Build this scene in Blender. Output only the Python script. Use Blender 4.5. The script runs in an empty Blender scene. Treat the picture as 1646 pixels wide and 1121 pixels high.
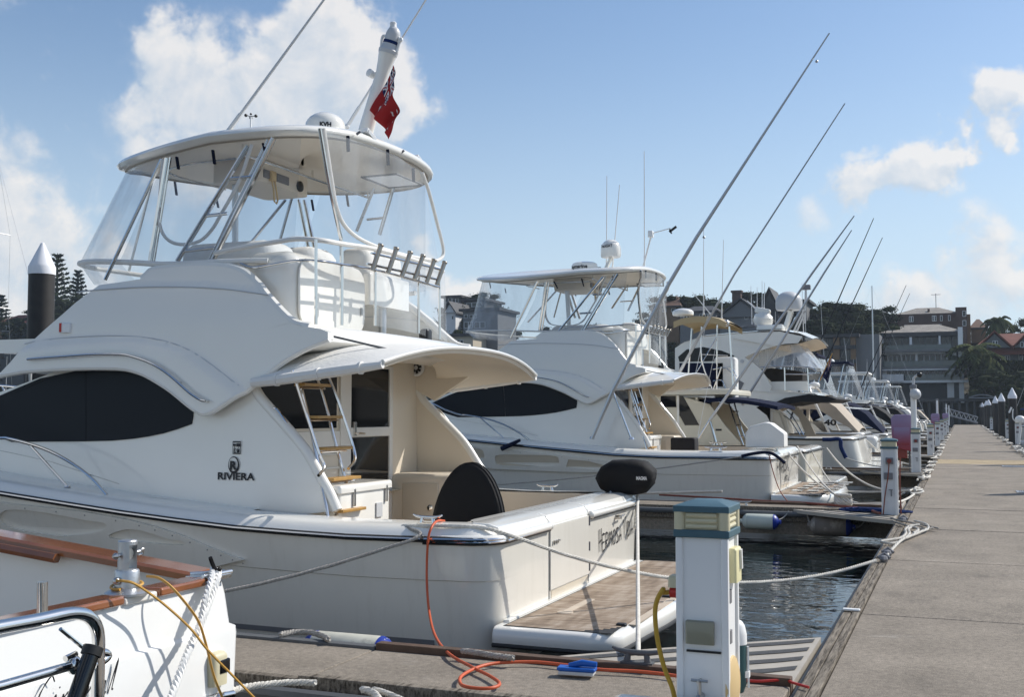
import bpy, bmesh, math, random
from mathutils import Vector, Matrix, noise
C = bpy.context.scene
COL = C.collection
PI = math.pi
rad = math.radians

# ---------------- camera ----------------
F_, CX_, CY_ = 1800., 823., 560.5
VX_, VY_ = 1545., 664.
T_ = math.atan((VY_-CY_)/F_)
A_ = math.atan((VX_-CX_)*math.cos(T_)/F_)
H_ = 1.6
CAMP = Vector((0, 0, H_))
fwd = Vector((-math.sin(A_)*math.cos(T_), math.cos(A_)*math.cos(T_), math.sin(T_)))
rgt = Vector((math.cos(A_), math.sin(A_), 0))
upv = rgt.cross(fwd)
cam = bpy.data.objects.new('camera', bpy.data.cameras.new('camera'))
COL.objects.link(cam)
cam.matrix_world = Matrix(((rgt.x, upv.x, -fwd.x, 0), (rgt.y, upv.y, -fwd.y, 0), (rgt.z, upv.z, -fwd.z, H_), (0, 0, 0, 1)))
cam.data.sensor_width = 36
cam.data.lens = F_/1646*36
cam.data.clip_start = 0.05
cam.data.clip_end = 5000
C.camera = cam

# ---------------- sun, sky, exposure ----------------
SUN_AZ, SUN_EL = rad(46), rad(41)
sd = Vector((math.sin(SUN_AZ)*math.cos(SUN_EL), math.cos(SUN_AZ)*math.cos(SUN_EL), math.sin(SUN_EL)))
sl = bpy.data.lights.new('sun', 'SUN'); sl.energy = 4.4; sl.angle = rad(0.55); sl.color = (1, .955, .88)
so = bpy.data.objects.new('sun', sl); COL.objects.link(so)
so.rotation_euler = sd.to_track_quat('Z', 'Y').to_euler()
C.view_settings.view_transform = 'Standard'; C.view_settings.look = 'None'
C.view_settings.gamma = 1; C.view_settings.use_curve_mapping = False
C.view_settings.exposure = 0.12
SKY_STRENGTH = 0.115
W = bpy.data.worlds.new('World'); C.world = W; W.use_nodes = True
wn, wl = W.node_tree.nodes, W.node_tree.links
wn.clear()

def dirpx(px, py):
    return (fwd+rgt*((px-CX_)/F_)-upv*((py-CY_)/F_)).normalized()

def build_world():
    def N(t, **k):
        n = wn.new(t)
        for a, b in k.items(): setattr(n, a, b)
        return n
    def M(op, a, b=None, c=None, clamp=False):
        n = N('ShaderNodeMath', operation=op); n.use_clamp = clamp
        for i, v in enumerate((a, b, c)):
            if v is None: continue
            if isinstance(v, (int, float)): n.inputs[i].default_value = v
            else: wl.new(v, n.inputs[i])
        return n.outputs[0]
    sky = N('ShaderNodeTexSky', sky_type='NISHITA')
    sky.sun_disc = False; sky.sun_elevation = SUN_EL; sky.sun_rotation = SUN_AZ
    sky.altitude = 0; sky.air_density = 1.1; sky.dust_density = .7; sky.ozone_density = 2.0
    tc = N('ShaderNodeTexCoord')
    geo = tc.outputs['Generated']
    blobs = [(500,70,75,1.0),(565,125,95,1.0),(470,150,100,1.0),(620,160,60,.8),(300,110,60,.8),(370,150,80,.7),(250,190,75,.6),(330,200,110,.6),(420,290,110,.4),(200,120,60,.3),
             (400,230,120,.55),(560,250,90,.5),(60,370,120,.62),(150,420,100,.6),(20,225,70,.45),(170,350,65,.5),(115,180,30,.4),(0,440,130,.7),(90,40,60,.35),(20,10,40,.3),(290,260,110,.5),
             (1465,260,60,.95),(1525,236,36,.85),(1415,288,46,.75),(1620,165,46,.9),(1644,210,25,.7),(1390,230,22,.4),(1498,180,14,.4),
             (1600,405,60,.55),(1540,395,40,.5),(1460,470,60,.6),(1390,485,50,.5),(1520,500,50,.4),(1330,345,34,.35),(1640,440,50,.55),(1560,470,60,.4),
             (725,470,55,.7),(700,400,30,.5),(900,600,60,.2),(1250,600,120,.2)]
    def density(vec0):
        tot = None
        nw = N('ShaderNodeTexNoise'); nw.inputs['Scale'].default_value = 9; nw.inputs['Detail'].default_value = 5; nw.inputs['Roughness'].default_value = .6
        wl.new(vec0, nw.inputs['Vector'])
        sb = N('ShaderNodeVectorMath', operation='SUBTRACT'); sb.inputs[1].default_value = (.5,.5,.5); wl.new(nw.outputs['Color'], sb.inputs[0])
        sc = N('ShaderNodeVectorMath', operation='SCALE'); sc.inputs['Scale'].default_value = .13; wl.new(sb.outputs[0], sc.inputs[0])
        ad = N('ShaderNodeVectorMath', operation='ADD'); wl.new(vec0, ad.inputs[0]); wl.new(sc.outputs[0], ad.inputs[1])
        vec = ad.outputs[0]
        for (px, py, r, a) in blobs:
            d0 = dirpx(px, py)
            dp = N('ShaderNodeVectorMath', operation='DISTANCE'); dp.inputs[1].default_value = d0
            wl.new(vec, dp.inputs[0])
            mr = N('ShaderNodeMapRange', interpolation_type='SMOOTHSTEP')
            mr.inputs['From Min'].default_value = r*1.75/F_; mr.inputs['From Max'].default_value = r*.35/F_
            mr.inputs['To Min'].default_value = 0; mr.inputs['To Max'].default_value = a
            wl.new(dp.outputs['Value'], mr.inputs['Value'])
            o = mr.outputs[0]
            tot = o if tot is None else M('MAXIMUM', tot, o)
        # scattered cumulus in the rest of the sky
        ng = N('ShaderNodeTexNoise'); ng.inputs['Scale'].default_value = 2.6; ng.inputs['Detail'].default_value = 3
        wl.new(vec, ng.inputs['Vector'])
        fr = N('ShaderNodeVectorMath', operation='DOT_PRODUCT'); fr.inputs[1].default_value = fwd; wl.new(vec, fr.inputs[0])
        out = N('ShaderNodeMapRange'); out.inputs['From Min'].default_value = .88; out.inputs['From Max'].default_value = .70
        wl.new(fr.outputs['Value'], out.inputs['Value'])
        g = N('ShaderNodeMapRange', interpolation_type='SMOOTHSTEP'); g.inputs['From Min'].default_value = .52; g.inputs['From Max'].default_value = .68
        g.inputs['To Max'].default_value = .8
        wl.new(ng.outputs['Fac'], g.inputs['Value'])
        tot = M('MAXIMUM', tot, M('MULTIPLY', g.outputs[0], out.outputs[0]))
        nz = N('ShaderNodeTexNoise'); nz.inputs['Scale'].default_value = 13; nz.inputs['Detail'].default_value = 13; nz.inputs['Roughness'].default_value = .60
        nz.inputs['Distortion'].default_value = .25
        wl.new(vec0, nz.inputs['Vector'])
        return M('ADD', M('MULTIPLY', tot, 1.15), M('MULTIPLY', M('SUBTRACT', nz.outputs['Fac'], .5), 2.3)), tot
    d1, base = density(geo)
    sh = N('ShaderNodeVectorMath', operation='ADD'); sh.inputs[1].default_value = (rgt*.55+upv*.75)*.016
    wl.new(geo, sh.inputs[0])
    nrm = N('ShaderNodeVectorMath', operation='NORMALIZE'); wl.new(sh.outputs[0], nrm.inputs[0])
    d2, _ = density(nrm.outputs[0])
    cov = N('ShaderNodeMapRange', interpolation_type='SMOOTHSTEP')
    cov.inputs['From Min'].default_value = .20; cov.inputs['From Max'].default_value = .74; wl.new(d1, cov.inputs['Value'])
    cover = M('MULTIPLY', cov.outputs[0], M('MINIMUM', M('MULTIPLY', base, 1.7), .86))
    lit = N('ShaderNodeMapRange'); lit.inputs['From Min'].default_value = -.35; lit.inputs['From Max'].default_value = .35
    wl.new(M('SUBTRACT', d1, d2), lit.inputs['Value'])
    cr = N('ShaderNodeMixRGB'); cr.inputs[1].default_value = (4.8, 5.4, 6.1, 1); cr.inputs[2].default_value = (7.4, 7.2, 7.0, 1)
    wl.new(lit.outputs[0], cr.inputs[0])
    sx = N('ShaderNodeSeparateXYZ'); wl.new(geo, sx.inputs[0])
    hz = N('ShaderNodeMapRange', interpolation_type='SMOOTHERSTEP'); hz.inputs['From Min'].default_value = -.1; hz.inputs['From Max'].default_value = .42
    hz.inputs['To Min'].default_value = .92; hz.inputs['To Max'].default_value = 0; wl.new(sx.outputs[2], hz.inputs['Value'])
    hm = N('ShaderNodeMixRGB'); hm.inputs[2].default_value = (5.1, 6.2, 7.3, 1); wl.new(hz.outputs[0], hm.inputs[0])
    mx = N('ShaderNodeMixRGB'); wl.new(cover, mx.inputs[0])
    tint = N('ShaderNodeMixRGB', blend_type='MULTIPLY'); tint.inputs[0].default_value = 1; tint.inputs[2].default_value = (.94,1.0,1.06,1); wl.new(sky.outputs[0], tint.inputs[1])
    wl.new(tint.outputs[0], hm.inputs[1]); wl.new(hm.outputs[0], mx.inputs[1])
    wl.new(cr.outputs[0], mx.inputs[2])
    bg = N('ShaderNodeBackground'); bg.inputs['Strength'].default_value = SKY_STRENGTH
    wl.new(mx.outputs[0], bg.inputs['Color'])
    o = N('ShaderNodeOutputWorld'); wl.new(bg.outputs[0], o.inputs['Surface'])
build_world()

# ---------------- geometry helpers ----------------
# design helpers: where a sight line of the photograph meets a real plane of the place
def ray(px, py): return fwd+rgt*((px-CX_)/F_)-upv*((py-CY_)/F_)
def onz(px, py, z): d = ray(px, py); return CAMP+d*((z-H_)/d.z)
def ony(px, py, y): d = ray(px, py); return CAMP+d*(y/d.y)
def onx(px, py, x): d = ray(px, py); return CAMP+d*(x/d.x)
XF = [None]
WL = {}
def lerp(a, b, t): return a+(b-a)*t
def interp(x, pts):
    if x <= pts[0][0]: return pts[0][1]
    for (a, fa), (b, fb) in zip(pts, pts[1:]):
        if x <= b: return fa+(fb-fa)*(x-a)/(b-a)
    return pts[-1][1]
def spline(pts, n=6, closed=False):
    P = [Vector(p) for p in pts]; out = []; m = len(P)
    rng = range(m) if closed else range(m-1)
    for i in rng:
        p0 = P[(i-1) % m] if closed or i > 0 else P[0]*2-P[1]
        p1 = P[i]; p2 = P[(i+1) % m]
        p3 = P[(i+2) % m] if closed or i+2 < m else P[-1]*2-P[-2]
        for k in range(n):
            t = k/n
            out.append(.5*((2*p1)+(p2-p0)*t+(2*p0-5*p1+4*p2-p3)*t*t+(3*p1-p0-3*p2+p3)*t**3))
    if not closed: out.append(P[-1].copy())
    return out
def setp(o, parent=None, label=None, cat=None, group=None, kind=None):
    if parent is not None:
        o.parent = parent
        o.matrix_parent_inverse = Matrix.Translation(-WL[parent.name])
    if label: o['label'] = label
    if cat: o['category'] = cat
    if group: o['group'] = group
    if kind: o['kind'] = kind
    return o
def thing(name, loc, label, cat, group=None):
    o = bpy.data.objects.new(name, None); COL.objects.link(o)
    l = Vector(loc)
    if XF[0]: l = XF[0](l)
    o.location = l; WL[o.name] = l.copy(); o.empty_display_size = .2
    return setp(o, None, label, cat, group)
class G:
    def __init__(s): s.V = []; s.F = []; s.M = []; s.m = 0
    def add(s, V, F):
        b = len(s.V); s.V += [tuple(v) for v in V]; s.F += [tuple(b+i for i in f) for f in F]; s.M += [s.m]*len(F); return s
    def box(s, a, b, rz=0, piv=None):
        x0, y0, z0 = a; x1, y1, z1 = b
        V = [(x0,y0,z0),(x1,y0,z0),(x1,y1,z0),(x0,y1,z0),(x0,y0,z1),(x1,y0,z1),(x1,y1,z1),(x0,y1,z1)]
        if rz:
            c = Vector(piv) if piv else Vector(((x0+x1)/2, (y0+y1)/2, 0)); R = Matrix.Rotation(rz, 3, 'Z')
            V = [tuple(R@(Vector(v)-c)+c) for v in V]
        return s.add(V, [(3,2,1,0),(4,5,6,7),(0,1,5,4),(1,2,6,5),(2,3,7,6),(3,0,4,7)])
    def obox(s, c, R, sz):
        c = Vector(c); h = Vector(sz)/2
        V = [c+R@Vector((i*h.x, j*h.y, k*h.z)) for k in (-1,1) for (i,j) in ((-1,-1),(1,-1),(1,1),(-1,1))]
        return s.add(V, [(3,2,1,0),(4,5,6,7),(0,1,5,4),(1,2,6,5),(2,3,7,6),(3,0,4,7)])
    def beam(s, p, q, w, h):
        p, q = Vector(p), Vector(q); d = (q-p); R = d.to_track_quat('X', 'Z').to_matrix()
        return s.obox((p+q)/2, R, (d.length, w, h))
    def tube(s, pts, r, n=8, closed=False, cap=True):
        P = [Vector(p) for p in pts]; m = len(P)
        if m < 2: return s
        rr = r if isinstance(r, (list, tuple)) else [r]*m
        up = None; V = []
        for i in range(m):
            a = P[(i-1) % m] if closed or i > 0 else P[i]
            b = P[(i+1) % m] if closed or i < m-1 else P[i]
            t = (b-a); t = t.normalized() if t.length > 1e-9 else Vector((0,0,1))
            if up is None:
                up = Vector((0,0,1)) if abs(t.z) < .9 else Vector((1,0,0))
            sd_ = t.cross(up)
            sd_ = sd_.normalized() if sd_.length > 1e-6 else t.orthogonal().normalized()
            up = sd_.cross(t).normalized()
            for k in range(n):
                an = 2*PI*k/n
                V.append(P[i]+(sd_*math.cos(an)+up*math.sin(an))*rr[i])
        Fc = []
        for i in range(m if closed else m-1):
            j = (i+1) % m
            for k in range(n):
                k2 = (k+1) % n
                Fc.append((i*n+k, i*n+k2, j*n+k2, j*n+k))
        if cap and not closed:
            Fc.append(tuple(range(n-1, -1, -1))); Fc.append(tuple((m-1)*n+k for k in range(n)))
        return s.add(V, Fc)
    def lathe(s, prof, c, n=20, axis=(0,0,1)):
        c = Vector(c); q = Vector(axis).to_track_quat('Z', 'Y').to_matrix(); V = []; Fc = []
        for (r, z) in prof:
            for k in range(n):
                a = 2*PI*k/n
                V.append(c+q@Vector((r*math.cos(a), r*math.sin(a), z)))
        for i in range(len(prof)-1):
            for k in range(n):
                k2 = (k+1) % n
                Fc.append((i*n+k, i*n+k2, (i+1)*n+k2, (i+1)*n+k))
        Fc.append(tuple(range(n-1, -1, -1))); Fc.append(tuple((len(prof)-1)*n+k for k in range(n)))
        return s.add(V, Fc)
    def grid(s, rows, closeu=False, flip=False):
        n = len(rows[0]); V = [v for r in rows for v in r]; Fc = []
        for i in range(len(rows)-1):
            for k in range(n if closeu else n-1):
                k2 = (k+1) % n
                f = (i*n+k, i*n+k2, (i+1)*n+k2, (i+1)*n+k)
                Fc.append(f[::-1] if flip else f)
        return s.add(V, Fc)
    def ngon(s, pts): return s.add(pts, [tuple(range(len(pts)))])
    def prism(s, A, B):
        n = len(A); V = list(A)+list(B)
        Fc = [tuple(range(n-1, -1, -1)), tuple(range(n, 2*n))]
        Fc += [(i, (i+1) % n, n+(i+1) % n, n+i) for i in range(n)]
        return s.add(V, Fc)
    def ball(s, c, r, n=12):
        if isinstance(r, (int, float)): r = (r, r, r)
        m = n//2; rows = []
        for i in range(m+1):
            a = PI*i/m
            rows.append([(c[0]+r[0]*math.sin(a)*math.cos(2*PI*k/n), c[1]+r[1]*math.sin(a)*math.sin(2*PI*k/n), c[2]-r[2]*math.cos(a)) for k in range(n)])
        return s.grid(rows, closeu=True)
    def obj(s, name, mat, parent=None, label=None, cat=None, group=None, kind=None, sm=38, bev=0, seg=2, merge=False):
        V = [Vector(v) for v in s.V]
        if XF[0]: V = [XF[0](v) for v in V]
        lo = Vector((min(v.x for v in V), min(v.y for v in V), min(v.z for v in V)))
        hi = Vector((max(v.x for v in V), max(v.y for v in V), max(v.z for v in V)))
        c = (lo+hi)/2
        if parent is None: c.z = lo.z
        me = bpy.data.meshes.new(name)
        me.from_pydata([v-c for v in V], [], s.F)
        for mt in (mat if isinstance(mat, (list, tuple)) else [mat]): me.materials.append(mt)
        if any(s.M): me.polygons.foreach_set('material_index', s.M)
        bm = bmesh.new(); bm.from_mesh(me)
        if merge: bmesh.ops.remove_doubles(bm, verts=bm.verts, dist=1e-4)
        bmesh.ops.recalc_face_normals(bm, faces=bm.faces)
        bm.to_mesh(me); bm.free()
        if sm:
            me.shade_smooth(); me.set_sharp_from_angle(angle=rad(sm))
        o = bpy.data.objects.new(name, me); COL.objects.link(o)
        o.location = c; WL[o.name] = c.copy()
        if bev:
            b = o.modifiers.new('bevel', 'BEVEL'); b.width = bev; b.segments = seg; b.limit_method = 'ANGLE'; b.angle_limit = rad(40); b.harden_normals = True
        return setp(o, parent, label, cat, group, kind)
def copy_tree(o, delta, parent=None, label=None):
    c = o.copy(); COL.objects.link(c)
    WL[c.name] = WL[o.name]
    if parent is None: c.location = o.location+Vector(delta); WL[c.name] = c.location.copy()
    else: c.parent = parent
    if label: c['label'] = label
    for ch in list(o.children): copy_tree(ch, delta, c)
    return c
def rbox(g, a, b, r=.03, seg=3):
    """box with rounded vertical edges and softened top"""
    x0, y0, z0 = a; x1, y1, z1 = b
    r = min(r, (x1-x0)/2.01, (y1-y0)/2.01, (z1-z0)/1.01)
    rows = []
    for k in range(seg+1):
        t = PI/2*k/seg
        ins = r*(1-math.cos(t)); z = z1-r+r*math.sin(t)
        rows.append((ins, z))
    def ring(ins, z):
        out = []
        for (cx, cy, a0) in ((x1-r, y1-r, 0), (x0+r, y1-r, PI/2), (x0+r, y0+r, PI), (x1-r, y0+r, 1.5*PI)):
            for k in range(seg+1):
                t = a0+PI/2*k/seg; rr = max(r-ins, .0005)
                out.append((cx+rr*math.cos(t), cy+rr*math.sin(t), z))
        return out
    R = [ring(0, z0)]+[ring(i, z) for i, z in rows]
    g.grid(R, closeu=True); n = len(R[0]); b_ = len(g.V)-n*len(R)
    g.F.append(tuple(b_+i for i in range(n))[::-1]); g.M.append(g.m)
    g.F.append(tuple(b_+n*(len(R)-1)+i for i in range(n))); g.M.append(g.m)
    return g
def patch(g, outer, yf, off=0., depth=0., holes=(), step=.12, sgn=-1, dy=None):
    """panel following the surface y=yf(x,z); outline in (x,z); off pushes it outward (sgn*off); depth gives it a rim inward"""
    bm = bmesh.new()
    for loop in [outer]+list(holes):
        vs = [bm.verts.new((p[0], 0, p[1])) for p in loop]
        for i in range(len(vs)):
            if (vs[i].co-vs[(i+1) % len(vs)].co).length > 1e-6: bm.edges.new((vs[i], vs[(i+1) % len(vs)]))
    bmesh.ops.remove_doubles(bm, verts=bm.verts, dist=1e-4)
    bmesh.ops.triangle_fill(bm, use_beauty=True, use_dissolve=False, edges=bm.edges[:])
    if step:
        xs = [v.co.x for v in bm.verts]; zs = [v.co.z for v in bm.verts]
        for lo, hi, ax in ((min(xs), max(xs), 0), (min(zs), max(zs), 2)):
            k = math.floor(lo/step)+1
            while k*step < hi-1e-3:
                co = [0,0,0]; no = [0,0,0]; co[ax] = k*step+1e-5; no[ax] = 1
                bmesh.ops.bisect_plane(bm, geom=bm.verts[:]+bm.edges[:]+bm.faces[:], plane_co=co, plane_no=no, dist=1e-5)
                k += 1
    for v in bm.verts:
        e = dy(v.co.x, v.co.z) if dy else 0
        v.co.y = yf(v.co.x, v.co.z)+sgn*(off+e)
    bm.verts.index_update()
    V = [v.co.copy() for v in bm.verts]; Fc = [tuple(v.index for v in f.verts) for f in bm.faces]
    if depth:
        be = [e for e in bm.edges if len(e.link_faces) == 1]
        mp = {}
        for e in be:
            for v in e.verts:
                if v.index not in mp:
                    mp[v.index] = len(V); V.append(v.co+Vector((0, -sgn*depth, 0)))
        for e in be:
            a, b = e.verts[0].index, e.verts[1].index
            Fc.append((a, b, mp[b], mp[a]))
    bm.free()
    return g.add(V, Fc)

# ---------------- materials ----------------
MATS = {}
def mat(name, col, rough=.5, metal=0, spec=.5, coat=0, var=0, vscale=3, bump=0, bscale=40, trans=0, ior=1.45, alpha=1, emis=None, fine=0, fscale=200, wear=None):
    if name in MATS: return MATS[name]
    m = bpy.data.materials.new(name); m.use_nodes = True; nt = m.node_tree; ns, ls = nt.nodes, nt.links
    p = ns['Principled BSDF']
    p.inputs['Base Color'].default_value = (*col, 1); p.inputs['Roughness'].default_value = rough
    p.inputs['Metallic'].default_value = metal; p.inputs['Specular IOR Level'].default_value = spec
    p.inputs['Coat Weight'].default_value = coat; p.inputs['Coat Roughness'].default_value = .06
    p.inputs['Transmission Weight'].default_value = trans; p.inputs['IOR'].default_value = ior
    p.inputs['Alpha'].default_value = alpha
    tc = ns.new('ShaderNodeTexCoord')
    last = None
    if var or fine or wear:
        cur = None
        for (amt, sc, det) in ((var, vscale, 6), (fine, fscale, 2)):
            if not amt: continue
            n = ns.new('ShaderNodeTexNoise'); n.inputs['Scale'].default_value = sc; n.inputs['Detail'].default_value = det
            ls.new(tc.outputs['Object'], n.inputs['Vector'])
            mr = ns.new('ShaderNodeMapRange'); mr.inputs['From Min'].default_value = .3; mr.inputs['From Max'].default_value = .7
            mr.inputs['To Min'].default_value = 1-amt; mr.inputs['To Max'].default_value = 1+amt
            ls.new(n.outputs['Fac'], mr.inputs['Value'])
            mm = ns.new('ShaderNodeVectorMath'); mm.operation = 'SCALE'
            if cur is None: mm.inputs[0].default_value = col
            else: ls.new(cur, mm.inputs[0])
            ls.new(mr.outputs[0], mm.inputs['Scale']); cur = mm.outputs[0]
        if wear:
            wc, thr, ws = wear
            n = ns.new('ShaderNodeTexNoise'); n.inputs['Scale'].default_value = ws; n.inputs['Detail'].default_value = 8; n.inputs['Roughness'].default_value = .65
            ls.new(tc.outputs['Object'], n.inputs['Vector'])
            mr = ns.new('ShaderNodeMapRange'); mr.inputs['From Min'].default_value = thr; mr.inputs['From Max'].default_value = thr+.14
            ls.new(n.outputs['Fac'], mr.inputs['Value'])
            mx = ns.new('ShaderNodeMixRGB'); ls.new(mr.outputs[0], mx.inputs[0])
            if cur is None: mx.inputs[1].default_value = (*col, 1)
            else: ls.new(cur, mx.inputs[1])
            mx.inputs[2].default_value = (*wc, 1); cur = mx.outputs[0]
        if cur is not None: ls.new(cur, p.inputs['Base Color'])
    if bump:
        n = ns.new('ShaderNodeTexNoise'); n.inputs['Scale'].default_value = bscale; n.inputs['Detail'].default_value = 5
        ls.new(tc.outputs['Object'], n.inputs['Vector'])
        b = ns.new('ShaderNodeBump'); b.inputs['Strength'].default_value = bump; b.inputs['Distance'].default_value = .01
        ls.new(n.outputs['Fac'], b.inputs['Height']); ls.new(b.outputs[0], p.inputs['Normal'])
    MATS[name] = m
    return m
gel = mat('white_gelcoat', (.81,.79,.735), .20, coat=.6, var=.02, vscale=1.3)
gelh = mat('hull_gelcoat', (.755,.725,.655), .2, coat=.6, var=.035, vscale=.9)
def _runs(m, col):
    ns, ls = m.node_tree.nodes, m.node_tree.links; p = ns['Principled BSDF']; src = p.inputs['Base Color'].links[0].from_socket
    tc = ns.new('ShaderNodeTexCoord'); mp = ns.new('ShaderNodeMapping'); mp.inputs['Scale'].default_value = (5, 5, .5); ls.new(tc.outputs['Object'], mp.inputs[0])
    n = ns.new('ShaderNodeTexNoise'); n.inputs['Scale'].default_value = 2.2; n.inputs['Detail'].default_value = 7; n.inputs['Roughness'].default_value = .65; ls.new(mp.outputs[0], n.inputs['Vector'])
    mr = ns.new('ShaderNodeMapRange'); mr.inputs['From Min'].default_value = .52; mr.inputs['From Max'].default_value = .78; mr.inputs['To Max'].default_value = .28; ls.new(n.outputs['Fac'], mr.inputs['Value'])
    mx = ns.new('ShaderNodeMixRGB'); ls.new(mr.outputs[0], mx.inputs[0]); ls.new(src, mx.inputs[1]); mx.inputs[2].default_value = (*col, 1); ls.new(mx.outputs[0], p.inputs['Base Color'])
    rr = ns.new('ShaderNodeMapRange'); rr.inputs['To Min'].default_value = .14; rr.inputs['To Max'].default_value = .34; ls.new(n.outputs['Fac'], rr.inputs['Value']); ls.new(rr.outputs[0], p.inputs['Roughness'])
_runs(gelh, (.52,.48,.40))
cream = mat('cream_gelcoat', (.74,.66,.54), .3, coat=.3, var=.03, vscale=2)
creamd = mat('beige_gelcoat', (.62,.55,.44), .35, coat=.3, var=.03)
vent = mat('pale_grey_plastic', (.55,.56,.57), .4)
steel = mat('polished_stainless', (.72,.71,.69), .12, metal=1)
steeld = mat('dull_stainless', (.50,.49,.47), .32, metal=1, var=.05)
alu = mat('brushed_aluminium', (.55,.56,.57), .38, metal=.9, bump=.1, bscale=60)
chrome_dark = mat('anodised_tube', (.42,.38,.33), .3, metal=1)
dglass = mat('tinted_glass', (.005,.006,.008), .05, spec=.5, coat=0)
screen = mat('window_screen', (.006,.008,.012), .45, spec=.25)
glass2 = mat('smoked_glass', (.008,.009,.011), .05, spec=.35)
teak = mat('weathered_teak', (.36,.29,.215), .75, bump=.3, bscale=60)
def _streak(m):
    ns, ls = m.node_tree.nodes, m.node_tree.links; ge = ns.new('ShaderNodeNewGeometry'); cur = None
    for st, sc in (((2.2,38,5), 1.0), ((6,1.2,1), 1.3)):
        mp = ns.new('ShaderNodeMapping'); mp.inputs['Scale'].default_value = st; ls.new(ge.outputs['Position'], mp.inputs[0])
        n = ns.new('ShaderNodeTexNoise'); n.inputs['Scale'].default_value = sc; n.inputs['Detail'].default_value = 6; ls.new(mp.outputs[0], n.inputs['Vector'])
        if cur is None: cur = n.outputs['Fac']
        else:
            a = ns.new('ShaderNodeMath'); a.operation = 'ADD'; ls.new(cur, a.inputs[0]); ls.new(n.outputs['Fac'], a.inputs[1]); cur = a.outputs[0]
    cr = ns.new('ShaderNodeValToRGB'); e = cr.color_ramp; e.elements[0].position = .36; e.elements[0].color = (.15,.105,.07,1); e.elements[1].position = .64; e.elements[1].color = (.52,.44,.36,1)
    x = e.elements.new(.5); x.color = (.33,.25,.18,1)
    h = ns.new('ShaderNodeMath'); h.operation = 'MULTIPLY'; h.inputs[1].default_value = .5; ls.new(cur, h.inputs[0]); ls.new(h.outputs[0], cr.inputs[0]); ls.new(cr.outputs[0], ns['Principled BSDF'].inputs['Base Color'])
_streak(teak)
teakv = mat('golden_teak', (.42,.24,.07), .4, var=.15, vscale=9)
caulk = mat('black_caulk', (.02,.02,.02), .6)
rub = mat('black_rubber', (.018,.018,.018), .5, bump=.1)
rubg = mat('grey_rubber', (.10,.105,.11), .6)
canvas = mat('black_canvas', (.011,.011,.012), .8, spec=.3, bump=1.0, bscale=9)
navy = mat('navy_canvas', (.008,.012,.035), .9, spec=.15, bump=.25, bscale=200)
navyb = mat('blue_canvas', (.012,.03,.11), .85, spec=.2, bump=.25, bscale=200)
wcanvas = mat('white_canvas', (.72,.71,.68), .8, bump=.4, bscale=25, var=.05)
bcanvas = mat('beige_canvas', (.42,.36,.29), .85, bump=.4, bscale=25, var=.06)
white = mat('white_paint', (.78,.78,.77), .4, var=.03)
dirtyw = mat('weathered_white', (.66,.67,.68), .5, var=.06, vscale=6, wear=((.42,.40,.36), .62, 7))
black = mat('black_plastic', (.012,.012,.013), .35)
inkm = mat('black_lettering', (.010,.010,.014), .4)
greyp = mat('grey_plastic', (.18,.18,.19), .45)
red = mat('red_plastic', (.50,.03,.02), .4)
orange = mat('orange_hose', (.55,.10,.035), .5, var=.05)
redb = mat('red_brown_cord', (.22,.06,.035), .6)
yellow = mat('yellow_hose', (.50,.30,.03), .45, var=.05)
amber = mat('amber_cord', (.55,.30,.06), .5)
rope = mat('white_rope', (.62,.59,.53), .9, bump=.5, bscale=120, var=.12, vscale=20)
ropeg = mat('grey_rope', (.34,.32,.29), .95, bump=.5, bscale=120, var=.15, vscale=20)
ropeb = mat('dark_rope', (.05,.05,.055), .95, bump=.5, bscale=120)
bluef = mat('blue_fender_end', (.01,.035,.28), .4)
fendw = mat('fender_white', (.55,.54,.46), .55, var=.12, vscale=6, wear=((.25,.24,.20), .56, 5))
fendg = mat('fender_grey', (.20,.17,.145), .8, var=.15, wear=((.42,.38,.32), .55, 4))
teal = mat('teal_plastic', (.055,.115,.145), .45, var=.05, vscale=8)
ivory = mat('ivory_plastic', (.58,.53,.36), .45, var=.06, vscale=10)
yelp = mat('pale_yellow_plastic', (.72,.66,.38), .4)
tanp = mat('tan_plastic', (.62,.45,.22), .45)
clearp = mat('smoky_cover', (.22,.21,.15), .25, coat=.5)
vinyltab = mat('navy_strap', (.008,.012,.028), .9, spec=.1)
varn = mat('varnished_timber', (.25,.085,.028), .18, coat=1, var=.25, vscale=3)
flagr = mat('red_flag', (.30,.010,.012), .8)
flagb = mat('blue_flag', (.008,.012,.07), .8)
flagw = mat('white_flag', (.7,.7,.7), .8)
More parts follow.
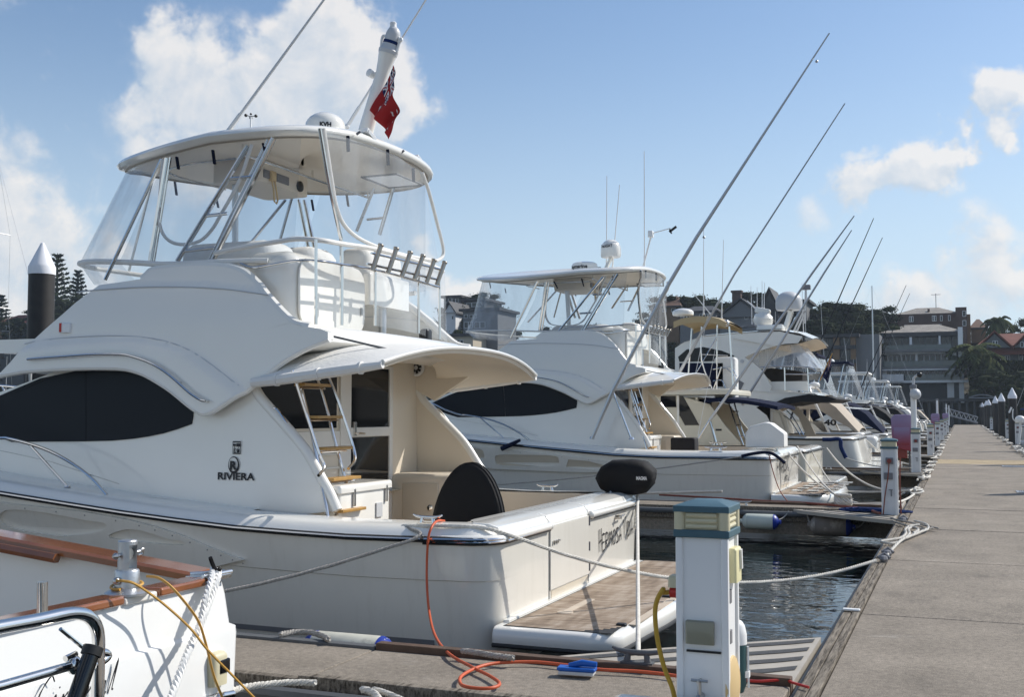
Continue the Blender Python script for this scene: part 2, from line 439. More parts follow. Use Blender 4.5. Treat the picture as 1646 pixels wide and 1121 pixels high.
def glassy(name, tint, amt, rough=.03):
    """clear vinyl: mostly lets light through, with a soft sheen"""
    m = bpy.data.materials.new(name); m.use_nodes = True; ns, ls = m.node_tree.nodes, m.node_tree.links
    ns.clear()
    o = ns.new('ShaderNodeOutputMaterial'); mx = ns.new('ShaderNodeMixShader'); tr = ns.new('ShaderNodeBsdfTransparent')
    pr = ns.new('ShaderNodeBsdfPrincipled'); pr.inputs['Base Color'].default_value = (.62,.65,.68,1); pr.inputs['Roughness'].default_value = rough
    pr.inputs['Specular IOR Level'].default_value = .8
    tr.inputs[0].default_value = (*tint, 1)
    fr = ns.new('ShaderNodeLayerWeight'); fr.inputs['Blend'].default_value = .35
    tc = ns.new('ShaderNodeTexCoord'); n = ns.new('ShaderNodeTexNoise'); n.inputs['Scale'].default_value = 1.6; n.inputs['Detail'].default_value = 3
    mp = ns.new('ShaderNodeMapping'); mp.inputs['Scale'].default_value = (1.6, 1.6, .35)
    ls.new(tc.outputs['Object'], mp.inputs[0]); ls.new(mp.outputs[0], n.inputs['Vector'])
    b = ns.new('ShaderNodeBump'); b.inputs['Strength'].default_value = .35; b.inputs['Distance'].default_value = .06
    ls.new(n.outputs['Fac'], b.inputs['Height']); ls.new(b.outputs[0], pr.inputs['Normal'])
    ma = ns.new('ShaderNodeMath'); ma.operation = 'MULTIPLY_ADD'; ma.inputs[1].default_value = .35; ma.inputs[2].default_value = amt
    ls.new(fr.outputs['Facing'], ma.inputs[0])
    m2 = ns.new('ShaderNodeMath'); m2.operation = 'MULTIPLY'; m3 = ns.new('ShaderNodeMapRange')
    m3.inputs['From Min'].default_value = .35; m3.inputs['From Max'].default_value = .7; m3.inputs['To Min'].default_value = .5; m3.inputs['To Max'].default_value = 1.4
    ls.new(n.outputs['Fac'], m3.inputs['Value']); ls.new(ma.outputs[0], m2.inputs[0]); ls.new(m3.outputs[0], m2.inputs[1])
    ls.new(m2.outputs[0], mx.inputs[0]); ls.new(tr.outputs[0], mx.inputs[1]); ls.new(pr.outputs[0], mx.inputs[2]); ls.new(mx.outputs[0], o.inputs[0])
    MATS[name] = m; return m
vinyl = glassy('clear_vinyl', (.92,.94,.96), .09)
vinylf = glassy('cloudy_vinyl', (.85,.88,.92), .38)

STROKES = {
 'H': [[(0,0),(0,1.5)],[(.0,.6),(.5,.75)],[(.5,0),(.5,1.5)]], 'E': [[(.5,0),(0,0),(0,1),(.5,1)],[(0,.5),(.4,.5)]],
 'R': [[(0,0),(0,1),(.4,.95),(.45,.7),(.35,.5),(0,.5),(.5,0)]], 'M': [[(0,0),(.1,1),(.35,.4),(.6,1),(.7,0)]],
 'O': [[(.3,1),(.05,.7),(.05,.3),(.3,0),(.55,.3),(.55,.7),(.3,1)]], 'S': [[(.5,.9),(.2,1),(.02,.78),(.25,.5),(.5,.25),(.3,0),(0,.1)]],
 'A': [[(0,0),(.3,1),(.55,0)],[(.12,.35),(.45,.35)]], 'V': [[(-.1,1.35),(.1,.0),(.45,1.5)]],
 'I': [[(.1,0),(.12,1)]], 'D': [[(0,0),(0,1),(.35,.85),(.5,.5),(.35,.12),(0,0)]],
 'p': [[(.1,-.2),(.12,1.15)]],
 'C': [[(.75,1.15),(.5,1.4),(.1,.9),(0,.3),(.2,0),(.55,.15)]], 'i': [[(.0,.55),(.12,.6),(.05,0),(.25,.12)],[(.2,.85),(.24,.9)]],
 'r': [[(.0,.0),(.12,.55),(.18,.45),(.38,.6)]], 'c': [[(.4,.5),(.25,.6),(.02,.3),(.15,0),(.42,.15)]], 'e': [[(.02,.25),(.35,.4),(.25,.6),(.02,.3),(.15,0),(.45,.18)]],
 'l': [[(.0,.0),(.3,1.3),(.2,.2),(.3,.1)]], 'a': [[(.4,.5),(.2,.6),(.0,.25),(.15,0),(.38,.3),(.42,.55),(.4,0),(.55,.1)]],
 'n': [[(.0,0),(.08,.55),(.08,.3),(.3,.58),(.38,.35),(.35,0),(.5,.1)]],
}
def strokes(name, text, org, ux, uz, size, th, m, parent, slant=0, adv=None, label=None, smooth_=True):
    g = G(); org, ux, uz = Vector(org), Vector(ux).normalized(), Vector(uz).normalized(); x = 0; nrm = ux.cross(uz).normalized()
    for ch in text:
        if ch == ' ': x += .35; continue
        w = 0
        for st in STROKES[ch]:
            P = [org+ux*(x+a+slant*b)*size+uz*b*size for a, b in st]
            if len(P) > 3: P = spline(P, 4)
            L = []; R = []
            for i, p in enumerate(P):
                t = (P[min(i+1, len(P)-1)]-P[max(i-1, 0)]).normalized(); sd_ = t.cross(nrm)
                ww = th*(.6+.5*abs(math.sin(i*.9+x*3)))
                L.append(p+sd_*ww+nrm*.003); R.append(p-sd_*ww+nrm*.003)
            g.grid([L, R]); w = max(w, max(a for a, b in st))
        x += w+(.18 if adv is None else adv)
    return g.obj(name, m, parent, label=label, sm=0)
def text(name, s, org, ux, uz, size, m, parent, bold=0, squash=1., label=None, sp=1.0, cyl=None):
    cu = bpy.data.curves.new('t', 'FONT'); cu.body = s; cu.size = size; cu.offset = bold; cu.space_character = sp
    cu.resolution_u = 3
    to = bpy.data.objects.new('t', cu); COL.objects.link(to)
    dg = bpy.context.evaluated_depsgraph_get(); me = bpy.data.meshes.new_from_object(to.evaluated_get(dg))
    bpy.data.objects.remove(to)
    ux, uz = Vector(ux).normalized(), Vector(uz).normalized(); nrm = ux.cross(uz)
    if cyl:
        c, r, a0 = cyl; w = max(v.co.x for v in me.vertices)*squash
        VV = [Vector((c[0]+(r+.003)*math.sin(a0+(v.co.x*squash-w/2)/r), c[1]-(r+.003)*math.cos(a0+(v.co.x*squash-w/2)/r), c[2]+v.co.y)) for v in me.vertices]
    else: VV = [Vector(org)+ux*v.co.x*squash+uz*v.co.y+nrm*.003 for v in me.vertices]
    g = G(); g.add(VV, [tuple(p.vertices) for p in me.polygons])
    bpy.data.meshes.remove(me)
    return g.obj(name, m, parent, label=label, sm=0)
def rope_tube(g, pts, r, tw=0):
    P = spline(pts, 8)
    return g.tube(P, r, 6)
def strand_rope(g, pts, r, pitch=.09, n=10):
    """three-strand rope: three thin tubes wound round the line"""
    P = spline(pts, n); L = [0]
    for a, b in zip(P, P[1:]): L.append(L[-1]+(b-a).length)
    tot = L[-1]; m = max(8, int(tot/pitch*6)); Q = []
    j = 0
    for i in range(m+1):
        s_ = tot*i/m
        while j < len(L)-2 and L[j+1] < s_: j += 1
        t = (s_-L[j])/max(L[j+1]-L[j], 1e-9); Q.append((P[j].lerp(P[j+1], t), (P[j+1]-P[j]).normalized(), s_))
    for k in range(3):
        pts2 = []
        for p, t, s_ in Q:
            a = t.cross(Vector((0,0,1)))
            a = a.normalized() if a.length > .01 else Vector((1,0,0))
            b = a.cross(t); an = s_/pitch*2*PI+k*2*PI/3
            pts2.append(p+(a*math.cos(an)+b*math.sin(an))*r*.5)
        g.tube(pts2, r*.56, 5)
    return g
def sag(p, q, s, n=7):
    p, q = Vector(p), Vector(q)
    return [p.lerp(q, i/n)-Vector((0,0,s*4*(i/n)*(1-i/n))) for i in range(n+1)]
# ================= THE SETTING =================
def water_mat():
    m = bpy.data.materials.new('harbour_water'); m.use_nodes = True; ns, ls = m.node_tree.nodes, m.node_tree.links
    p = ns['Principled BSDF']; p.inputs['Base Color'].default_value = (.006,.011,.012,1); p.inputs['Roughness'].default_value = .02
    p.inputs['IOR'].default_value = 1.333; p.inputs['Specular IOR Level'].default_value = .6
    tc = ns.new('ShaderNodeTexCoord'); h = None
    for sc, st, amp, det in ((1.0, (1,1.5,1), 1.0, 2), (2.9, (1.0,1.6,1), .40, 2), (12, (1,1,1), .035, 1)):
        mp = ns.new('ShaderNodeMapping'); mp.inputs['Scale'].default_value = st; ls.new(tc.outputs['Object'], mp.inputs[0])
        n = ns.new('ShaderNodeTexNoise'); n.inputs['Scale'].default_value = sc; n.inputs['Detail'].default_value = det; n.inputs['Distortion'].default_value = .6
        ls.new(mp.outputs[0], n.inputs['Vector'])
        k = ns.new('ShaderNodeMath'); k.operation = 'MULTIPLY'; k.inputs[1].default_value = amp; ls.new(n.outputs['Fac'], k.inputs[0])
        if h is None: h = k.outputs[0]
        else:
            a = ns.new('ShaderNodeMath'); a.operation = 'ADD'; ls.new(h, a.inputs[0]); ls.new(k.outputs[0], a.inputs[1]); h = a.outputs[0]
    b = ns.new('ShaderNodeBump'); b.inputs['Strength'].default_value = 1; b.inputs['Distance'].default_value = .016
    ls.new(h, b.inputs['Height']); ls.new(b.outputs[0], p.inputs['Normal']); return m
def concrete_mat(name, col, vs=1.2):
    m = bpy.data.materials.new(name); m.use_nodes = True; ns, ls = m.node_tree.nodes, m.node_tree.links
    p = ns['Principled BSDF']; p.inputs['Roughness'].default_value = .88; p.inputs['Specular IOR Level'].default_value = .25
    tc = ns.new('ShaderNodeTexCoord'); ge = ns.new('ShaderNodeNewGeometry'); pos = ge.outputs['Position']
    def noise_(sc, det, ro=.5, st=None):
        n = ns.new('ShaderNodeTexNoise'); n.inputs['Scale'].default_value = sc; n.inputs['Detail'].default_value = det; n.inputs['Roughness'].default_value = ro
        if st:
            mp = ns.new('ShaderNodeMapping'); mp.inputs['Scale'].default_value = st; ls.new(pos, mp.inputs[0]); ls.new(mp.outputs[0], n.inputs['Vector'])
        else: ls.new(pos, n.inputs['Vector'])
        return n.outputs['Fac']
    def mr(v, a, b, c, d):
        r = ns.new('ShaderNodeMapRange'); r.inputs['From Min'].default_value = a; r.inputs['From Max'].default_value = b
        r.inputs['To Min'].default_value = c; r.inputs['To Max'].default_value = d; ls.new(v, r.inputs['Value']); return r.outputs[0]
    def mul(a, b):
        n = ns.new('ShaderNodeMath'); n.operation = 'MULTIPLY'; ls.new(a, n.inputs[0]); ls.new(b, n.inputs[1]); return n.outputs[0]
    f = mul(mr(noise_(vs, 6, .6), .3, .7, .80, 1.20), mul(mr(noise_(150, 2), .3, .7, .60, 1.42), mr(noise_(22, 4, .75), .3, .7, .72, 1.28)))
    sc = ns.new('ShaderNodeVectorMath'); sc.operation = 'SCALE'; sc.inputs[0].default_value = col; ls.new(f, sc.inputs['Scale'])
    st = mr(noise_(2.3, 9, .75, (.6,1.6,1)), .60, .72, 0, .5)      # pale salt and gull stains
    mx = ns.new('ShaderNodeMixRGB'); ls.new(st, mx.inputs[0]); ls.new(sc.outputs[0], mx.inputs[1]); mx.inputs[2].default_value = (.42,.40,.36,1)
    dk = mr(noise_(1.3, 8, .75, (1,.5,1)), .56, .70, 0, .6)
    mx2 = ns.new('ShaderNodeMixRGB'); ls.new(dk, mx2.inputs[0]); ls.new(mx.outputs[0], mx2.inputs[1]); mx2.inputs[2].default_value = (.10,.088,.075,1)
    ls.new(mx2.outputs[0], p.inputs['Base Color'])
    b = ns.new('ShaderNodeBump'); b.inputs['Strength'].default_value = .6; b.inputs['Distance'].default_value = .004
    ls.new(noise_(160, 3), b.inputs['Height']); ls.new(b.outputs[0], p.inputs['Normal']); return m
conc = concrete_mat('exposed_aggregate', (.235,.203,.165))
concy = concrete_mat('ochre_concrete', (.36,.285,.18))
def timber_mat():
    m = bpy.data.materials.new('weathered_timber'); m.use_nodes = True; ns, ls = m.node_tree.nodes, m.node_tree.links
    p = ns['Principled BSDF']; p.inputs['Roughness'].default_value = .9; p.inputs['Specular IOR Level'].default_value = .2
    ge = ns.new('ShaderNodeNewGeometry'); mp = ns.new('ShaderNodeMapping'); mp.inputs['Scale'].default_value = (26,1.6,12); ls.new(ge.outputs['Position'], mp.inputs[0])
    n = ns.new('ShaderNodeTexNoise'); n.inputs['Scale'].default_value = 2.2; n.inputs['Detail'].default_value = 9; n.inputs['Roughness'].default_value = .7; ls.new(mp.outputs[0], n.inputs['Vector'])
    cr = ns.new('ShaderNodeValToRGB'); e = cr.color_ramp; e.elements[0].position = .36; e.elements[0].color = (.045,.036,.028,1); e.elements[1].position = .62; e.elements[1].color = (.27,.235,.19,1)
    ls.new(n.outputs['Fac'], cr.inputs[0]); ls.new(cr.outputs[0], p.inputs['Base Color'])
    b = ns.new('ShaderNodeBump'); b.inputs['Strength'].default_value = .9; b.inputs['Distance'].default_value = .008; ls.new(n.outputs['Fac'], b.inputs['Height']); ls.new(b.outputs[0], p.inputs['Normal'])
    return m
timber = timber_mat()
timberd = mat('dark_waler_timber', (.10,.062,.042), .8, var=.25, vscale=8, bump=.5)
gray_strip = mat('anti_slip_strip', (.075,.078,.082), .95, var=.15, vscale=20, bump=.8, bscale=250)
plate_m = mat('painted_steel_plate', (.40,.36,.30), .55, var=.1, vscale=4, wear=((.30,.20,.11), .63, 5))
galv = mat('galvanised', (.40,.41,.42), .45, metal=.7, var=.12, vscale=20)
underd = mat('float_side', (.055,.052,.045), .85, var=.3, vscale=3)
pilem = mat('black_pile_sleeve', (.028,.025,.023), .55, var=.2, vscale=4, wear=((.07,.055,.045), .6, 3))
pilew = mat('white_pile_cap', (.78,.78,.80), .4, var=.03)

WZ = -.52
g = G(); R = 1500
g.ngon([(R*math.cos(2*PI*k/48), 60+R*math.sin(2*PI*k/48), WZ) for k in range(48)])
g.obj('water', water_mat(), kind='structure', sm=0)

random.seed(4)
DX0, DX1 = -.775, 2.22
JY = 3.56; J0 = 9.42-3*JY
NP = 46
DEND = J0+NP*JY
walk = thing('walkway', (.7, 60, -.4), None, None); walk['kind'] = 'structure'
for k in range(NP):
    a, b = J0+k*JY, J0+(k+1)*JY
    ochre = (k == 11)
    g = G(); dz = random.uniform(-.004, .004) if k < 12 else 0
    g.box((DX0, a+.015, -.42+dz), (DX1, b-.015, dz))
    g.obj('concrete_slab', concy if ochre else conc, walk, bev=.008 if k < 14 else 0, sm=0)
g = G(); g.box((DX0+.02, J0+.02, -.46), (DX1-.02, DEND-.02, -.43)); g.obj('float_base', underd, walk, sm=0)
for k in range(NP):
    a, b = J0+k*JY, J0+(k+1)*JY
    for (x0, x1, dz) in ((-.912,-.848,.012), (-.842,-.782,.016)):
        g = G(); e = random.uniform(.01,.05)
        g.box((x0, a+e-.02, -.20), (x1, b-.012, dz+random.uniform(-.004,.004)), rz=random.uniform(-.0012,.0012))
        g.obj('kerb_plank', timber, walk, bev=.008 if k < 14 else 0, sm=0)
    g = G(); g.box((2.225, a+.01, -.2), (2.34, b-.01, .015)); g.obj('kerb_plank', timber, walk, sm=0)
g = G()
g.box((-.948, J0, -.32), (-.916, DEND, -.02)); g.obj('rubbing_strip', rub, walk, bev=.01)
# white joint markers across the kerb
g = G(); g.box((-.915, 9.40, .018), (-.782, 9.455, .034)); g.obj('joint_marker', white, walk, bev=.006)
# drain grates
for (x0, x1, y0, y1) in ((1.02,1.75,13.95,14.55), (1.12,1.85,17.3,18.0), (1.0,1.8,24.6,25.2), (1.1,1.9,36.2,36.9)):
    g = G(); gr_ = galv
    g.box((x0, y0, .002), (x1, y0+.03, .016)); g.box((x0, y1-.03, .002), (x1, y1, .016)); g.box((x0, y0+.03, .002), (x0+.03, y1-.03, .016)); g.box((x1-.03, y0+.03, .002), (x1, y1-.03, .016))
    n = 20
    for i in range(n):
        xx = x0+.035+(x1-x0-.07)*i/n
        g.box((xx, y0+.03, .006), (xx+.018, y1-.03, .015))
    fr = g.obj('drain_grate', gr_, walk, sm=0, kind='stuff')
    g = G(); g.box((x0+.03, y0+.03, .004), (x1-.03, y1-.03, .0055)); g.obj('grate_shade_sheet', black, walk, sm=0)  # flat black sheet on the slab, coloured as the shade below the bars

FP = 13.2
def cleat(parent, c, ang=0, s=1, m=None):
    g = G(); c = Vector(c); R = Matrix.Rotation(ang, 3, 'Z')
    P = [c+R@Vector((x*s, 0, z*s)) for x, z in ((-.19,.105),(-.15,.088),(-.08,.078),(0,.076),(.08,.078),(.15,.088),(.19,.105))]
    g.tube(P, [.010*s,.017*s,.021*s,.022*s,.021*s,.017*s,.010*s], 8)
    for x in (-.065, .065):
        g.tube([c+R@Vector((x*s*1.25, 0, 0)), c+R@Vector((x*s, 0, .08*s))], [.03*s,.018*s], 8)
    g.obox(c+Vector((0,0,.006*s)), R, (.24*s,.075*s,.012*s))
    return g.obj('cleat', m or steeld, parent, sm=50)
def finger(k, x_end=-17.5, detail=True):
    y0 = 5.82+FP*k
    f = thing('finger_pontoon', (-4, y0+.5, -.4), None, None); f['kind'] = 'structure'
    n = 6; L = (-.955-x_end)/n
    for i in range(n):
        a = -.955-L*i
        g = G(); g.box((a-L+.006, y0+.08, -.42), (a-.006, y0+.95, 0)); g.obj('concrete_slab', conc, f, bev=.008 if k == 0 else 0, sm=0)
        for (ya, yb, zt) in ((y0, y0+.07, .035), (y0+.96, y0+1.04, .045)):
            g = G(); g.box((a-L+.004, ya, -.2), (a-.004, yb, zt if i == 0 else zt*.4)); g.obj('edge_timber', (timberd if i == 0 else rubg) if ya > y0+.5 else timber, f, bev=.006 if k < 2 else 0, sm=0)
    for (yy, s) in ((y0+1.045, 1), (y0-.045, -1)):
        g = G(); g.tube([(-1, yy+.02*s, -.07), (x_end, yy+.02*s, -.07)], .045, 8); g.obj('rubber_fender_strip', rubg, f)
    # corner gusset plates
    for s in (1, -1):
        yb = y0+1.045 if s > 0 else y0-.005
        xs = [-.957-1.65*i/10 for i in range(11)]
        def ef(x): t = (-.957-x)/1.65; return yb+s*(1.40*(1-t)**.92)+s*.02
        A = [(x, ef(x)) for x in xs]
        poly = A+[(xs[-1], yb), (xs[0], yb)]
        g = G(); g.prism([(x, y, -.05) for x, y in poly], [(x, y, .008) for x, y in poly]); gp = g.obj('gusset_plate', plate_m, f, sm=0)
        if k < 3:
            for q in range(4):
                o1, o2 = .09+.30*q, .21+.30*q
                top = []; bot = []
                for x, y in A:
                    ya, yc2 = y-s*o1, y-s*o2
                    if (ya-yb)*s > .02:
                        top.append((x+(-.03 if x > -.96 else 0), ya, .0125)); bot.append((x+(-.03 if x > -.96 else 0), yc2 if (yc2-yb)*s > .02 else yb+s*.02, .0125))
                if len(top) > 1:
                    g = G(); g.grid([top, bot]); g.obj('anti_slip_strip', gray_strip, gp, sm=0)
    if k < 6:
        for xx in (-1.90, -8.5, -14):
            cleat(f, (xx, y0+1.02, .045), 0, .85, rubg if k == 0 and xx > -3 else steeld)
            if k: cleat(f, (xx-1.55, y0+.035, .035), 0, .8)
    return f
for k in range(10): finger(k)
finger(-1)

# ---------------- piles ----------------
def pile(x, y, r, tip, label, group, strap=False):
    t = thing('mooring_pile', (x, y, -4), label, 'pile', group)
    zc = tip-r*2.35
    g = G(); g.lathe([(r, -4), (r, zc)], (x, y, 0), 24); g.obj('pile_sleeve', pilem, t)
    g = G(); g.lathe([(r*1.04, zc-.25*r), (r*1.04, zc+.35*r), (r*.95, zc+.55*r), (r*.14, tip-.06*r), (.01, tip)], (x, y, 0), 24); g.obj('cone_cap', pilew, t, sm=30)
    if strap:
        zs = zc-1.65
        g = G(); g.lathe([(r*1.02, zs-.05), (r*1.03, zs), (r*1.02, zs+.05)], (x, y, 0), 24); g.obj('strap', ivory, t)
        g = G(); g.tube([(x+r*.2, y-r*1.05, zs-.02), (x+r*.15, y-r*1.1, zs-.6), (x+r*.22, y-r*1.07, zs-1.3)], [.02,.05,.02], 6); g.obj('hanging_line', rope, t)
PY = [25.9, 38.9, 51.6, 66, 83.5, 98, 122, 134, 158, 172]
ordn = ['nearest', 'second', 'third', 'fourth', 'fifth', 'sixth', 'seventh', 'eighth', 'ninth', 'tenth']
for i, y in enumerate(PY):
    if i < 3: lab = 'dark pile with white cone cap just outside the right edge of the view, %s one' % ordn[i]
    elif i == 3: lab = 'tallest looking dark pile with white cone cap on the right of the walkway'
    else: lab = 'dark pile with white cone cap, %s behind the tallest one on the right edge' % ordn[i-3]
    pile(2.78 if i < 3 else 2.57, y, .225, 2.95, lab, 'piles along the right of the walkway')
pile(-19.7, 19.9, .29, 5.55, 'tall black pile with white cone cap and strap, left behind the nearest yacht', 'piles at the pontoon ends', True)
pile(-19.7, 33.1, .29, 5.55, 'tall black pile with white cone cap hidden behind the yachts', 'piles at the pontoon ends')

# ---------------- service pedestals ----------------
def pedestal(x0, y0, label, detail=1, z=0):
    w, d = .24, .262; x1, y1 = x0+w, y0+d
    t = thing('service_pedestal', (x0+w/2, y0+d/2, z), label, 'pedestal', 'service pedestals along the walkway')
    H = 1.035
    g = G(); e = .013
    g.box((x0+e, y0+e, z), (x1-e, y1-e, z+H)); g.obj('cabinet', white if detail else dirtyw, t, sm=0)
    for (a, b) in ((x0, y0), (x1-.034, y0), (x0, y1-.034), (x1-.034, y1-.034)):
        g = G(); g.box((a, b, z), (a+.034, b+.034, z+H+.001)); g.obj('corner_post', white, t, bev=.008 if detail else 0)
    g = G(); p = .008
    g.box((x0-p, y0-p, z+H), (x1+p, y1+p, z+H+.035)); g.obj('band', teal, t, bev=.006 if detail else 0)
    g = G(); g.box((x0+.012, y0+.012, z+H+.035), (x1-.012, y1-.012, z+H+.115)); lb = g.obj('lamp_housing', ivory, t, sm=0)
    if detail:
        g = G()
        for i in range(3):
            zz = z+H+.049+.026*i
            g.tube([(x0+.05, y0+.012, zz), (x1-.05, y0+.012, zz)], .012, 8); g.tube([(x1-.012, y0+.05, zz), (x1-.012, y1-.05, zz)], .012, 8)
            g.tube([(x0+.012, y0+.05, zz), (x0+.012, y1-.05, zz)], .012, 8)
        for (a, b) in ((x0+.018, y0+.018), (x1-.018, y0+.018), (x0+.018, y1-.018), (x1-.018, y1-.018)):
            g.lathe([(.026, z+H+.035), (.026, z+H+.115)], (a, b, 0), 10)
        g.obj('louvres', ivory, lb, kind='stuff')
    A = [(x0-p, y0-p), (x1+p, y0-p), (x1+p, y1+p), (x0-p, y1+p)]; cx, cy = (x0+x1)/2, (y0+y1)/2
    g = G(); rows = [[(x, y, z+H+.115) for x, y in A], [(x, y, z+H+.142) for x, y in A], [(lerp(x, cx, .55), lerp(y, cy, .55), z+H+.165) for x, y in A], [(lerp(x, cx, .97), lerp(y, cy, .97), z+H+.168) for x, y in A]]
    g.grid(rows, closeu=True); g.ngon(rows[0][::-1]); g.ngon(rows[-1]); g.obj('cap', teal, t, sm=20, bev=.004 if detail else 0)
    # fittings
    g = G(); rbox(g, (x0+.045, y0-.012, z+.56), (x0+.175, y0+e+.002, z+.665), .008); g.obj('meter_cover', clearp if detail else greyp, t)
    if detail:
        g = G(); g.obox((x0+.125, y0+.008, z+.527), Matrix.Rotation(rad(0), 3, 'Y'), (.155, .014, .009)); g.obj('slot', black, t, sm=0)
        g = G(); g.tube([(x0+.112, y0+.01, z+.33), (x0+.112, y0-.035, z+.33), (x0+.118, y0-.06, z+.30)], .017, 10); g.tube([(x0+.112, y0-.03, z+.33), (x0+.112, y0-.03, z+.40)], .010, 8)
        g.tube([(x0+.075, y0-.03, z+.405), (x0+.15, y0-.03, z+.405)], .007, 6); g.tube([(x0+.112, y0-.065, z+.405), (x0+.112, y0, z+.405)], .006, 6)
        g.tube([(x0+.118, y0-.06, z+.30), (x0+.15, y0-.06, z+.315), (x0+.175, y0-.055, z+.29), (x0+.17, y0-.05, z+.2)], .02, 8)
        g.obj('water_tap', steeld, t)
        g = G(); rbox(g, (x1-e-.002, y0+.07, z+.83), (x1+.025, y0+.20, z+.985), .012); so_ = g.obj('power_socket', yelp, t)
        g = G(); g.obox((x1+.03, y0+.155, z+.93), Matrix.Rotation(.15, 3, 'X'), (.012, .02, .09)); g.obj('socket_latch', white, so_)
        g = G(); g.lathe([(.135, -.004), (.13, .008), (.10, .02), (.04, .028), (.005, .03)], (x1-e, y0+.13, z+.36), 28, axis=(1,0,0)); g.obj('round_cover', tanp, t)
        for zz in (.74, .56):
            g = G(); g.box((x1-e, y0+.05, z+zz), (x1-e+.012, y0+.09, z+zz+.06)); g.obj('latch', greyp, t)
        g = G(); rbox(g, (x0-.06, y0+.09, z+.79), (x0+e, y0+.17, z+.845), .015); g.obj('outlet_hood', ivory, t)
        g = G(); g.tube([(x0-.0, y0+.13, z+.765), (x0-.055, y0+.13, z+.765)], .027, 12); g.obj('red_plug', red, t, label='red plug in the left outlet')
    else:
        g = G(); rbox(g, (x0+.07, y0-.018, z+.80), (x0+.185, y0+e+.002, z+.90), .01); so_ = g.obj('power_socket', greyp, t)
        g = G(); g.lathe([(.035, 0), (.035, .04), (.01, .045)], (x0+.127, y0-.018, z+.85), 12, axis=(0,-1,0)); g.obj('red_plug', mat('dull_red', (.22,.04,.03), .5), so_)
        g = G(); g.tube([(x0+.15, y0-.02, z+.40), (x0+.15, y0-.04, z+.30)], .012, 6); g.tube([(x0+.11, y0-.03, z+.40), (x0+.17, y0-.03, z+.40)], .008, 6); g.obj('water_tap', greyp, t)
    return t
P1x, P1y = -1.222, 5.05
pedestal(P1x, P1y, 'nearest white service pedestal with teal cap, red plug and yellow hose')
pl = [('white pedestal with teal cap beside the pink cabinet, orange cord down its front', -1.185, 18.5),
      ('white pedestal standing just left of the slim white lamp pole', -1.27, 31.9),
      ('white pedestal behind the lamp pole with a short walkway edge before it', -1.20, 44.6),
      ('white pedestal fourth behind the pink cabinet on the left walkway edge', -1.20, 57.8),
      ('white pedestal fifth behind the pink cabinet on the left walkway edge', -1.20, 71.0),
      ('white pedestal sixth behind the pink cabinet on the left walkway edge', -1.20, 84.2),
      ('white pedestal seventh behind the pink cabinet on the left walkway edge', -1.20, 97.4)]
for lab, x, y in pl: pedestal(x, y, lab, 0)
for i, y in enumerate((50.5, 63.0, 76.5, 90, 104, 117)):
    pedestal(2.55 if i else 2.62, y, ['white pedestal at the right margin of the photo before the piles', 'white pedestal just before the tallest looking pile on the right',
        'white pedestal between the first and second piles on the right', 'white pedestal between the second and third piles on the right',
        'white pedestal between the third and fourth piles on the right', 'white pedestal between the fourth and fifth piles on the right'][i], 0)

# ---------------- pink hose cabinets ----------------
def grad_mat():
    m = bpy.data.materials.new('faded_pink_fibreglass'); m.use_nodes = True; ns, ls = m.node_tree.nodes, m.node_tree.links
    p = ns['Principled BSDF']; p.inputs['Roughness'].default_value = .6
    tc = ns.new('ShaderNodeTexCoord'); sp = ns.new('ShaderNodeSeparateXYZ'); ls.new(tc.outputs['Generated'], sp.inputs[0])
    n = ns.new('ShaderNodeTexNoise'); n.inputs['Scale'].default_value = 3; n.inputs['Detail'].default_value = 5; ls.new(tc.outputs['Object'], n.inputs['Vector'])
    a = ns.new('ShaderNodeMath'); a.operation = 'MULTIPLY_ADD'; a.inputs[1].default_value = .3; ls.new(n.outputs['Fac'], a.inputs[0]); ls.new(sp.outputs[2], a.inputs[2])
    cr = ns.new('ShaderNodeValToRGB'); e = cr.color_ramp; e.elements[0].position = .2; e.elements[0].color = (.25,.03,.045,1); e.elements[1].position = 1.05; e.elements[1].color = (.27,.21,.36,1)
    x = e.elements.new(.55); x.color = (.25,.085,.16,1)
    ls.new(a.outputs[0], cr.inputs[0]); ls.new(cr.outputs[0], p.inputs['Base Color']); return m
pinkm = grad_mat()
def cabinet(x, y, label):
    t = thing('hose_cabinet', (x, y, 0), label, 'cabinet', 'faded pink hose cabinets on the pontoons')
    w, d = .58, .42; z0, z1 = .62, 1.55
    prof = []
    for k in range(9):
        a = PI*k/8*.5; prof.append((x+w/2-.12+.12*math.cos(a), z1-.12+.12*math.sin(a)))
    prof2 = [(x-w/2+.04, z0+.03), (x+w/2-.05, z0-.08), (x+w/2, z0+.35)]+prof+[(x-w/2+.1, z1), (x-w/2, z1-.1)]
    g = G(); g.prism([(a, y, b) for a, b in prof2], [(a, y+d, b) for a, b in prof2]); sh = g.obj('shell', pinkm, t, bev=.02)
    g = G(); g.box((x-w/2+.08, y-.006, z0+.1), (x+w/2-.1, y+.003, z1-.35)); g.obj('front_sheet', pinkm, t, bev=.006)
    g = G(); g.box((x-.2, y+.1, .35), (x+.12, y+.35, .62)); g.obj('hose_reel', mat('dull_red', (.22,.04,.03), .5), t, bev=.02)
    for xx in (x-.2, x+.18):
        g = G(); g.tube([(xx, y+.2, 0), (xx, y+.2, z0+.03)], .025, 8); g.obj('leg', rubg, t)
for lab, y in (('large faded pink hose cabinet right behind the second pedestal', 32.6), ('faded pink hose cabinet second along the walkway beyond the lamp pole', 85.9),
               ('small looking faded pink cabinet third along the walkway', 138.5), ('farthest faded pink cabinet at the end of the left edge', 154)):
    cabinet(-1.52 if y < 40 else -1.75, y, lab)

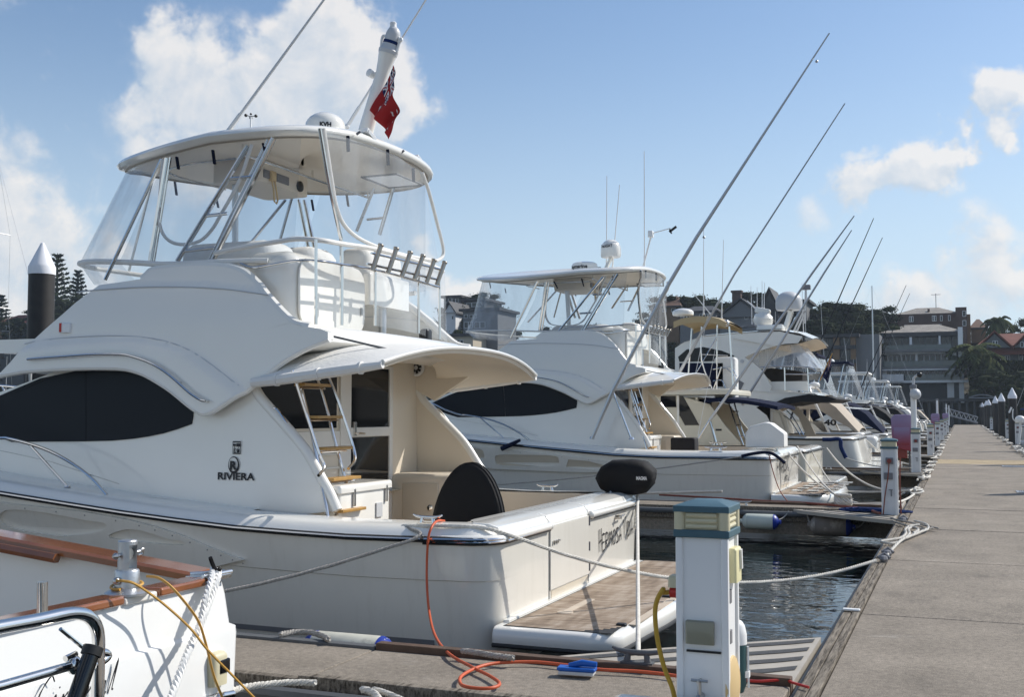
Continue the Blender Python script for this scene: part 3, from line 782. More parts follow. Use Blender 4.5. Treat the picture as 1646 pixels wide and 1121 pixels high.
# ---------------- lamp poles ----------------
def lamp(x, y, h, label, big=False):
    t = thing('lamp_pole', (x, y, 0), label, 'lamp pole', 'white poles along the walkway')
    g = G(); g.tube([(x, y, 0), (x, y, h)], .075 if big else .07, 12); g.obj('pole', white, t)
    g = G(); g.box((x-.13, y-.13, 0), (x+.13, y+.13, .03)); g.obj('base_plate', galv, t)
    g = G(); rbox(g, (x-.09, y-.09, h), (x+.09, y+.09, h+.12), .03); g.obj('head', greyp, t)
    if big:
        g = G(); g.lathe([(.02,-.05),(.14,-.03),(.15,.05),(.08,.13),(.02,.15)], (x+.05, y-.12, h-.15), 16, axis=(.5,-1,.1)); g.obj('lamp_shade', vent, t)
        g = G(); g.tube([(x, y, h+.1), (x+.02, y, h+.3), (x+.12, y-.05, h+.38)], .035, 8); g.obj('arm', vent, t)
        g = G(); g.ball((x+.17, y-.07, h+.38), .075); g.obj('lens', black, t)
lamp(-1.20, 32.4, 2.25, 'slim white lamp pole with grey lamp head beside the third pedestal', True)
lamp(-1.6, 86.6, 2.5, 'white pole beside the second pink cabinet')
lamp(-1.6, 140, 2.6, 'white pole beside the third pink cabinet')
lamp(-1.45, 153, 2.5, 'farthest white pole near the end of the walkway')
# ================= FLYBRIDGE YACHTS =================
X1, YC = -3.5, 10.55
YN = 8.3
ZGP = [(-17.8,1.62),(-13,1.28),(-10,.97),(-8.68,.84),(-7.92,.765),(-6.86,.665),(-5.8,.59),(-4.74,.562),(-3.5,.575)]
def zg(x): return interp(x, ZGP)
def hbm(u):
    if u < 7: return 2.25+.10*math.sin(PI*u/12)
    return (2.25+.10*math.sin(PI*7/12))*max(0., 1-((u-7)/7.2)**2.4)
def ysn(x, z): return YC-(1.80-.05*(z-.75)-max(0., -9.3-x)**1.7*.085)
def yskn(x, z): return ysn(x, z)-.11
def yff(f): return lambda x, z: 2*YC-f(x, z)
def SP(pts, yf, n=0, closed=True):
    out = []
    for p in pts:
        if p[0] == 'w': out.append((p[1], p[2])); continue
        x, z = -6, 1.5
        for _ in range(4):
            q = ony(p[0], p[1], yf(x, z)); x, z = q.x, q.z
        out.append((x, z))
    return out
def px_on(yf, px, py):
    x, z = -6, 1.5
    for _ in range(4):
        q = ony(px, py, yf(x, z)); x, z = q.x, q.z
    return Vector((x, yf(x, z), z))

def build_yacht(first, label):
    D = first
    t = thing('motor_yacht', (-9.5, YC, WZ), label, 'motor yacht', 'white flybridge yachts in the first two berths')
    # ---------- hull ----------
    us = [0.0, .3, .6, .9, 1.3, 1.8, 2.4, 3, 3.6, 4.2, 4.8, 5.4, 6, 6.6, 7.2, 7.8, 8.4, 9, 9.6, 10.2, 10.8, 11.4, 12, 12.6, 13.1, 13.6, 13.95, 14.2]
    lev = [(-.1, None), (0., 0), (.22, 0), (.40, 0), (.60, 0), (.73, 0), (.737, .012), (.85, .012), (1., .012)]
    def hrow(fr, ex):
        row = []
        def zz(u):
            zb = -.70+1.15*(max(u-4, 0)/10.2)**2; zt = zg(X1-u)
            return lerp(zb, zt, fr) if fr >= 0 else zb-.28+.25*(u/14.2)
        def ww(u):
            wc = .93-.45*(u/14.2)**1.5; f = max(fr, 0)
            w = lerp(wc, 1, f**(1+1.0*u/14.2)) if fr >= 0 else .05
            return w*hbm(u)-(0 if ex is None else (.012-ex))
        sh = .90+.10*max(fr, 0)
        cr = .26
        h0 = ww(0)
        for k in range(6):
            row.append((X1+.0, YC-(h0-cr)*k/5, zz(0)))
        for k in range(1, 6):
            a = PI/2*k/5
            row.append((X1-cr*(1-math.cos(a)), YC-(h0-cr)-cr*math.sin(a), zz(0)))
        for u in us:
            if u <= cr+.05: continue
            row.append((X1-u*sh if u > 5 else X1-u*(1-(1-sh)*u/5), YC-ww(u), zz(u)))
        return row
    rows = [hrow(f, e) for f, e in lev]
    def mir(r): return [(x, 2*YC-y, z) for x, y, z in r]
    g = G(); g.grid(rows); g.grid([mir(r) for r in rows]); g.obj('hull', gelh, t, sm=30, merge=True)
    top = rows[-1]
    full = [p for p in top[::-1]]+[p for p in mir(top)[1:]]
    # sheer line: rub rail
    def rail_line(off, dz):
        out = []
        n = len(full)
        for i, p in enumerate(full):
            a = Vector(full[max(i-1, 0)]); b = Vector(full[min(i+1, n-1)]); tt = (b-a); tt.z = 0; tt.normalize(); nn = tt.cross(Vector((0,0,1)))
            c = Vector(p)
            if (c+nn-Vector((-9, YC, c.z))).length < (c-Vector((-9, YC, c.z))).length: nn = -nn
            out.append(c+nn*off+Vector((0,0,dz)))
        return out
    side = lambda L: [p for p in L if p.x < X1-.02 or abs(p.y-YC) > 1.9]
    g = G()
    for half in (rail_line(.012, .0)[:len(top)-4], rail_line(.012, .0)[len(top)+3:]): g.tube(half, .026, 8)
    g.obj('rub_rail', rub, t)
    g = G()
    for half in (rail_line(.036, .005)[:len(top)-4], rail_line(.036, .005)[len(top)+3:]): g.tube(half, .0125, 6)
    g.obj('rail_strip', steel, t)
    # boot stripe
    g = G(); bs = []
    for u in (.55, 1, 2, 3, 4, 5, 6, 7, 8):
        w = (lerp(.93-.45*(u/14.2)**1.5, 1, .34**(1+u/14.2))*hbm(u)-.006); bs.append((u, w))
    for s in (1, -1):
        g.grid([[(X1-u, YC-s*(w), -.31+.02*max(u-4,0)) for u, w in bs], [(X1-u, YC-s*(w+.006), -.265+.02*max(u-4,0)) for u, w in bs]])
    g.obj('boot_stripe', greyp, t, sm=0)
    # ---------- deck cap ----------
    prof = [(.0, .02), (.035, .075), (.07, .135), (.13, .178), (.22, .192), (.40, .196)]
    prof = [(a, b*.58) for a, b in prof]
    def caprow(ins, dz):
        r = []
        for p in top:
            x, y, z = p
            yy = min(YC, y+ins) if y < YC else y
            if x > X1-.3: xx = x-ins*(1 if y > YC-1.99 else max(0, (x-(X1-.26))/.26))
            else: xx = x
            if xx > X1-ins-.26 and y < YC-1.9: yy = y+ins*.8
            r.append((xx, min(yy, YC), z+dz))
        return r
    cr_ = [caprow(a, b) for a, b in prof]
    g = G(); g.grid(cr_); g.grid([mir(r) for r in cr_])
    g.obj('deck_edge', gel, t, sm=50, merge=True)
    # foredeck and side deck
    g = G(); rws = []
    for u in [2.5]+[k*.8+3 for k in range(15)]:
        w = max(.02, hbm(u)-.395); x = X1-u; z = zg(x)+prof[-1][1]
        rws.append([(x, YC+w*s/6, z+.05*(1-(s/6)**2)*(u > 6)) for s in range(-6, 7)])
    g.grid(rws); g.obj('foredeck', gel, t)
    # cockpit
    zs, ci = .02, .415
    g = G(); g.box((X1-2.75, YC-1.86, zs-.04), (X1-.42, YC+1.86, zs)); g.obj('cockpit_sole', teak, t, sm=0)
    ztop = zg(-4.7)+.10
    for s in (-1, 1):
        ya, yb = YC+s*1.86, YC+s*1.90
        g = G(); g.box((X1-2.75, min(ya, yb), zs), (X1-.42, max(ya, yb), ztop)); g.obj('cockpit_lining', cream, t, sm=0)
    g = G(); g.box((X1-.46, YC-1.86, zs), (X1-.42, YC+1.86, ztop)); g.obj('transom_lining', cream, t, sm=0)
    # raised transom coaming in three segments
    def cap_seg(a, b, name, lip):
        pr = [(-.42, .54), (-.42, .62), (-.37, .675), (-.25, .695), (-.12, .69), (-.035, .665), (-.004, .62), (.004, .56)]
        g = G(); g.prism([(X1+p, a, z) for p, z in pr], [(X1+p, b, z) for p, z in pr]); o = g.obj(name, gel, t, bev=.012)
        return o
    y_a, y_b = 9.64, 10.79
    cap_seg(YN+.22, y_a-.012, 'transom_coaming', 1)
    cap_seg(y_a+.012, y_b-.012, 'gate_coaming', 0)
    cap_seg(y_b+.012, 2*YC-YN-.22, 'transom_coaming', 1)
    for (a, b) in ((YN+.22, y_a-.03), (y_b+.05, 2*YC-YN-.22)):
        sg = 1 if a < 10 else -1; zr_ = .575; cy_ = YN+.26+.02 if sg > 0 else 2*YC-YN-.28
        P = [Vector((X1+.018, b if sg > 0 else a, zr_)), Vector((X1+.018, cy_, zr_))]+[Vector((X1-.26+.278*math.cos(q), cy_-sg*.278*math.sin(q), zr_)) for q in (.3,.6,.9,1.2,1.5)]+[Vector((X1-.6, cy_-sg*.285, zr_-.005)), Vector((X1-1.1, cy_-sg*.29, zr_-.01))]
        g = G(); g.tube(P, [.036]*7+[.03,.015], 10)
        g.ball(P[0], .042)
        lp = g.obj('transom_rail', gel, t)
        g = G(); g.tube([p+(p-Vector((X1-.5, cy_+sg*.3, p.z))).normalized()*.03-Vector((0,0,.018)) for p in P[:-1]], .010, 6); g.obj('rail_strip', steel, lp)
        g = G(); g.tube([p+(p-Vector((X1-.5, cy_+sg*.3, p.z))).normalized()*.012-Vector((0,0,.036)) for p in P[:-1]], .010, 6); g.obj('rubber_insert', rub, lp)
    # transom gate panel and seams
    g = G(); g.box((X1-.01, y_a+.012, -.01), (X1+.014, y_b-.012, .575)); g.obj('transom_gate', gelh, t, bev=.006)
    g = G()
    for yy in (y_a, y_b): g.box((X1-.002, yy-.008, -.09), (X1+.004, yy+.008, .575))
    g.obj('gate_seam', rubg, t, sm=0)
    g = G(); g.box((X1-.01, y_a+.05, -.085), (X1+.006, y_b-.03, -.02)); g.obj('threshold', creamd, t, sm=0)
    for z_ in (.47, .22, .02):
        g = G(); g.tube([(X1+.016, y_b, z_), (X1+.016, y_b, z_+.09)], .009, 6); g.obj('hinge', greyp, t)
    g = G()
    for dy in (0, .06, .12):
        g.box((X1+.012, y_a+.06+dy, .40), (X1+.026, y_a+.085+dy, .43)); g.tube([(X1+.02, y_a+.075+dy, .43), (X1+.045, y_a+.075+dy, .425)], .007, 6)
    g.obj('gate_latch', steeld, t)
    g = G(); g.tube([(X1, y_b+.95, .47), (X1+.07, y_b+.95, .475)], .022, 8); g.tube([(X1+.06, y_b+.9, .48), (X1+.06, y_b+1.12, .49)], .009, 6); g.obj('ski_hook', steeld, t)
    # ---------- swim platform ----------
    PZ = -.105
    pe, pr_ = (0., .28) if D else (.08, .75)
    pl = [(X1+.0, YN+.02), (X1+.75+pe-(pr_-.28), YN+.02)]+[(X1+.75+pe-(pr_-.28)+pr_*math.sin(PI/2*k/7), YN+.02+pr_-pr_*math.cos(PI/2*k/7)) for k in range(1, 8)]
    pl = pl+[(X1+1.10+pe, YC-.9), (X1+1.12+pe, YC), (X1+1.10+pe, YC+.9)]+[(x, 2*YC-y) for x, y in pl[::-1]]
    def shrink(p, s): cx = X1; return (cx+(p[0]-cx)*(1-s*.8) if p[0] > X1 else p[0], YC+(p[1]-YC)*(1-s*.42))
    rws = []
    for s_, z_ in ((.05, -.15), (.012, -.14), (0, -.11), (0, -.06), (.018, -.02), (.05, -.004), (.09, 0)):
        rws.append([(*shrink(p, s_), PZ+z_) for p in pl])
    g = G(); g.grid(rws); g.ngon(rws[-1]); g.ngon(rws[0][::-1]); pf = g.obj('swim_platform', gel, t, sm=50)
    g = G(); g.tube([(*shrink(p, -.004), PZ-.14) for p in pl], .018, 8); g.obj('platform_fender', rub, pf)
    g = G(); n = 84; y0, y1 = YN+.12, 2*YC-YN-.12; xe = X1+.97
    for i in range(n):
        a = lerp(y0, y1, i/n); b = lerp(y0, y1, (i+1)/n)-.011
        d = min(a-y0, y1-b); x1 = xe-((.24*max(0, 1-d/.35)**2) if D else .62*max(0, 1-d/.8)**2)
        g.box((X1+.075, a, PZ-.003), (x1, b, PZ+.0045))
    g.obj('teak_plank', teak, pf, sm=0, kind='stuff')
    g = G(); g.box((X1+.06, y0-.02, PZ-.002), (xe-.01, y1+.02, PZ+.0025)); g.obj('caulking', caulk, pf, sm=0)
    g = G()
    for (a, b) in ((YN+.5, YN+1.28), (YN+1.29, YN+2.6), (YN+2.62, YN+3.9)): g.box((X1+.985, a, PZ-.002), (X1+1.045, b, PZ+.007))
    g.obj('edge_plank', mat('pale_teak', (.50,.42,.33), .7, var=.1), pf, sm=0)
    g = G(); g.box((X1+.30, YN+.85, PZ+.004), (X1+.37, YN+1.55, PZ+.010)); g.lathe([(.07, 0), (.07, .006), (.05, .008)], (X1+.335, YN+.82, PZ+.004), 16); g.obj('step_hatch', mat('pale_teak', (.5,.42,.33)), pf, sm=0)
    for yy in (YN+.42, YN+1.9):
        g = G(); rbox(g, (X1+.9, yy, PZ), (X1+.98, yy+.06, PZ+.022), .01); g.obj('deck_fitting', black, pf)
    g = G(); g.box((X1+.002, YN+.24, PZ-.002), (X1+.055, 2*YC-YN-.24, PZ+.022)); g.obj('platform_trim', gel, pf, bev=.006)

    # ---------- saloon sides ----------
    aft = [(534,822),(522,793),(510,772),(486,728),(455,690),(424,655),(410,638),(402,622),(399,606)]
    A = SP(aft, ysn)
    bot = [(x, zg(x)+.085) for x in (-15.2, -14, -12.5, -11, -9.5, -8.3, -7.2, -6.3, -5.6)]
    topl = [(-6.3, 2.0), (-7.2, 2.1), (-8.4, 2.05), (-9.0, 1.88), (-9.8, 1.66), (-11, 1.52), (-12.3, 1.46), (-13.6, 1.42), (-15.2, 1.40)]
    outer = A+topl+bot
    for s, yf in ((-1, ysn), (1, yff(ysn))):
        g = G(); patch(g, outer, yf, 0, .07, sgn=s, step=.25); g.obj('saloon_side', gel, t, sm=40)
        g = G(); patch(g, [(x, z) for x, z in A+[(-5.75, 2.05), (-5.6, 2.22), (-6.2, 2.22), (-6.2, .8)]], yf, -.075, 0, sgn=s, step=0); g.obj('cockpit_wing_lining', cream, t) if s > 0 else None
    # rolled aft edge of the wings
    for yf in (ysn, yff(ysn)):
        g = G(); sg = 1 if yf is ysn else -1
        P = [Vector((x+.03, yf(x, z)+sg*.035, z)) for x, z in spline2(A, 3)]
        g.tube(P, .05, 10); g.obj('wing_edge', gel, t)
    # saloon windows
    w1 = SP([(140,593.5),(193,593.5),(228,600),(264,618),(293,639),(312,656),(311,670),(309,682),(287,690),(264,697),(240,702),(214,706),(180,709),(140,710)], ysn)
    w1 = w1[0:1]+[p for p in w1[1:7]]+w1[7:]
    w2 = SP([(139.3,593.5),(139.3,710),(64,710.5),(20,711)], ysn)
    x2 = w2[1][0]
    w2o = [w2[0], w2[1], w2[2], w2[3], (-9.4, 1.40), (-9.9, 1.44), (-10.1, 1.50), (-9.7, 1.62), (-9.1, 1.82), (-8.7, 1.95)]
    for s, yf in ((-1, ysn), (1, yff(ysn))):
        for w in (w1, w2o):
            g = G(); patch(g, w, yf, .012, .02, sgn=s, step=.25); g.obj('side_window', screen, t)
    # ---------- flybridge sides ----------
    low = [(2,604),(40,597),(75,594.5),(107,592.5),(150,591),(193,591.5),(215,595),(235,602),(258,615),(279,629),(297,644),(311,655),(322,662),(332,665),(344,661),(357,653),(375,641),(393,629),(420,607),(436,594),(455,580),(475,568),(497,557),(515,550),(527,545)]
    up = [(527,534),(515,529),(495,526),(480,524),(467,519),(455,509),(442,496),(428,481),(413,465),(403,455),(393,446),(380,437),(365,431),(345,427),(321,425.5),(290,426.5),(260,429),(234,433),(226,440),(218,447.5),(190,452),(153,457),(144,467),(120,486),(100,505),(72,530),(46,554),(22,583)]
    O = SP(low+up, yskn)
    zA = SP([(40,553),(64,548),(110,543),(171,540),(228,542),(271,550),(300,561),(321,573),(345,590),(365,606),(384,620)], yskn)
    zB = SP([(120,470),(150,466),(190,463),(232,461),(280,461),(321,462),(365,465),(409,471),(430,474)], yskn)
    def sst(v): v = max(0, min(1, v)); return v*v*(3-2*v)
    def crease(x, z):
        e = 0
        if zA[0][0] < x: za = interp(x, zA) if x < zA[-1][0] else zA[-1][1]-(x-zA[-1][0])*1.2; e += .045*sst((za-z)/.07)
        else: e += .045*sst((zA[0][1]-z)/.07)
        zb = interp(x, zB); e -= .03*sst((z-zb)/.06)
        # upper shoulder leans inboard
        e -= .10*max(0, z-2.45)**1.3
        return e
    for s, yf in ((-1, yskn), (1, yff(yskn))):
        g = G(); patch(g, O, yf, 0, .10, sgn=s, step=.05, dy=crease)
        g.obj('flybridge_side', gel, t, sm=50)
    # rounded edge beads
    for sg, yf in ((1, yskn), (-1, yff(yskn))):
        Lw = SP(low, yskn); g = G()
        g.tube([(x, yf(x, z)+sg*.028-sg*crease(x, z), z) for x, z in spline2(Lw, 2)], .032, 8); g.obj('lower_bead', gel, t)
        Up = SP(up[2:20], yskn); g = G()
        g.tube([(x, yf(x, z)+sg*.05-sg*crease(x, z), z) for x, z in spline2(Up, 2)], .05, 8); g.obj('coaming_roll', gel, t)
    for nm, L_ in (('moulding_line', zA), ('moulding_line', zB)):
        for sg, yf in ((1, yskn), (-1, yff(yskn))):
            g = G(); g.tube([(x, yf(x, z)-sg*(crease(x, z)+.0), z) for x, z in spline2(L_, 3)], .0075, 6); g.obj(nm, vent, t)
    for px_, py_, s_ in ((262, 817, 0),):
        q = ony(px_, py_, YN+.08); g = G(); g.lathe([(.045, 0), (.045, .008), (.02, .012)], (q.x, q.y, q.z), 14, axis=(0,-.8,.6)); g.obj('filler_cap', mat('brass', (.35,.25,.1), .35, metal=1), t)
    for cx_, cy_ in ((-4.15, YN+.17), (-4.6, 2*YC-YN-.18)):
        cleat(t, (cx_, cy_, zg(cx_)+.108), 0, .7, steel)
    # near-side brow grab rail + side light
    g = G(); R = [(44,578),(60,576.5),(107,573),(150,570),(193,570),(214,574),(240,583),(264,597),(286,615),(305,632),(322,643),(330,645)]
    Q = [px_on(lambda x, z: yskn(x, z)-.05-crease(x, z), *p) for p in R]
    g.tube(spline(Q, 3), .014, 8)
    for i in (0, 4, 8, -1): g.tube([Q[i], Q[i]+Vector((0,.06,0))], .012, 6)
    g.obj('brow_rail', steel, t)
    q = px_on(lambda x, z: yskn(x, z)-.0-crease(x, z), 106, 527)
    g = G(); rbox(g, (q.x-.07, q.y-.03, q.z-.05), (q.x+.07, q.y+.03, q.z+.05), .02); sl_ = g.obj('side_light', white, t)
    g = G(); g.box((q.x-.055, q.y-.036, q.z-.045), (q.x-.03, q.y-.02, q.z+.045)); g.obj('lens', red, sl_)
    # front of the superstructure, mostly hidden
    g = G(); rws = []
    st = [(-8.5, 2.0, 2.05, 1.85), (-9.0, 1.84, 1.0, 1.9), (-9.8, 1.62, 1.0, 1.9), (-11.0, 1.50, 1.0, 1.75), (-13, 1.42, 1.1, 1.35), (-14.4, 1.36, 1.15, .8), (-15.2, 1.30, 1.2, .3)]
    for x, zt, zb, w in st:
        w = YC-ysn(x, 1.5) if x > -14 else w
        rws.append([(x, YC-w, zt-.02), (x, YC-w*.85, zt+.03), (x, YC-w*.4, zt+.06), (x, YC, zt+.07), (x, YC+w*.4, zt+.06), (x, YC+w*.85, zt+.03), (x, YC+w, zt-.02)])
    g.grid(rws); g.obj('coachroof', gel, t)
    # flybridge front fairing
    FZ = 2.36
    g = G()
    def wS(x): return YC-yskn(x, 2.2)-.02
    r0 = []; r1 = []; r2 = []; r3 = []
    for k in range(-8, 9):
        s = k/8; c = math.cos(s*PI/2)
        r0.append((-8.75-.35*c, YC+s*(wS(-8.9)-.06), 2.0)); r1.append((-8.25-.35*c, YC+s*(wS(-8.5)-.08), 2.40)); r2.append((-7.75-.4*c, YC+s*(wS(-8)-.14), 2.82)); r3.append((-7.6-.4*c, YC+s*(wS(-8)-.18), 2.93))
    g.grid([r0, r1, r2, r3]); g.obj('flybridge_front', gel, t)
    g = G(); g.box((-9.3, YC-1.72, FZ-.14), (-5.62, YC+1.72, FZ)); g.obj('flybridge_floor', gel, t, sm=0)
    # aft edge of flybridge deck
    rws = []
    m = 14
    for k in range(m+1):
        s = k/m*2-1; y = YC+s*1.83; bx = -5.62+.20*(1-abs(s)**3)
        zz = FZ+.03-.0*abs(s)
        rws.append([(bx-.3, y, zz-.02), (bx-.08, y, zz+.03), (bx+.05, y, zz+.01), (bx+.12, y, zz-.06), (bx+.13, y, zz-.13), (bx+.02, y, zz-.2), (bx-.3, y, zz-.24)])
    g = G(); g.grid(rws); g.obj('deck_edge_moulding', gel, t, sm=60)
    # ---------- awning over the cockpit ----------
    def aw(a, b, dz=0, ins=0):
        """a across 0..1 near to far, b 0 root .. 1 aft"""
        s = 2*a-1; y = YC+s*(1.90-ins)
        xr = -5.62-.36*abs(s)**3; xa = X1-1.18+.10*(1-s*s)
        zr = 2.24-.33*abs(s)**5; za = 2.26-.205*abs(s)**2.4
        x = lerp(xr, xa-ins, b); z = lerp(zr, za, b)+.05*math.sin(PI*b)*(1-s**4)
        return (x, y, z+dz)
    rws = [[aw(i/24, j/8) for i in range(25)] for j in range(9)]
    g = G(); g.grid(rws); g.obj('awning', wcanvas if D else gel, t, sm=60)
    rws = [[aw(i/24, j/8, -.045-.02*(j > 0), .02) for i in range(25)] for j in range(9)]
    g = G(); g.grid(rws); g.grid([[aw(i/24, 1) for i in range(25)], [aw(i/24, 1, -.065, .02) for i in range(25)]])
    for a in (0, 1): g.grid([[aw(a, j/8) for j in range(9)], [aw(a, j/8, -.065, .02) for j in range(9)]])
    g.obj('awning_lining', cream, t, sm=50)
    g = G(); g.tube([aw(i/24, 1.0, -.01) for i in range(25)], .022, 8); g.obj('awning_edge', gel, t)
    # rolled side curtain along the near and far edges
    for a in (0, 1):
        g = G(); P = [Vector(aw(a, b/6, -.035)) for b in range(7)]
        P[0].x -= .05
        g.tube(P, [.045,.05,.052,.05,.05,.045,.035], 8)
        for p in P[1:-1:2]: g.tube([p-Vector((.012,0,0)), p+Vector((.012,0,0))], .06, 10)
        g.obj('rolled_curtain', wcanvas, t)
    # awning stay
    g = G(); p, q = onx(510, 535, -5.5), onx(641, 566, -4.85); g.tube([p, q], .012, 6)
    for v in (p, q): g.ball(v, .025, 8)
    g.obj('awning_stay', rubg, t)
    # ---------- aft bulkhead ----------
    BX = -6.15
    g = G(); g.box((BX-.06, YC-1.70, .02), (BX, YC+1.70, 2.24)); g.obj('bulkhead', cream, t, sm=0)
    g = G(); g.box((BX+.0, 8.82, 1.44), (BX+.012, 10.34, 2.12)); g.obj('aft_window', glass2, t, bev=.004)
    g = G(); g.box((BX, 8.82, 1.18), (BX+.02, 10.40, 1.41)); g.obj('window_sill', gel, t, bev=.01)
    g = G(); g.box((BX, 10.40, .02), (BX+.028, 10.62, 2.14)); g.box((BX, 11.50, .02), (BX+.028, 11.58, 2.14)); g.box((BX, 10.62, 2.10), (BX+.028, 11.5, 2.14)); g.box((BX, 10.62, 1.335), (BX+.03, 11.5, 1.44)); fr = g.obj('door_frame', gel, t, bev=.008)
    g = G(); g.box((BX, 10.63, 1.44), (BX+.014, 11.49, 2.10)); g.obj('door_glass', glass2, t, bev=.004)
    g = G(); g.box((BX, 10.63, .1), (BX+.014, 11.49, 1.33)); g.obj('door_glass', dglass, t, bev=.004)
    g = G(); g.tube([(BX+.03, 10.68, 1.38), (BX+.08, 10.68, 1.38), (BX+.08, 10.82, 1.37)], .012, 6); g.box((BX+.02, 10.65, 1.35), (BX+.05, 10.70, 1.50)); g.obj('door_handle', steel, t)
    g = G(); g.tube([(BX+.02, 9.35, 1.28), (BX+.09, 9.35, 1.28)], .03, 10); g.tube([(BX+.07, 9.30, 1.3), (BX+.07, 9.42, 1.33)], .01, 6); g.obj('tap_fitting', steel, t)
    for zz in (1.165, 1.02, .80):
        g = G(); g.tube([(BX+.01, 8.85, zz), (BX+.012, 10.38, zz+.0)], .012, 6); g.obj('bulkhead_moulding', gel, t)
    # galley cabinets
    g = G(); rbox(g, (BX, 8.86, .02), (-5.22, 9.82, .90), .04); cb = g.obj('cockpit_freezer', gel, t)
    g = G(); rbox(g, (BX+.02, 8.84, .87), (-5.20, 9.84, .945), .03); g.obj('lid', gel, cb)
    g = G(); g.box((-5.218, 9.52, .60), (-5.205, 9.64, .74)); g.obj('switch_panel', vent, cb, bev=.004)
    for yy in (9.08, 9.7): g = G(); g.box((-5.218, yy, .74), (-5.195, yy+.03, .90)); g.obj('hasp', steeld, cb, bev=.004)
    g = G(); rbox(g, (BX, 11.55, .02), (-5.30, 12.30, .90), .07); cb = g.obj('cockpit_cabinet', cream, t)
    g = G(); rbox(g, (-5.98, 11.535, .12), (-5.52, 11.555, .80), .01); cd_ = g.obj('cabinet_door', creamd, cb, bev=.01)
    g = G(); g.lathe([(.035, 0), (.035, .01), (.02, .016)], (-5.62, 11.535, .52), 14, axis=(0,-1,0)); g.obj('latch', steel, cd_)
    g = G(); P = [(-6.2,1.9),(-6.2,2.26),(-4.95,2.20),(-5.45,2.02),(-5.90,1.74)]; g.prism([(a, 12.205, b) for a, b in P], [(a, 12.27, b) for a, b in P]); g.obj('awning_bracket', cream, t, bev=.02)
    # speaker
    sp_ = ony(675, 592, 12.27)
    g = G(); g.lathe([(.105, 0), (.105, .02), (.085, .028), (.08, .012), (.01, .012)], (sp_.x, 12.185, sp_.z), 24, axis=(0,-1,0)); so_ = g.obj('speaker', white, t)
    g = G()
    for k in range(8):
        a = 2*PI*k/8+.2; g.obox((sp_.x+.05*math.cos(a), 12.162, sp_.z+.05*math.sin(a)), Matrix.Rotation(-a, 3, 'Y'), (.045, .012, .026))
    g.obj('speaker_cone', black, so_, sm=0)
    # ---------- cockpit ladder ----------
    def LP(px, py, x): return onx(px, py, x)
    lx = lambda py: lerp(-5.72, -5.25, (py-600)/230)
    def LL(pts, r, name='ladder_rail', m=steel):
        g = G(); g.tube(spline([LP(a, b, lx(b)) for a, b in pts], 3), r, 8); return g.obj(name, m, lad)
    lad = G(); lad.tube([LP(476, 596, lx(596)), LP(483, 618, lx(618)), LP(500, 690, lx(690)), LP(513, 755, lx(755)), LP(524, 812, lx(812)), LP(530, 850, lx(850)), LP(534, 880, lx(880))], .017, 8)
    lad = lad.obj('cockpit_ladder', steel, t)
    LL([(504,594),(520,640),(536,700),(552,760),(563,800),(571,832),(578,870)], .017)
    g = G(); g.tube(spline([LP(a, b, lx(b)+.10) for a, b in [(470,596),(484,640),(500,690),(513,730),(521,748),(518,758),(512,765)]], 3), .015, 8); g.obj('ladder_handrail', steel, lad)
    g = G(); g.tube(spline([LP(a, b, lx(b)+.10) for a, b in [(521,590),(538,630),(552,670),(562,700),(570,728),(570,742),(560,754)]], 3), .015, 8); g.obj('ladder_handrail', steel, lad)
    for a, b, py in ((475,519,618.5),(496,540,671),(510,554,722),(521,566,771.6),(536,574,822.6)):
        p, q = LP(a, py, lx(py)), LP(b, py, lx(py)); g = G(); g.box((p.x-.02, p.y, p.z-.014), (p.x+.10, q.y, p.z+.014)); g.obj('ladder_tread', teakv, lad, bev=.006)
        g = G(); g.tube([(p.x+.02, p.y, p.z-.03), (p.x+.02, q.y, p.z-.03)], .010, 6); g.obj('tread_bar', steel, lad)
    # wing handrails
    for sg, yf in ((1, ysn), (-1, yff(ysn))):
        g = G(); P = [px_on(lambda x, z: ysn(x, z), *p) for p in ((424,661),(436,657),(446,668),(470,705),(495,744),(508,762),(510,780),(507,790))]
        P = [Vector((p.x+.03, YC-(YC-p.y-.02)*sg, p.z)) for p in P]
        g.tube(spline(P, 3), .014, 8); g.obj('wing_handrail', steel, t)
    # bow rail
    g = G()
    RP = [ony(*p, YN+.22) for p in ((184,795),(178,788),(160,768),(130,745),(96,726),(60,713),(24,704.5),(0,700))]
    RP = [Vector((p.x, YC-hbm(X1-p.x)+.2, p.z)) for p in RP]
    RB = RP+[Vector((x, YC-max(.05, hbm(X1-x)-.16), zg(x)+.72)) for x in (-9.8, -11, -12.4, -13.8, -15, -16.2, -17, -17.5)]
    RF = [Vector((p.x, 2*YC-p.y, p.z)) for p in RB]
    for L in (RB, RF):
        g = G(); g.tube(spline(L, 3), .016, 8); rr = g.obj('bow_rail', steel, t)
        for (x, xb) in ((-8.45, -8.0), (-9.9, -9.5), (-11.4, -11.1), (-13, -12.7), (-14.6, -14.4), (-16, -15.9)):
            sgn = 1 if L is RB else -1
            pt = min(spline(L, 4), key=lambda v: abs(v.x-x)); g = G(); b = Vector((xb, YC-sgn*(max(.05, hbm(X1-xb)-.26)), zg(xb)+.115)); g.tube([pt, b], .013, 6); g.lathe([(.035, 0), (.03, .012)], b, 10); g.obj('stanchion', steel, rr)
        g = G(); sgn = 1 if L is RB else -1
        g.tube([Vector((x, YC-sgn*(max(.05, hbm(X1-x)-.22)), zg(x)+dz)) for x, dz in ((-7.35, .22), (-8.2, .34), (-9.7, .42), (-11.2, .44), (-13, .45))], .004, 5); g.obj('rail_wire', steeld, rr)
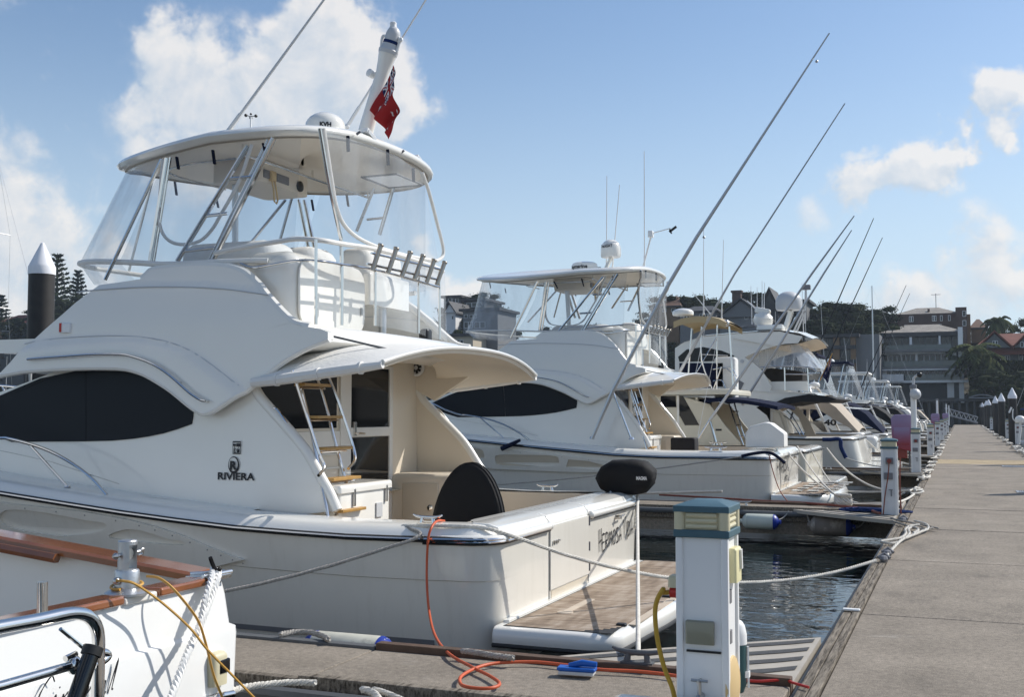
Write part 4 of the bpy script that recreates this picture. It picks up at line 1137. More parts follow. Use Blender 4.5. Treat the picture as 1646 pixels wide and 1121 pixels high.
    # hull side panel with recesses
    def yhull(x, z):
        u = X1-x; zb = -.70+1.15*(max(u-4, 0)/10.2)**2; zt = zg(x); f = max(0, min(1, (z-zb)/(zt-zb))); wc = .93-.45*(u/14.2)**1.5
        return YC-(lerp(wc, 1, f**(1+1.0*u/14.2))*hbm(u))
    if D:
        pn = [(395,900),(370,891),(340,878),(300,860),(260,846),(220,835),(150,822),(80,814),(0,806)]
        T_l = [ony(*p, YN) for p in pn]; T_l = [(p.x, p.z) for p in T_l]
        T_l += [(-9.5, .74), (-10.2, .66), (-9.9, .30), (-9, .12), (-8, .06), (-6.9, .05)]
        def hole(L): return [(p.x, p.z) for p in spline([ony(*p, YN) for p in L], 3, True)]
        h1 = hole([(6,832),(20,820),(60,820),(110,828),(150,836),(178,840),(181,847),(168,854),(135,860),(95,861),(40,853),(12,845)])
        h2 = hole([(183,860),(200,853),(222,850),(250,856),(280,866),(303,870),(300,876),(240,872),(190,866)])
    else:
        def shp(x0, x1, z0, z1, n=10, pw=3): 
            cx, cz = (x0+x1)/2, (z0+z1)/2
            return [(cx+(x1-x0)/2*math.copysign(abs(math.cos(a))**(2/pw), math.cos(a)), cz+(z1-z0)/2*math.copysign(abs(math.sin(a))**(2/pw), math.sin(a))) for a in [2*PI*k/20 for k in range(20)]]
        T_l = [(-5.6, .36), (-6.2, .49), (-6.9, .57), (-8, .68), (-9.5, .80), (-11, .95), (-11.2, .45), (-9.5, .33), (-8, .26), (-6.6, .23), (-6.0, .25)]
        h1 = shp(-8.1, -6.95, .34, .57, pw=5); h2 = [(-6.85, .33), (-6.8, .49), (-6.4, .46), (-6.05, .37), (-5.95, .31), (-6.3, .30)]
    hl = [h1, h2] if D else [h1, h2, shp(-9.5, -8.3, .42, .68, pw=5)]
    for s, yf in ((-1, yhull), (1, yff(yhull))):
        g = G(); patch(g, T_l, yf, .042, .05, holes=hl, sgn=s, step=.2); g.obj('hull_panel', gelh, t, sm=40)
        for h in hl:
            g = G(); cx = sum(p[0] for p in h)/len(h); cz = sum(p[1] for p in h)/len(h)
            inner = [(cx+(a-cx)*1.04, cz+(b-cz)*1.06) for a, b in h]
            patch(g, inner, yf, .006, 0, sgn=s, step=.2, dy=(lambda x, z, c=cz: -.0+.018*((z-c)/.1))); g.obj('hull_recess', creamd if not D else gelh, t)
        g = G()
        for i, p in enumerate(spline2([(a, b) for a, b in T_l[:9]], 3)[::2]): g.ball((p[0], yf(p[0], p[1]-.03)+s*.044, p[1]-.03), .007, 6)
        g.obj('panel_screws', greyp, t, kind='stuff')
    for i in range(18):
        pass
    # ---------- emblem and names ----------
    if D:
        uv, uz = Vector((1, 0, 0)), Vector((0, .03, 1))
        q = ony(350, 771, 8.76); text('maker_name', 'RIVIERA', (q.x, ysn(q.x, q.z)-.008, q.z), uv, uz, .092, inkm, t, bold=.003, squash=1.28)
        q = ony(376, 748, 8.76); yy = ysn(q.x, q.z)-.012
        g = G()
        for k in range(28):      # crescent ring of varying width
            a0, a1 = 2*PI*k/28, 2*PI*(k+1)/28
            def rr_(a): return .07, .07-.005-.009*(1+math.cos(a+.7))
            A_1 = [(q.x+r*.88*math.cos(a), yy, q.z+r*1.15*math.sin(a)) for a in (a0, a1) for r in rr_(a)]
            g.add([A_1[0], A_1[1], A_1[3], A_1[2]], [(0,1,2,3)])
        g.obj('maker_emblem', inkm, t, sm=0)
        text('emblem_letter', 'R', (q.x-.042, yy-.001, q.z-.040), uv, uz, .105, inkm, t, bold=.006, squash=1.1)
        q = ony(382, 720, 8.78); yy = ysn(q.x, q.z)-.012; w, h = .045, .06
        g = G()
        for (a, b, c_, d_) in ((-w, h-.012, w, h), (-w, -h, w, -h+.006), (-w, -h, -w+.006, h), (w-.006, -h, w, h), (-w, h-.045, -w*.2, h-.025), (-w*.1, h-.05, w, h-.02), (-w*.6, -h, -w*.45, h-.04), (w*.3, -h, w*.45, h-.04)):
            g.add([(q.x+a, yy, q.z+b), (q.x+c_, yy, q.z+b), (q.x+c_, yy, q.z+d_), (q.x+a, yy, q.z+d_)], [(0,1,2,3)])
        g.obj('badge', inkm, t, sm=0)
        text('badge_letters', '12M', (q.x-w*.85, yy-.001, q.z-h*.85), uv, uz, .06, inkm, t, bold=.001, squash=.7)
        a_, b_ = onx(962, 893, X1), onx(1017, 875, X1)
        strokes('boat_name', 'HERMOSA Vpda'.replace('pda', 'pDA'), (X1+.005, a_.y+.01, a_.z+.03), (0, 1, .05), (0, 0, 1), .155, .0095, inkm, t, adv=.25)
    # ---------- flybridge interior ----------
    g = G()
    for s in (1,):
        g.box((-7.9, YC-1.70, FZ), (-6.5, YC-1.2, FZ+.46)); g.obj('fly_lounge', cream, t, bev=.04)
    def lump(a, b, r, name, m, th_=None):
        g = G(); rbox(g, a, b, r, 4); return g.obj(name, m, t)
    lump((-7.35, YC-1.35, 2.86), (-6.25, YC-.75, 3.32), .16, 'bolster_cover', wcanvas)
    lump((-6.9, YC-.6, 2.8), (-6.2, YC-.0, 3.36), .18, 'seat_cover', wcanvas)
    lump((-7.8, YC-.2, 2.8), (-7.1, YC+1.0, 3.30), .16, 'helm_cover', wcanvas)
    lump((-6.5, YC+.35, 2.9), (-6.1, YC+1.25, 3.46), .12, 'seat_cover', wcanvas)
    # large white cabinet door facing aft
    g = G(); rbox(g, (-6.45, YC-1.55, FZ), (-5.84, YC-.12, 3.16), .16, 4); hc = g.obj('fly_cabinet', gel, t)
    g = G(); A1 = onx(497, 430, -5.83); 
    P = []
    y0, y1, z0, z1, r = YC-1.46, YC-.2, 2.42, 3.10, .18
    for (cy, cz, a0) in ((y1-r, z1-r, 0), (y0+r, z1-r, PI/2), (y0+r, z0+r, PI), (y1-r, z0+r, 1.5*PI)):
        for k in range(6): a = a0+PI/2*k/5; P.append((cy+r*math.cos(a), cz+r*math.sin(a)))
    g.prism([(-5.838, a, b) for a, b in P], [(-5.815, a, b) for a, b in P]); cd_ = g.obj('cabinet_door', gel, hc, bev=.008)
    g = G(); g.box((-5.814, y1-.1, 2.62), (-5.80, y1-.07, 2.70)); g.obj('latch', steeld, cd_, bev=.003)
    g = G(); rbox(g, (-6.05, YC+.15, 2.78), (-5.95, YC+1.1, 3.14), .03); g.obj('chair_back', gel, t)
    g = G(); g.tube([(-6.05, YC+.62, FZ), (-6.05, YC+.62, 2.85)], .045, 12); g.obj('chair_post', alu, t)
    g = G(); g.tube([(-5.6, YC+.72, FZ+.0), (-5.6, YC+.72, FZ+.16)], .035, 10); rbox(g, (-5.6, YC+.65, FZ+.02), (-5.5, YC+.79, FZ+.18), .03); g.obj('stern_camera', black, t)
    g = G(); g.tube([onx(378, 284, -7.2), onx(378, 425, -7.2)], .035, 10); g.obj('helm_pole', alu, t)
    # ---------- hardtop ----------
    HX0, HX1 = -9.14, -5.60
    def rim(s, z, ins=0):
        """s in 0..1 round the plan, 0 = aft centre, going near side"""
        a = 2*PI*s; c, n_ = math.cos(a), math.sin(a)
        ex = 3.6 if c > 0 else 1.65
        den = (abs(c)**ex+abs(n_)**ex)**(1/ex)
        c, n_ = c/den, n_/den
        L1, L2 = 1.15, 2.30; xm = HX1-1.15
        x = xm+c*(L1 if c > 0 else L2)*(1-ins); y = YC-n_*1.69*(1-ins)
        zt = 4.26+.03*(y-8.8)+.11*(1-abs(n_)**2.2)-.23*max(0,-c)*abs(n_)*(1 if n_ > 0 else .2)+.03*max(0,-c)
        return Vector((x, y, zt+z))
    NS = 64
    rws = [[rim(k/NS, dz, ins) for k in range(NS)] for ins, dz in ((.10, -.01), (.045, -.03), (.012, -.012), (0, .02), (.012, .055), (.05, .085), (.14, .11), (.4, .14), (.75, .15), (.98, .155))]
    g = G(); g.grid(rws, closeu=True); ht = g.obj('hardtop', gel, t, sm=60)
    rws = [[rim(k/NS, dz, ins) for k in range(NS)] for ins, dz in ((.10, -.01), (.13, .015), (.3, .03), (.6, .035), (.98, .035))]
    g = G(); g.grid(rws, closeu=True); g.obj('hardtop_lining', mat('headliner', (.74,.67,.57), .5), t, sm=60)
    g = G(); g.tube([rim(k/NS, -.035, .05) for k in range(NS)], .011, 5, closed=True); g.obj('awning_track', mat('tan_track', (.35,.30,.24), .5), ht)
    # overhead radio console + hatch + grab rails
    ZU = 4.33
    a_, b_ = onx(420, 262, -7.55), onx(490, 290, -7.55)
    g = G(); rbox(g, (-7.4, YC-.75, 4.05), (-6.82, YC+.30, 4.32), .08); rc = g.obj('radio_console', mat('headliner', (.74,.67,.57)), t)
    g = G()
    for yy, w in ((YC-.62, .12), (YC-.38, .24)): rbox(g, (-6.83, yy, 4.10), (-6.805, yy+w, 4.19), .01)
    g.obj('radio', greyp, rc)
    g = G(); g.lathe([(.06, 0), (.06, .02), (.03, .03)], (-6.82, YC+.08, 4.13), 18, axis=(1,0,0)); g.obj('dial', black, rc)
    g = G(); g.tube([(-6.80, YC-.50, 4.12), (-6.77, YC-.50, 4.0), (-6.77, YC-.48, 3.86), (-6.76, YC-.45, 3.84), (-6.76, YC-.43, 3.88), (-6.79, YC-.45, 4.1)], .010, 6); rbox(g, (-6.83, YC-.52, 4.08), (-6.77, YC-.43, 4.19), .02); g.obj('handset', tanp, rc)
    for x_, zd in ((-6.6, 4.20),):
        g = G(); g.tube([(x_, YC-1.3, zd-.02), (x_, YC+1.25, zd-.0)], .014, 8)
        for yy in (-1.3, 0, 1.25): g.tube([(x_, YC+yy, zd-.01), (x_, YC+yy, zd+.08)], .011, 6)
        g.obj('overhead_rail', steel, t)
    g = G(); g.tube(spline([(-6.6, YC-1.4, 4.12), (-7.3, YC-1.3, 4.13), (-7.8, YC-.9, 4.16), (-7.9, YC+.2, 4.2)], 5), .010, 6); g.obj('curtain_rail', steel, t)
    g = G(); g.box((-6.15, YC+.35, 4.235), (-5.75, YC+.95, 4.25)); g.obj('roof_hatch', mat('opal_hatch', (.85,.86,.88), .3), t, bev=.01)
    g = G(); g.tube([(-6.17, YC+.33, 4.235), (-5.73, YC+.33, 4.235), (-5.73, YC+.97, 4.235), (-6.17, YC+.97, 4.235)], .012, 6, closed=True); g.obj('hatch_frame', rubg, t)
    # ---------- supports ----------
    yn, yf_ = YC-1.62, YC+1.62
    def rod(a, b, ya, r=.019, m=steel, n='hardtop_post', yb=None):
        g = G(); p = ony(*a, ya); q = ony(*b, ya if yb is None else yb); g.tube([p, q], r, 8); return g.obj(n, m, t)
    rod((169,450),(260,256), yn, yb=YC-1.5); rod((240,428),(268,254), yn, .022); rod((246,428),(274,253), yn, .013)
    rod((285,420),(399,234), yn, .024); rod((342,420),(440,222), yn, .026); rod((336,420),(430,224), yn, .014)
    for a, b in (((370,287),(407,284)), ((333,347),(366,343)), ((297,404),(345,398))): rod(a, b, yn, .017, n='truss_rung')
    fy = YC+1.50
    rod((459,321),(384,414), fy); rod((469,318),(446,400), fy); rod((480,321),(496,400), fy, .022); rod((489,322),(506,402), fy, .024)
    rod((603,298),(573,372), fy, .02); rod((634,296),(610,378), fy, .024); rod((590,353),(618,350), fy, .015, n='truss_rung')
    if D:
        rod((252,262),(206,440), YC+1.3, .017)
    # aft posts at the clears
    AX = -5.52
    def on_aft(px, py): return onx(px, py, AX)
    for L, r in (([(514,206),(530,300),(545,370),(549,400),(549,523)], .019), ([(520,206),(533,290),(540,330),(552,360),(575,382),(610,398),(650,410),(690,418),(705,418),(713,404),(703,360),(690,310),(679,278)], .020)):
        g = G(); g.tube(spline([on_aft(*p) for p in L], 4), r, 8); g.obj('clears_frame' if r > .0195 else 'aft_post', wcanvas if r > .0195 else steel, t)
    g = G(); g.tube(spline([ony(*p, yn) for p in ((262,256),(256,330),(257,362),(268,384),(290,393),(320,388),(340,370),(355,345),(385,290),(405,232))], 4), .017, 8); g.obj('zip_piping', wcanvas, t)
    # rails round the aft end
    def rl(near, aft, r, name, m=steel):
        P = [ony(*p, YC-1.64) for p in near]+[onx(*p, -5.50) for p in aft]
        g = G(); g.tube(spline(P, 4), r, 8); return g.obj(name, m, t)
    rl([(345,407),(400,396),(450,388),(480,384)], [(520,387),(549,392),(600,400),(650,413),(700,430),(712,437)], .024, 'upper_rail', wcanvas if D else steel)
    rl([(366,428),(374,418),(404,430),(440,425),(478,419)], [(515,420),(549,425),(598,433),(650,446),(706,462)], .013, 'middle_rail')
    for a, b in (((508,385),(508,522)), ((603,402),(603,524)), ((673,425),(673,536)), ((706,437),(707,546))):
        g = G(); g.tube([on_aft(*a), on_aft(*b)], .015, 8); g.obj('rail_post', steel, t)
    # rod holders
    rk = G(); rk.tube([onx(597, 407, -5.44), onx(712, 434, -5.44)], .013, 6); rk.tube([onx(590, 424, -5.44), onx(705, 450, -5.44)], .013, 6); rk = rk.obj('rod_rack', steel, t)
    for a, b in (((611.7,395.7),(598.4,435)), ((636.7,401),(623.3,439.4)), ((659,407.3),(645.6,444.7)), ((679.5,412.6),(666,449)), ((697.4,419.8),(685.8,453.7)), ((714.3,423.3),(701.8,458))):
        p, q = onx(*a, -5.36), onx(*b, -5.42); g = G(); g.tube([p, q], .024, 12, cap=True); g.lathe([(.030, 0), (.033, .01), (.028, .022)], p, 12, axis=tuple(p-q)); rh = g.obj('rod_holder', chrome_dark, rk)
    # clears
    ZR = -.03
    def lowring(s):
        a = 2*PI*s; c, n_ = math.cos(a), math.sin(a); ex = 3.6 if c > 0 else 1.65
        den = (abs(c)**ex+abs(n_)**ex)**(1/ex); c, n_ = c/den, n_/den
        x = -7.2+c*(1.62 if c > 0 else 2.36); y = YC-n_*1.68
        return Vector((x, y, 3.05+max(0, -7.2-x)*.115))
    def cl(s0, s1, name, m=vinyl, n=16):
        A = [rim(lerp(s0, s1, k/n), -.03, .055) for k in range(n+1)]; B = [lowring(lerp(s0, s1, k/n)) for k in range(n+1)]
        g = G(); g.grid([[a.lerp(b, j/3) for a, b in zip(A, B)] for j in range(4)]); return g.obj(name, m, t)
    cl(.13, .30, 'side_curtain'); cl(.305, .50, 'front_curtain'); cl(.50, .695, 'front_curtain'); cl(.70, .87, 'side_curtain')
    g = G(); g.tube([lowring(lerp(.15, .85, k/40)) for k in range(41)], .028, 8); g.obj('curtain_hem', wcanvas, t)
    A = [lowring(lerp(.30, .70, k/24)) for k in range(25)]; B = [Vector((p.x+.18+.0*abs(p.y-YC), YC+(p.y-YC)*.94, p.z-.24)) for p in A]
    g = G(); g.grid([A, B]); g.obj('wind_deflector', vinyl, t)
    # aft curtain: upper and lower sheets
    UA = [on_aft(*p) for p in ((518,210),(560,222),(600,235),(640,252),(680,280))]; UB = [on_aft(*p) for p in ((549,392),(590,400),(630,408),(670,418),(707,432))]
    g = G(); g.grid([UA, UB]); g.obj('aft_curtain', vinyl, t)
    UC = [on_aft(*p) for p in ((603,524),(640,530),(673,537),(707,547),(719,550))]; UD = [on_aft(*p) for p in ((603,402),(640,411),(673,425),(706,437),(715,440))]
    g = G(); g.grid([UD, UC]); g.obj('lower_aft_curtain', vinyl, t)
    # navy straps
    for px, py, h, yy in ((284,252,20,yn), (342,241,23,yn), (281,292,22,YC+.9), (348,320,14,YC+1.6), (423,230,12,yn), (501,321,18,YC+1.62), (557,312,20,YC+1.4), (559,218,26,None), (623,240,26,None), (664,270,22,None)):
        p = ony(px, py, yy) if yy else onx(px, py, -5.58); q = ony(px+3, py+h, yy) if yy else onx(px+1, py+h, -5.58)
        g = G(); g.beam(p, q, .035, .02); g.obj('curtain_strap', vinyltab, t, bev=.006)
    return t

def spline2(pts, n):
    return [(v.x, v.y) for v in spline([(a, b, 0) for a, b in pts], n)]

Y_1 = build_yacht(True, 'nearest large white flybridge yacht with round emblem, cockpit ladder and teak platform')
# ---------- fittings on the nearest yacht's hardtop ----------
def dome(t, c, r, h, name='satellite_dome', m=None, lab=None):
    g = G(); pr = [(r*.93, 0), (r, h*.12), (r*1.0, h*.45)]
    for k in range(1, 8):
        a = PI/2*k/7; pr.append((max(.004, r*math.cos(a)), h*.45+(h*.55)*math.sin(a)))
    g.lathe(pr, c, 28); return g.obj(name, m or gel, t)
def antenna(t, p, q, r=.012, name='whip_antenna', m=None):
    g = G(); p, q = Vector(p), Vector(q); g.tube([p, p.lerp(q, .12), p.lerp(q, .13), q], [r*1.5, r*1.4, r, r*.55], 6); g.ball(p, r*2.4, 8); return g.obj(name, m or white, t)
c = ony(523, 197, 9.85); cz = 4.44
dome(Y_1, (c.x, 9.85, 4.42), .205, .27)
text('dome_lettering', 'KVH', (0,0,0), (1,0,0), (0,0,1), .06, inkm, Y_1, bold=.003, cyl=((c.x, 9.85, 4.50), .205, .55))
antenna(Y_1, ony(363, 216, 9.0), ony(560, -55, 9.0), .016)
antenna(Y_1, ony(558, 203, 12.1), ony(720, -58, 12.1), .015)
g = G(); p = ony(403, 207, 9.9); g.tube([p, p+Vector((0,0,.13))], .010, 6); w_ = g.obj('wind_sensor', white, Y_1)
g = G()
for k in range(3):
    a = 2*PI*k/3+.1; e = p+Vector((.06*math.cos(a), .06*math.sin(a), .135)); g.tube([p+Vector((0,0,.135)), e], .004, 5); g.ball(e, .019, 8)
g.ball(p+Vector((0,0,.16)), .013, 8); g.obj('cups', black, w_)
mb, mt = ony(588, 212, 10.6), ony(624, 84, 10.6)
g = G(); n_ = 8; g.tube([mb.lerp(mt, k/n_) for k in range(n_+1)], [.085,.083,.08,.078,.075,.073,.072,.085,.105], 14); ms = g.obj('mast', gel, Y_1)
g = G(); ax = (mt-mb).normalized(); g.lathe([(.105, -.02), (.11, .02), (.09, .05), (.085, .09)], mt, 20, axis=tuple(ax)); g.lathe([(.08, .12), (.08, .20), (.065, .25), (.03, .28), (.004, .285)], mt, 20, axis=tuple(ax)); th = g.obj('thermal_camera', vent, Y_1)
g = G(); g.lathe([(.084, .085), (.084, .125)], mt, 20, axis=tuple(ax)); g.obj('camera_band', navyb, th)
g = G(); a, b = mt+Vector((-.09,0,-.02)), mt+Vector((.10,0,-.02)); tp = ony(632, 50, 10.6); g.tube(spline([a, a+Vector((.02,0,.2)), tp-Vector((.06,0,.05)), tp], 5), .017, 8); g.tube(spline([b, b+Vector((.05,0,.15)), tp+Vector((.10,0,-.12)), tp], 5), .017, 8)
g.lathe([(.04, -.02), (.045, .03), (.035, .06), (.038, .09), (.03, .10)], tp, 12); g.obj('camera_guard', white, ms)
p = ony(601, 118, 10.6); g = G(); g.tube([p+Vector((.09,0,0)), p], .016, 8); g.lathe([(.025, -.05), (.045, -.03), (.045, .04), (.02, .05)], p+Vector((-.03,0,0)), 12, axis=(-.3,-1,.2)); g.obj('spotlight', white, ms)
g = G(); p, q = ony(577, 205, 10.9), ony(600, 140, 10.9); 
for px, py, x_ in ((592, 217, -5.66), (672, 259, -5.70)):
    p = onx(px, py, x_); g = G(); g.obox(p, Matrix.Rotation(-.35, 3, 'X'), (.09, .20, .055)); fl = g.obj('flood_light', white, Y_1, bev=.01)
    g = G(); g.obox(p+Vector((.048, 0, -.01)), Matrix.Rotation(-.35, 3, 'X'), (.006, .17, .04)); g.obj('lamp_glass', vent, fl)
for px, py, x_ in ((573, 216, -5.6), (644, 246, -5.62)):
    p = onx(px, py, x_); g = G(); g.tube([p, p+Vector((.03,.02,.03))], .014, 6); g.obj('cleat_fitting', greyp, Y_1)

# flag: red ensign hanging in folds from the mast
def flag(name, hoist_top, hoist_bot, drop, W_, label, reds, slack=.6):
    """cloth hanging limp: the hoist runs down the staff, the fly has fallen"""
    ht, hb_ = Vector(hoist_top), Vector(hoist_bot); nu, nv = 44, 30; V = []; Fc = []
    for i in range(nu+1):
        for j in range(nv+1):
            u, v = i/nu, j/nv
            base = ht.lerp(hb_, v)
            fold = .055*math.sin(u*9+v*2.5)*min(1, u*3)+.03*math.sin(u*17+v*5)
            V.append(base+Vector((lerp(W_, W_+.19, v)*u, fold+.04*u, -lerp(drop, drop*.6, v)*u)))
    g = G()
    def colr(u, v):
        star = lambda cu, cv, r: abs(u-cu)+abs(v-cv)*.7 < r
        if u < .5 and v < .5:
            x, y = u/.5, v/.5
            if abs(x-.5) < .055 or abs(y-.5) < .10: return 0
            if abs(x-.5) < .095 or abs(y-.5) < .17: return 2
            d = min(abs(x-y), abs(x-(1-y)))
            if d < .045: return 0
            if d < .12: return 2
            return 1
        for s_ in ((.25, .77, .06), (.75, .2, .04), (.65, .45, .035), (.87, .42, .035), (.76, .82, .04)):
            if star(*s_): return 2
        return reds
    for i in range(nu):
        for j in range(nv):
            g.m = 0; g.V = g.V
            Fc.append((i*(nv+1)+j, (i+1)*(nv+1)+j, (i+1)*(nv+1)+j+1, i*(nv+1)+j+1))
    g.add(V, Fc)
    k = 0
    for i in range(nu):
        for j in range(nv):
            g.M[k] = colr((i+.5)/nu, (j+.5)/nv); k += 1
    return g.obj(name, [flagr, flagb, flagw], None, label=label, cat='flag', sm=80)
fa = flag('ensign_flag', ony(632, 104, 10.5), ony(596, 178, 10.5), .56, .03, 'red ensign flag hanging limp from the mast of the nearest yacht', 0)

# ---------- things on or beside the nearest yacht ----------
g = G(); cc = Vector((-4.28, 9.6, .02))
rws = []
for dy, k in ((-.07, .9), (-.06, .97), (-.03, 1), (.03, 1), (.06, .97), (.07, .9)):
    rws.append([(cc.x+(.36-.04*max(0,math.sin(a)))*k*math.cos(a), cc.y+dy+.06*math.sin(a), cc.z+.53+.58*k*math.sin(a)) for a in [2*PI*i/40 for i in range(40)]])
g.grid(rws, closeu=True); g.ngon(rws[0][::-1]); g.ngon(rws[-1])
for q in (2, 3): g.tube(rws[q], .009, 6, closed=True)
g.obj('table_cover', canvas, None, label='black oval padded cover standing on edge in the cockpit of the nearest yacht', cat='cover', sm=50)
# covered barbecue
bc = ony(1005, 768, 12.55)
t = thing('covered_barbecue', (bc.x, 12.55, .76), 'black covered barbecue on the far corner of the nearest yacht transom', 'barbecue')
g = G(); rws = []
for x_, h0, h1, d in ((-.33, -.02, .03, .08), (-.26, -.15, .13, .17), (-.14, -.20, .20, .21), (.10, -.20, .215, .22), (.24, -.17, .20, .20), (.33, -.07, .12, .15), (.345, -.0, .07, .08)):
    ring = []
    for i in range(12):
        a = 2*PI*i/12; hy = h1 if math.sin(a) > 0 else -h0
        ring.append((bc.x+x_+.01*math.sin(a*3), 12.55+d*math.copysign(abs(math.cos(a))**.6, math.cos(a)), bc.z+hy*math.copysign(abs(math.sin(a))**.6, math.sin(a))))
    rws.append(ring)
g.grid(rws, closeu=True); g.ngon(rws[0][::-1]); g.ngon(rws[-1]); g.obj('cover', canvas, t, sm=60)
for dx in (-.16, .14):
    g = G(); g.tube([(bc.x+dx, 12.5, .70), (bc.x+dx, 12.5, bc.z-.15)], .014, 8); g.obj('leg', steel, t)
text('cover_lettering', 'MAGMA', (bc.x+.20, 12.30, bc.z-.01), (1,-.0,0), (0,0,1), .055, white, t, bold=.002, squash=.62)
g = G(); g.ball((bc.x-.11, 12.325, bc.z-.15), .014, 8); g.obj('press_stud', steel, t)

# ---------- second yacht ----------
UM = [(-1.3,-1.25),(0,0),(1.2,1.97),(2.05,2.78),(2.47,3.12),(3.2,3.87),(4.1,5.05),(5.66,6.83),(6.24,7.3),(14.2,15.6)]
ZM = [(-1.5,-1.5),(-.5,-.5),(-.27,-.14),(-.1,.07),(.6,.77),(.71,.90),(1.6,1.81),(2.03,2.24),(2.38,2.53),(3.02,3.28),(3.34,3.47),(4.2,4.42),(4.5,4.72),(8,8.2)]
def xf2(v):
    k = max(0., min(1., (v.z-3.95)/.2)); x = -7.0+(v.x+7.0)*(1+.10*k); y = YC+(v.y-YC)*(1+.12*k)
    return Vector((-3.36-interp(X1-x, UM), 21.5+(y-8.3)*.92, interp(v.z, ZM)))
XF[0] = xf2
Y_2 = build_yacht(False, 'second white flybridge yacht with two roof domes and four large letters on its transom')
XF[0] = None
g = G(); bc2 = (-6.0, 23.5, 4.6)
p = ony(940, 436, 23.4); g = G(); g.lathe([(.27, 0), (.29, .03), (.29, .10), (.27, .16), (.22, .185), (.02, .19)], (p.x, 23.4, p.z), 28); g.obj('radar_dome', gel, Y_2)
text('radar_lettering', 'Raymarine', (0,0,0), (1,0,0), (0,0,1), .11, inkm, Y_2, bold=.004, cyl=((p.x, 23.4, p.z+.04), .29, -.3))
p = ony(982, 414, 23.6); dome(Y_2, (p.x, 23.6, p.z), .225, .40, 'tall_satellite_dome')
g = G(); g.beam(ony(973, 434, 23.6), ony(984, 412, 23.6), .12, .06); g.obj('dome_bracket', gel, Y_2, bev=.01)
text('dome_lettering', 'TrackSAT', (0,0,0), (1,0,0), (0,0,1), .095, inkm, Y_2, bold=.002, squash=.8, cyl=((p.x, 23.6, p.z+.20), .225, -.25))
for a, b in (((975,438),(975.5,283)), ((984,436),(996,297)), ((1036,436),(1035.5,243))): antenna(Y_2, ony(*a, 24), ony(*b, 24), .014)
g = G(); P = [ony(*q, 24) for q in ((1032,436),(1047,378),(1052,374),(1078,367))]; g.tube(P[:2], .02, 6); g.tube(P[1:], .012, 6); rbox(g, (P[1].x-.06, 23.9, P[1].z-.05), (P[1].x+.05, 24.05, P[1].z+.09), .02); arm = g.obj('wind_sensor_arm', white, Y_2)
g = G(); p = P[-1]; g.beam(p+Vector((-.03,0,-.08)), p+Vector((.13,0,.03)), .03, .05); g.beam(p+Vector((-.02,0,-.02)), p+Vector((.02,0,-.12)), .03, .03); g.obj('wind_vane', black, arm)
for a, b, nm, r in (((952,706),(985,629),'outrigger_bracket',.03), ((1015,707),(985,629),'outrigger_bracket',.02)):
    g = G(); g.tube([ony(*a, 21.45), ony(*b, 21.45)], r, 8); g.lathe([(.06, 0), (.04, .05)], ony(*a, 21.47), 10); g.obj(nm, steel, Y_2)
g = G(); P = [ony(*a, 21.4) for a in ((952,706),(985,629),(1075,457),(1120,381),(1333,53))]; g.tube(P, [.035,.042,.04,.036,.014], 8)
for px, py in ((1129,375),(1310,92)): q = ony(px, py, 21.4); g.ball(q+Vector((.03,0,-.08)), .03, 8)
g.obj('outrigger', alu, Y_2)
a_ = onx(1250, 764, -3.35)
a_, b_ = onx(1251, 762, -3.33), onx(1272, 757, -3.33)
text('boat_name', 'FAST', (-3.325, a_.y, a_.z), (0,1,0), (0,0,1), .46, mat('dark_letter', (.045,.042,.038), .4), Y_2, bold=.004, squash=(b_.y-a_.y)/1.28)
text('boat_name', 'NTS', (-3.325, a_.y+.9, a_.z-.19), (0,1,0), (0,0,1), .15, inkm, Y_2, bold=.006, squash=1.1)
g = G(); rbox(g, (-3.9, 25.0, .95), (-3.45, 25.55, 1.35), .1); 
p0 = ony(1205, 722, 22.2); 
g = G(); pr = [(-.38,0),(-.38,.28),(-.28,.42),(.02,.50),(.12,.48),(.38,.28),(.38,0)]
bx, by, bz = ony(1229, 720, 22.4)
g.prism([(bx+a, by, bz+b) for a, b in pr], [(bx+a, by+.5, bz+b) for a, b in pr])
t = thing('covered_barbecue', (bx, by+.25, bz-.12), 'white covered barbecue box on the transom of the second yacht', 'barbecue')
g.obj('cover', wcanvas, t, bev=.03)
for dx in (-.2, .2): g = G(); g.tube([(bx+dx, by+.25, bz-.14), (bx+dx, by+.25, bz+.02)], .02, 6); g.obj('leg', steel, t)
g = G(); a, b = ony(1081, 722, 23.5), ony(1120, 704, 23.5)
rbox(g, (a.x, 23.3, a.z-.2), (b.x, 23.7, b.z), .04); g.obj('folded_chair', mat('black_mesh', (.012,.012,.015), .8), None, label='black folded deck chair in the cockpit of the second yacht', cat='chair')
g = G(); rbox(g, (onx(1103,0,-3.5).x-1.6, 24.2, .72), (-4.1, 24.8, .93), .05)

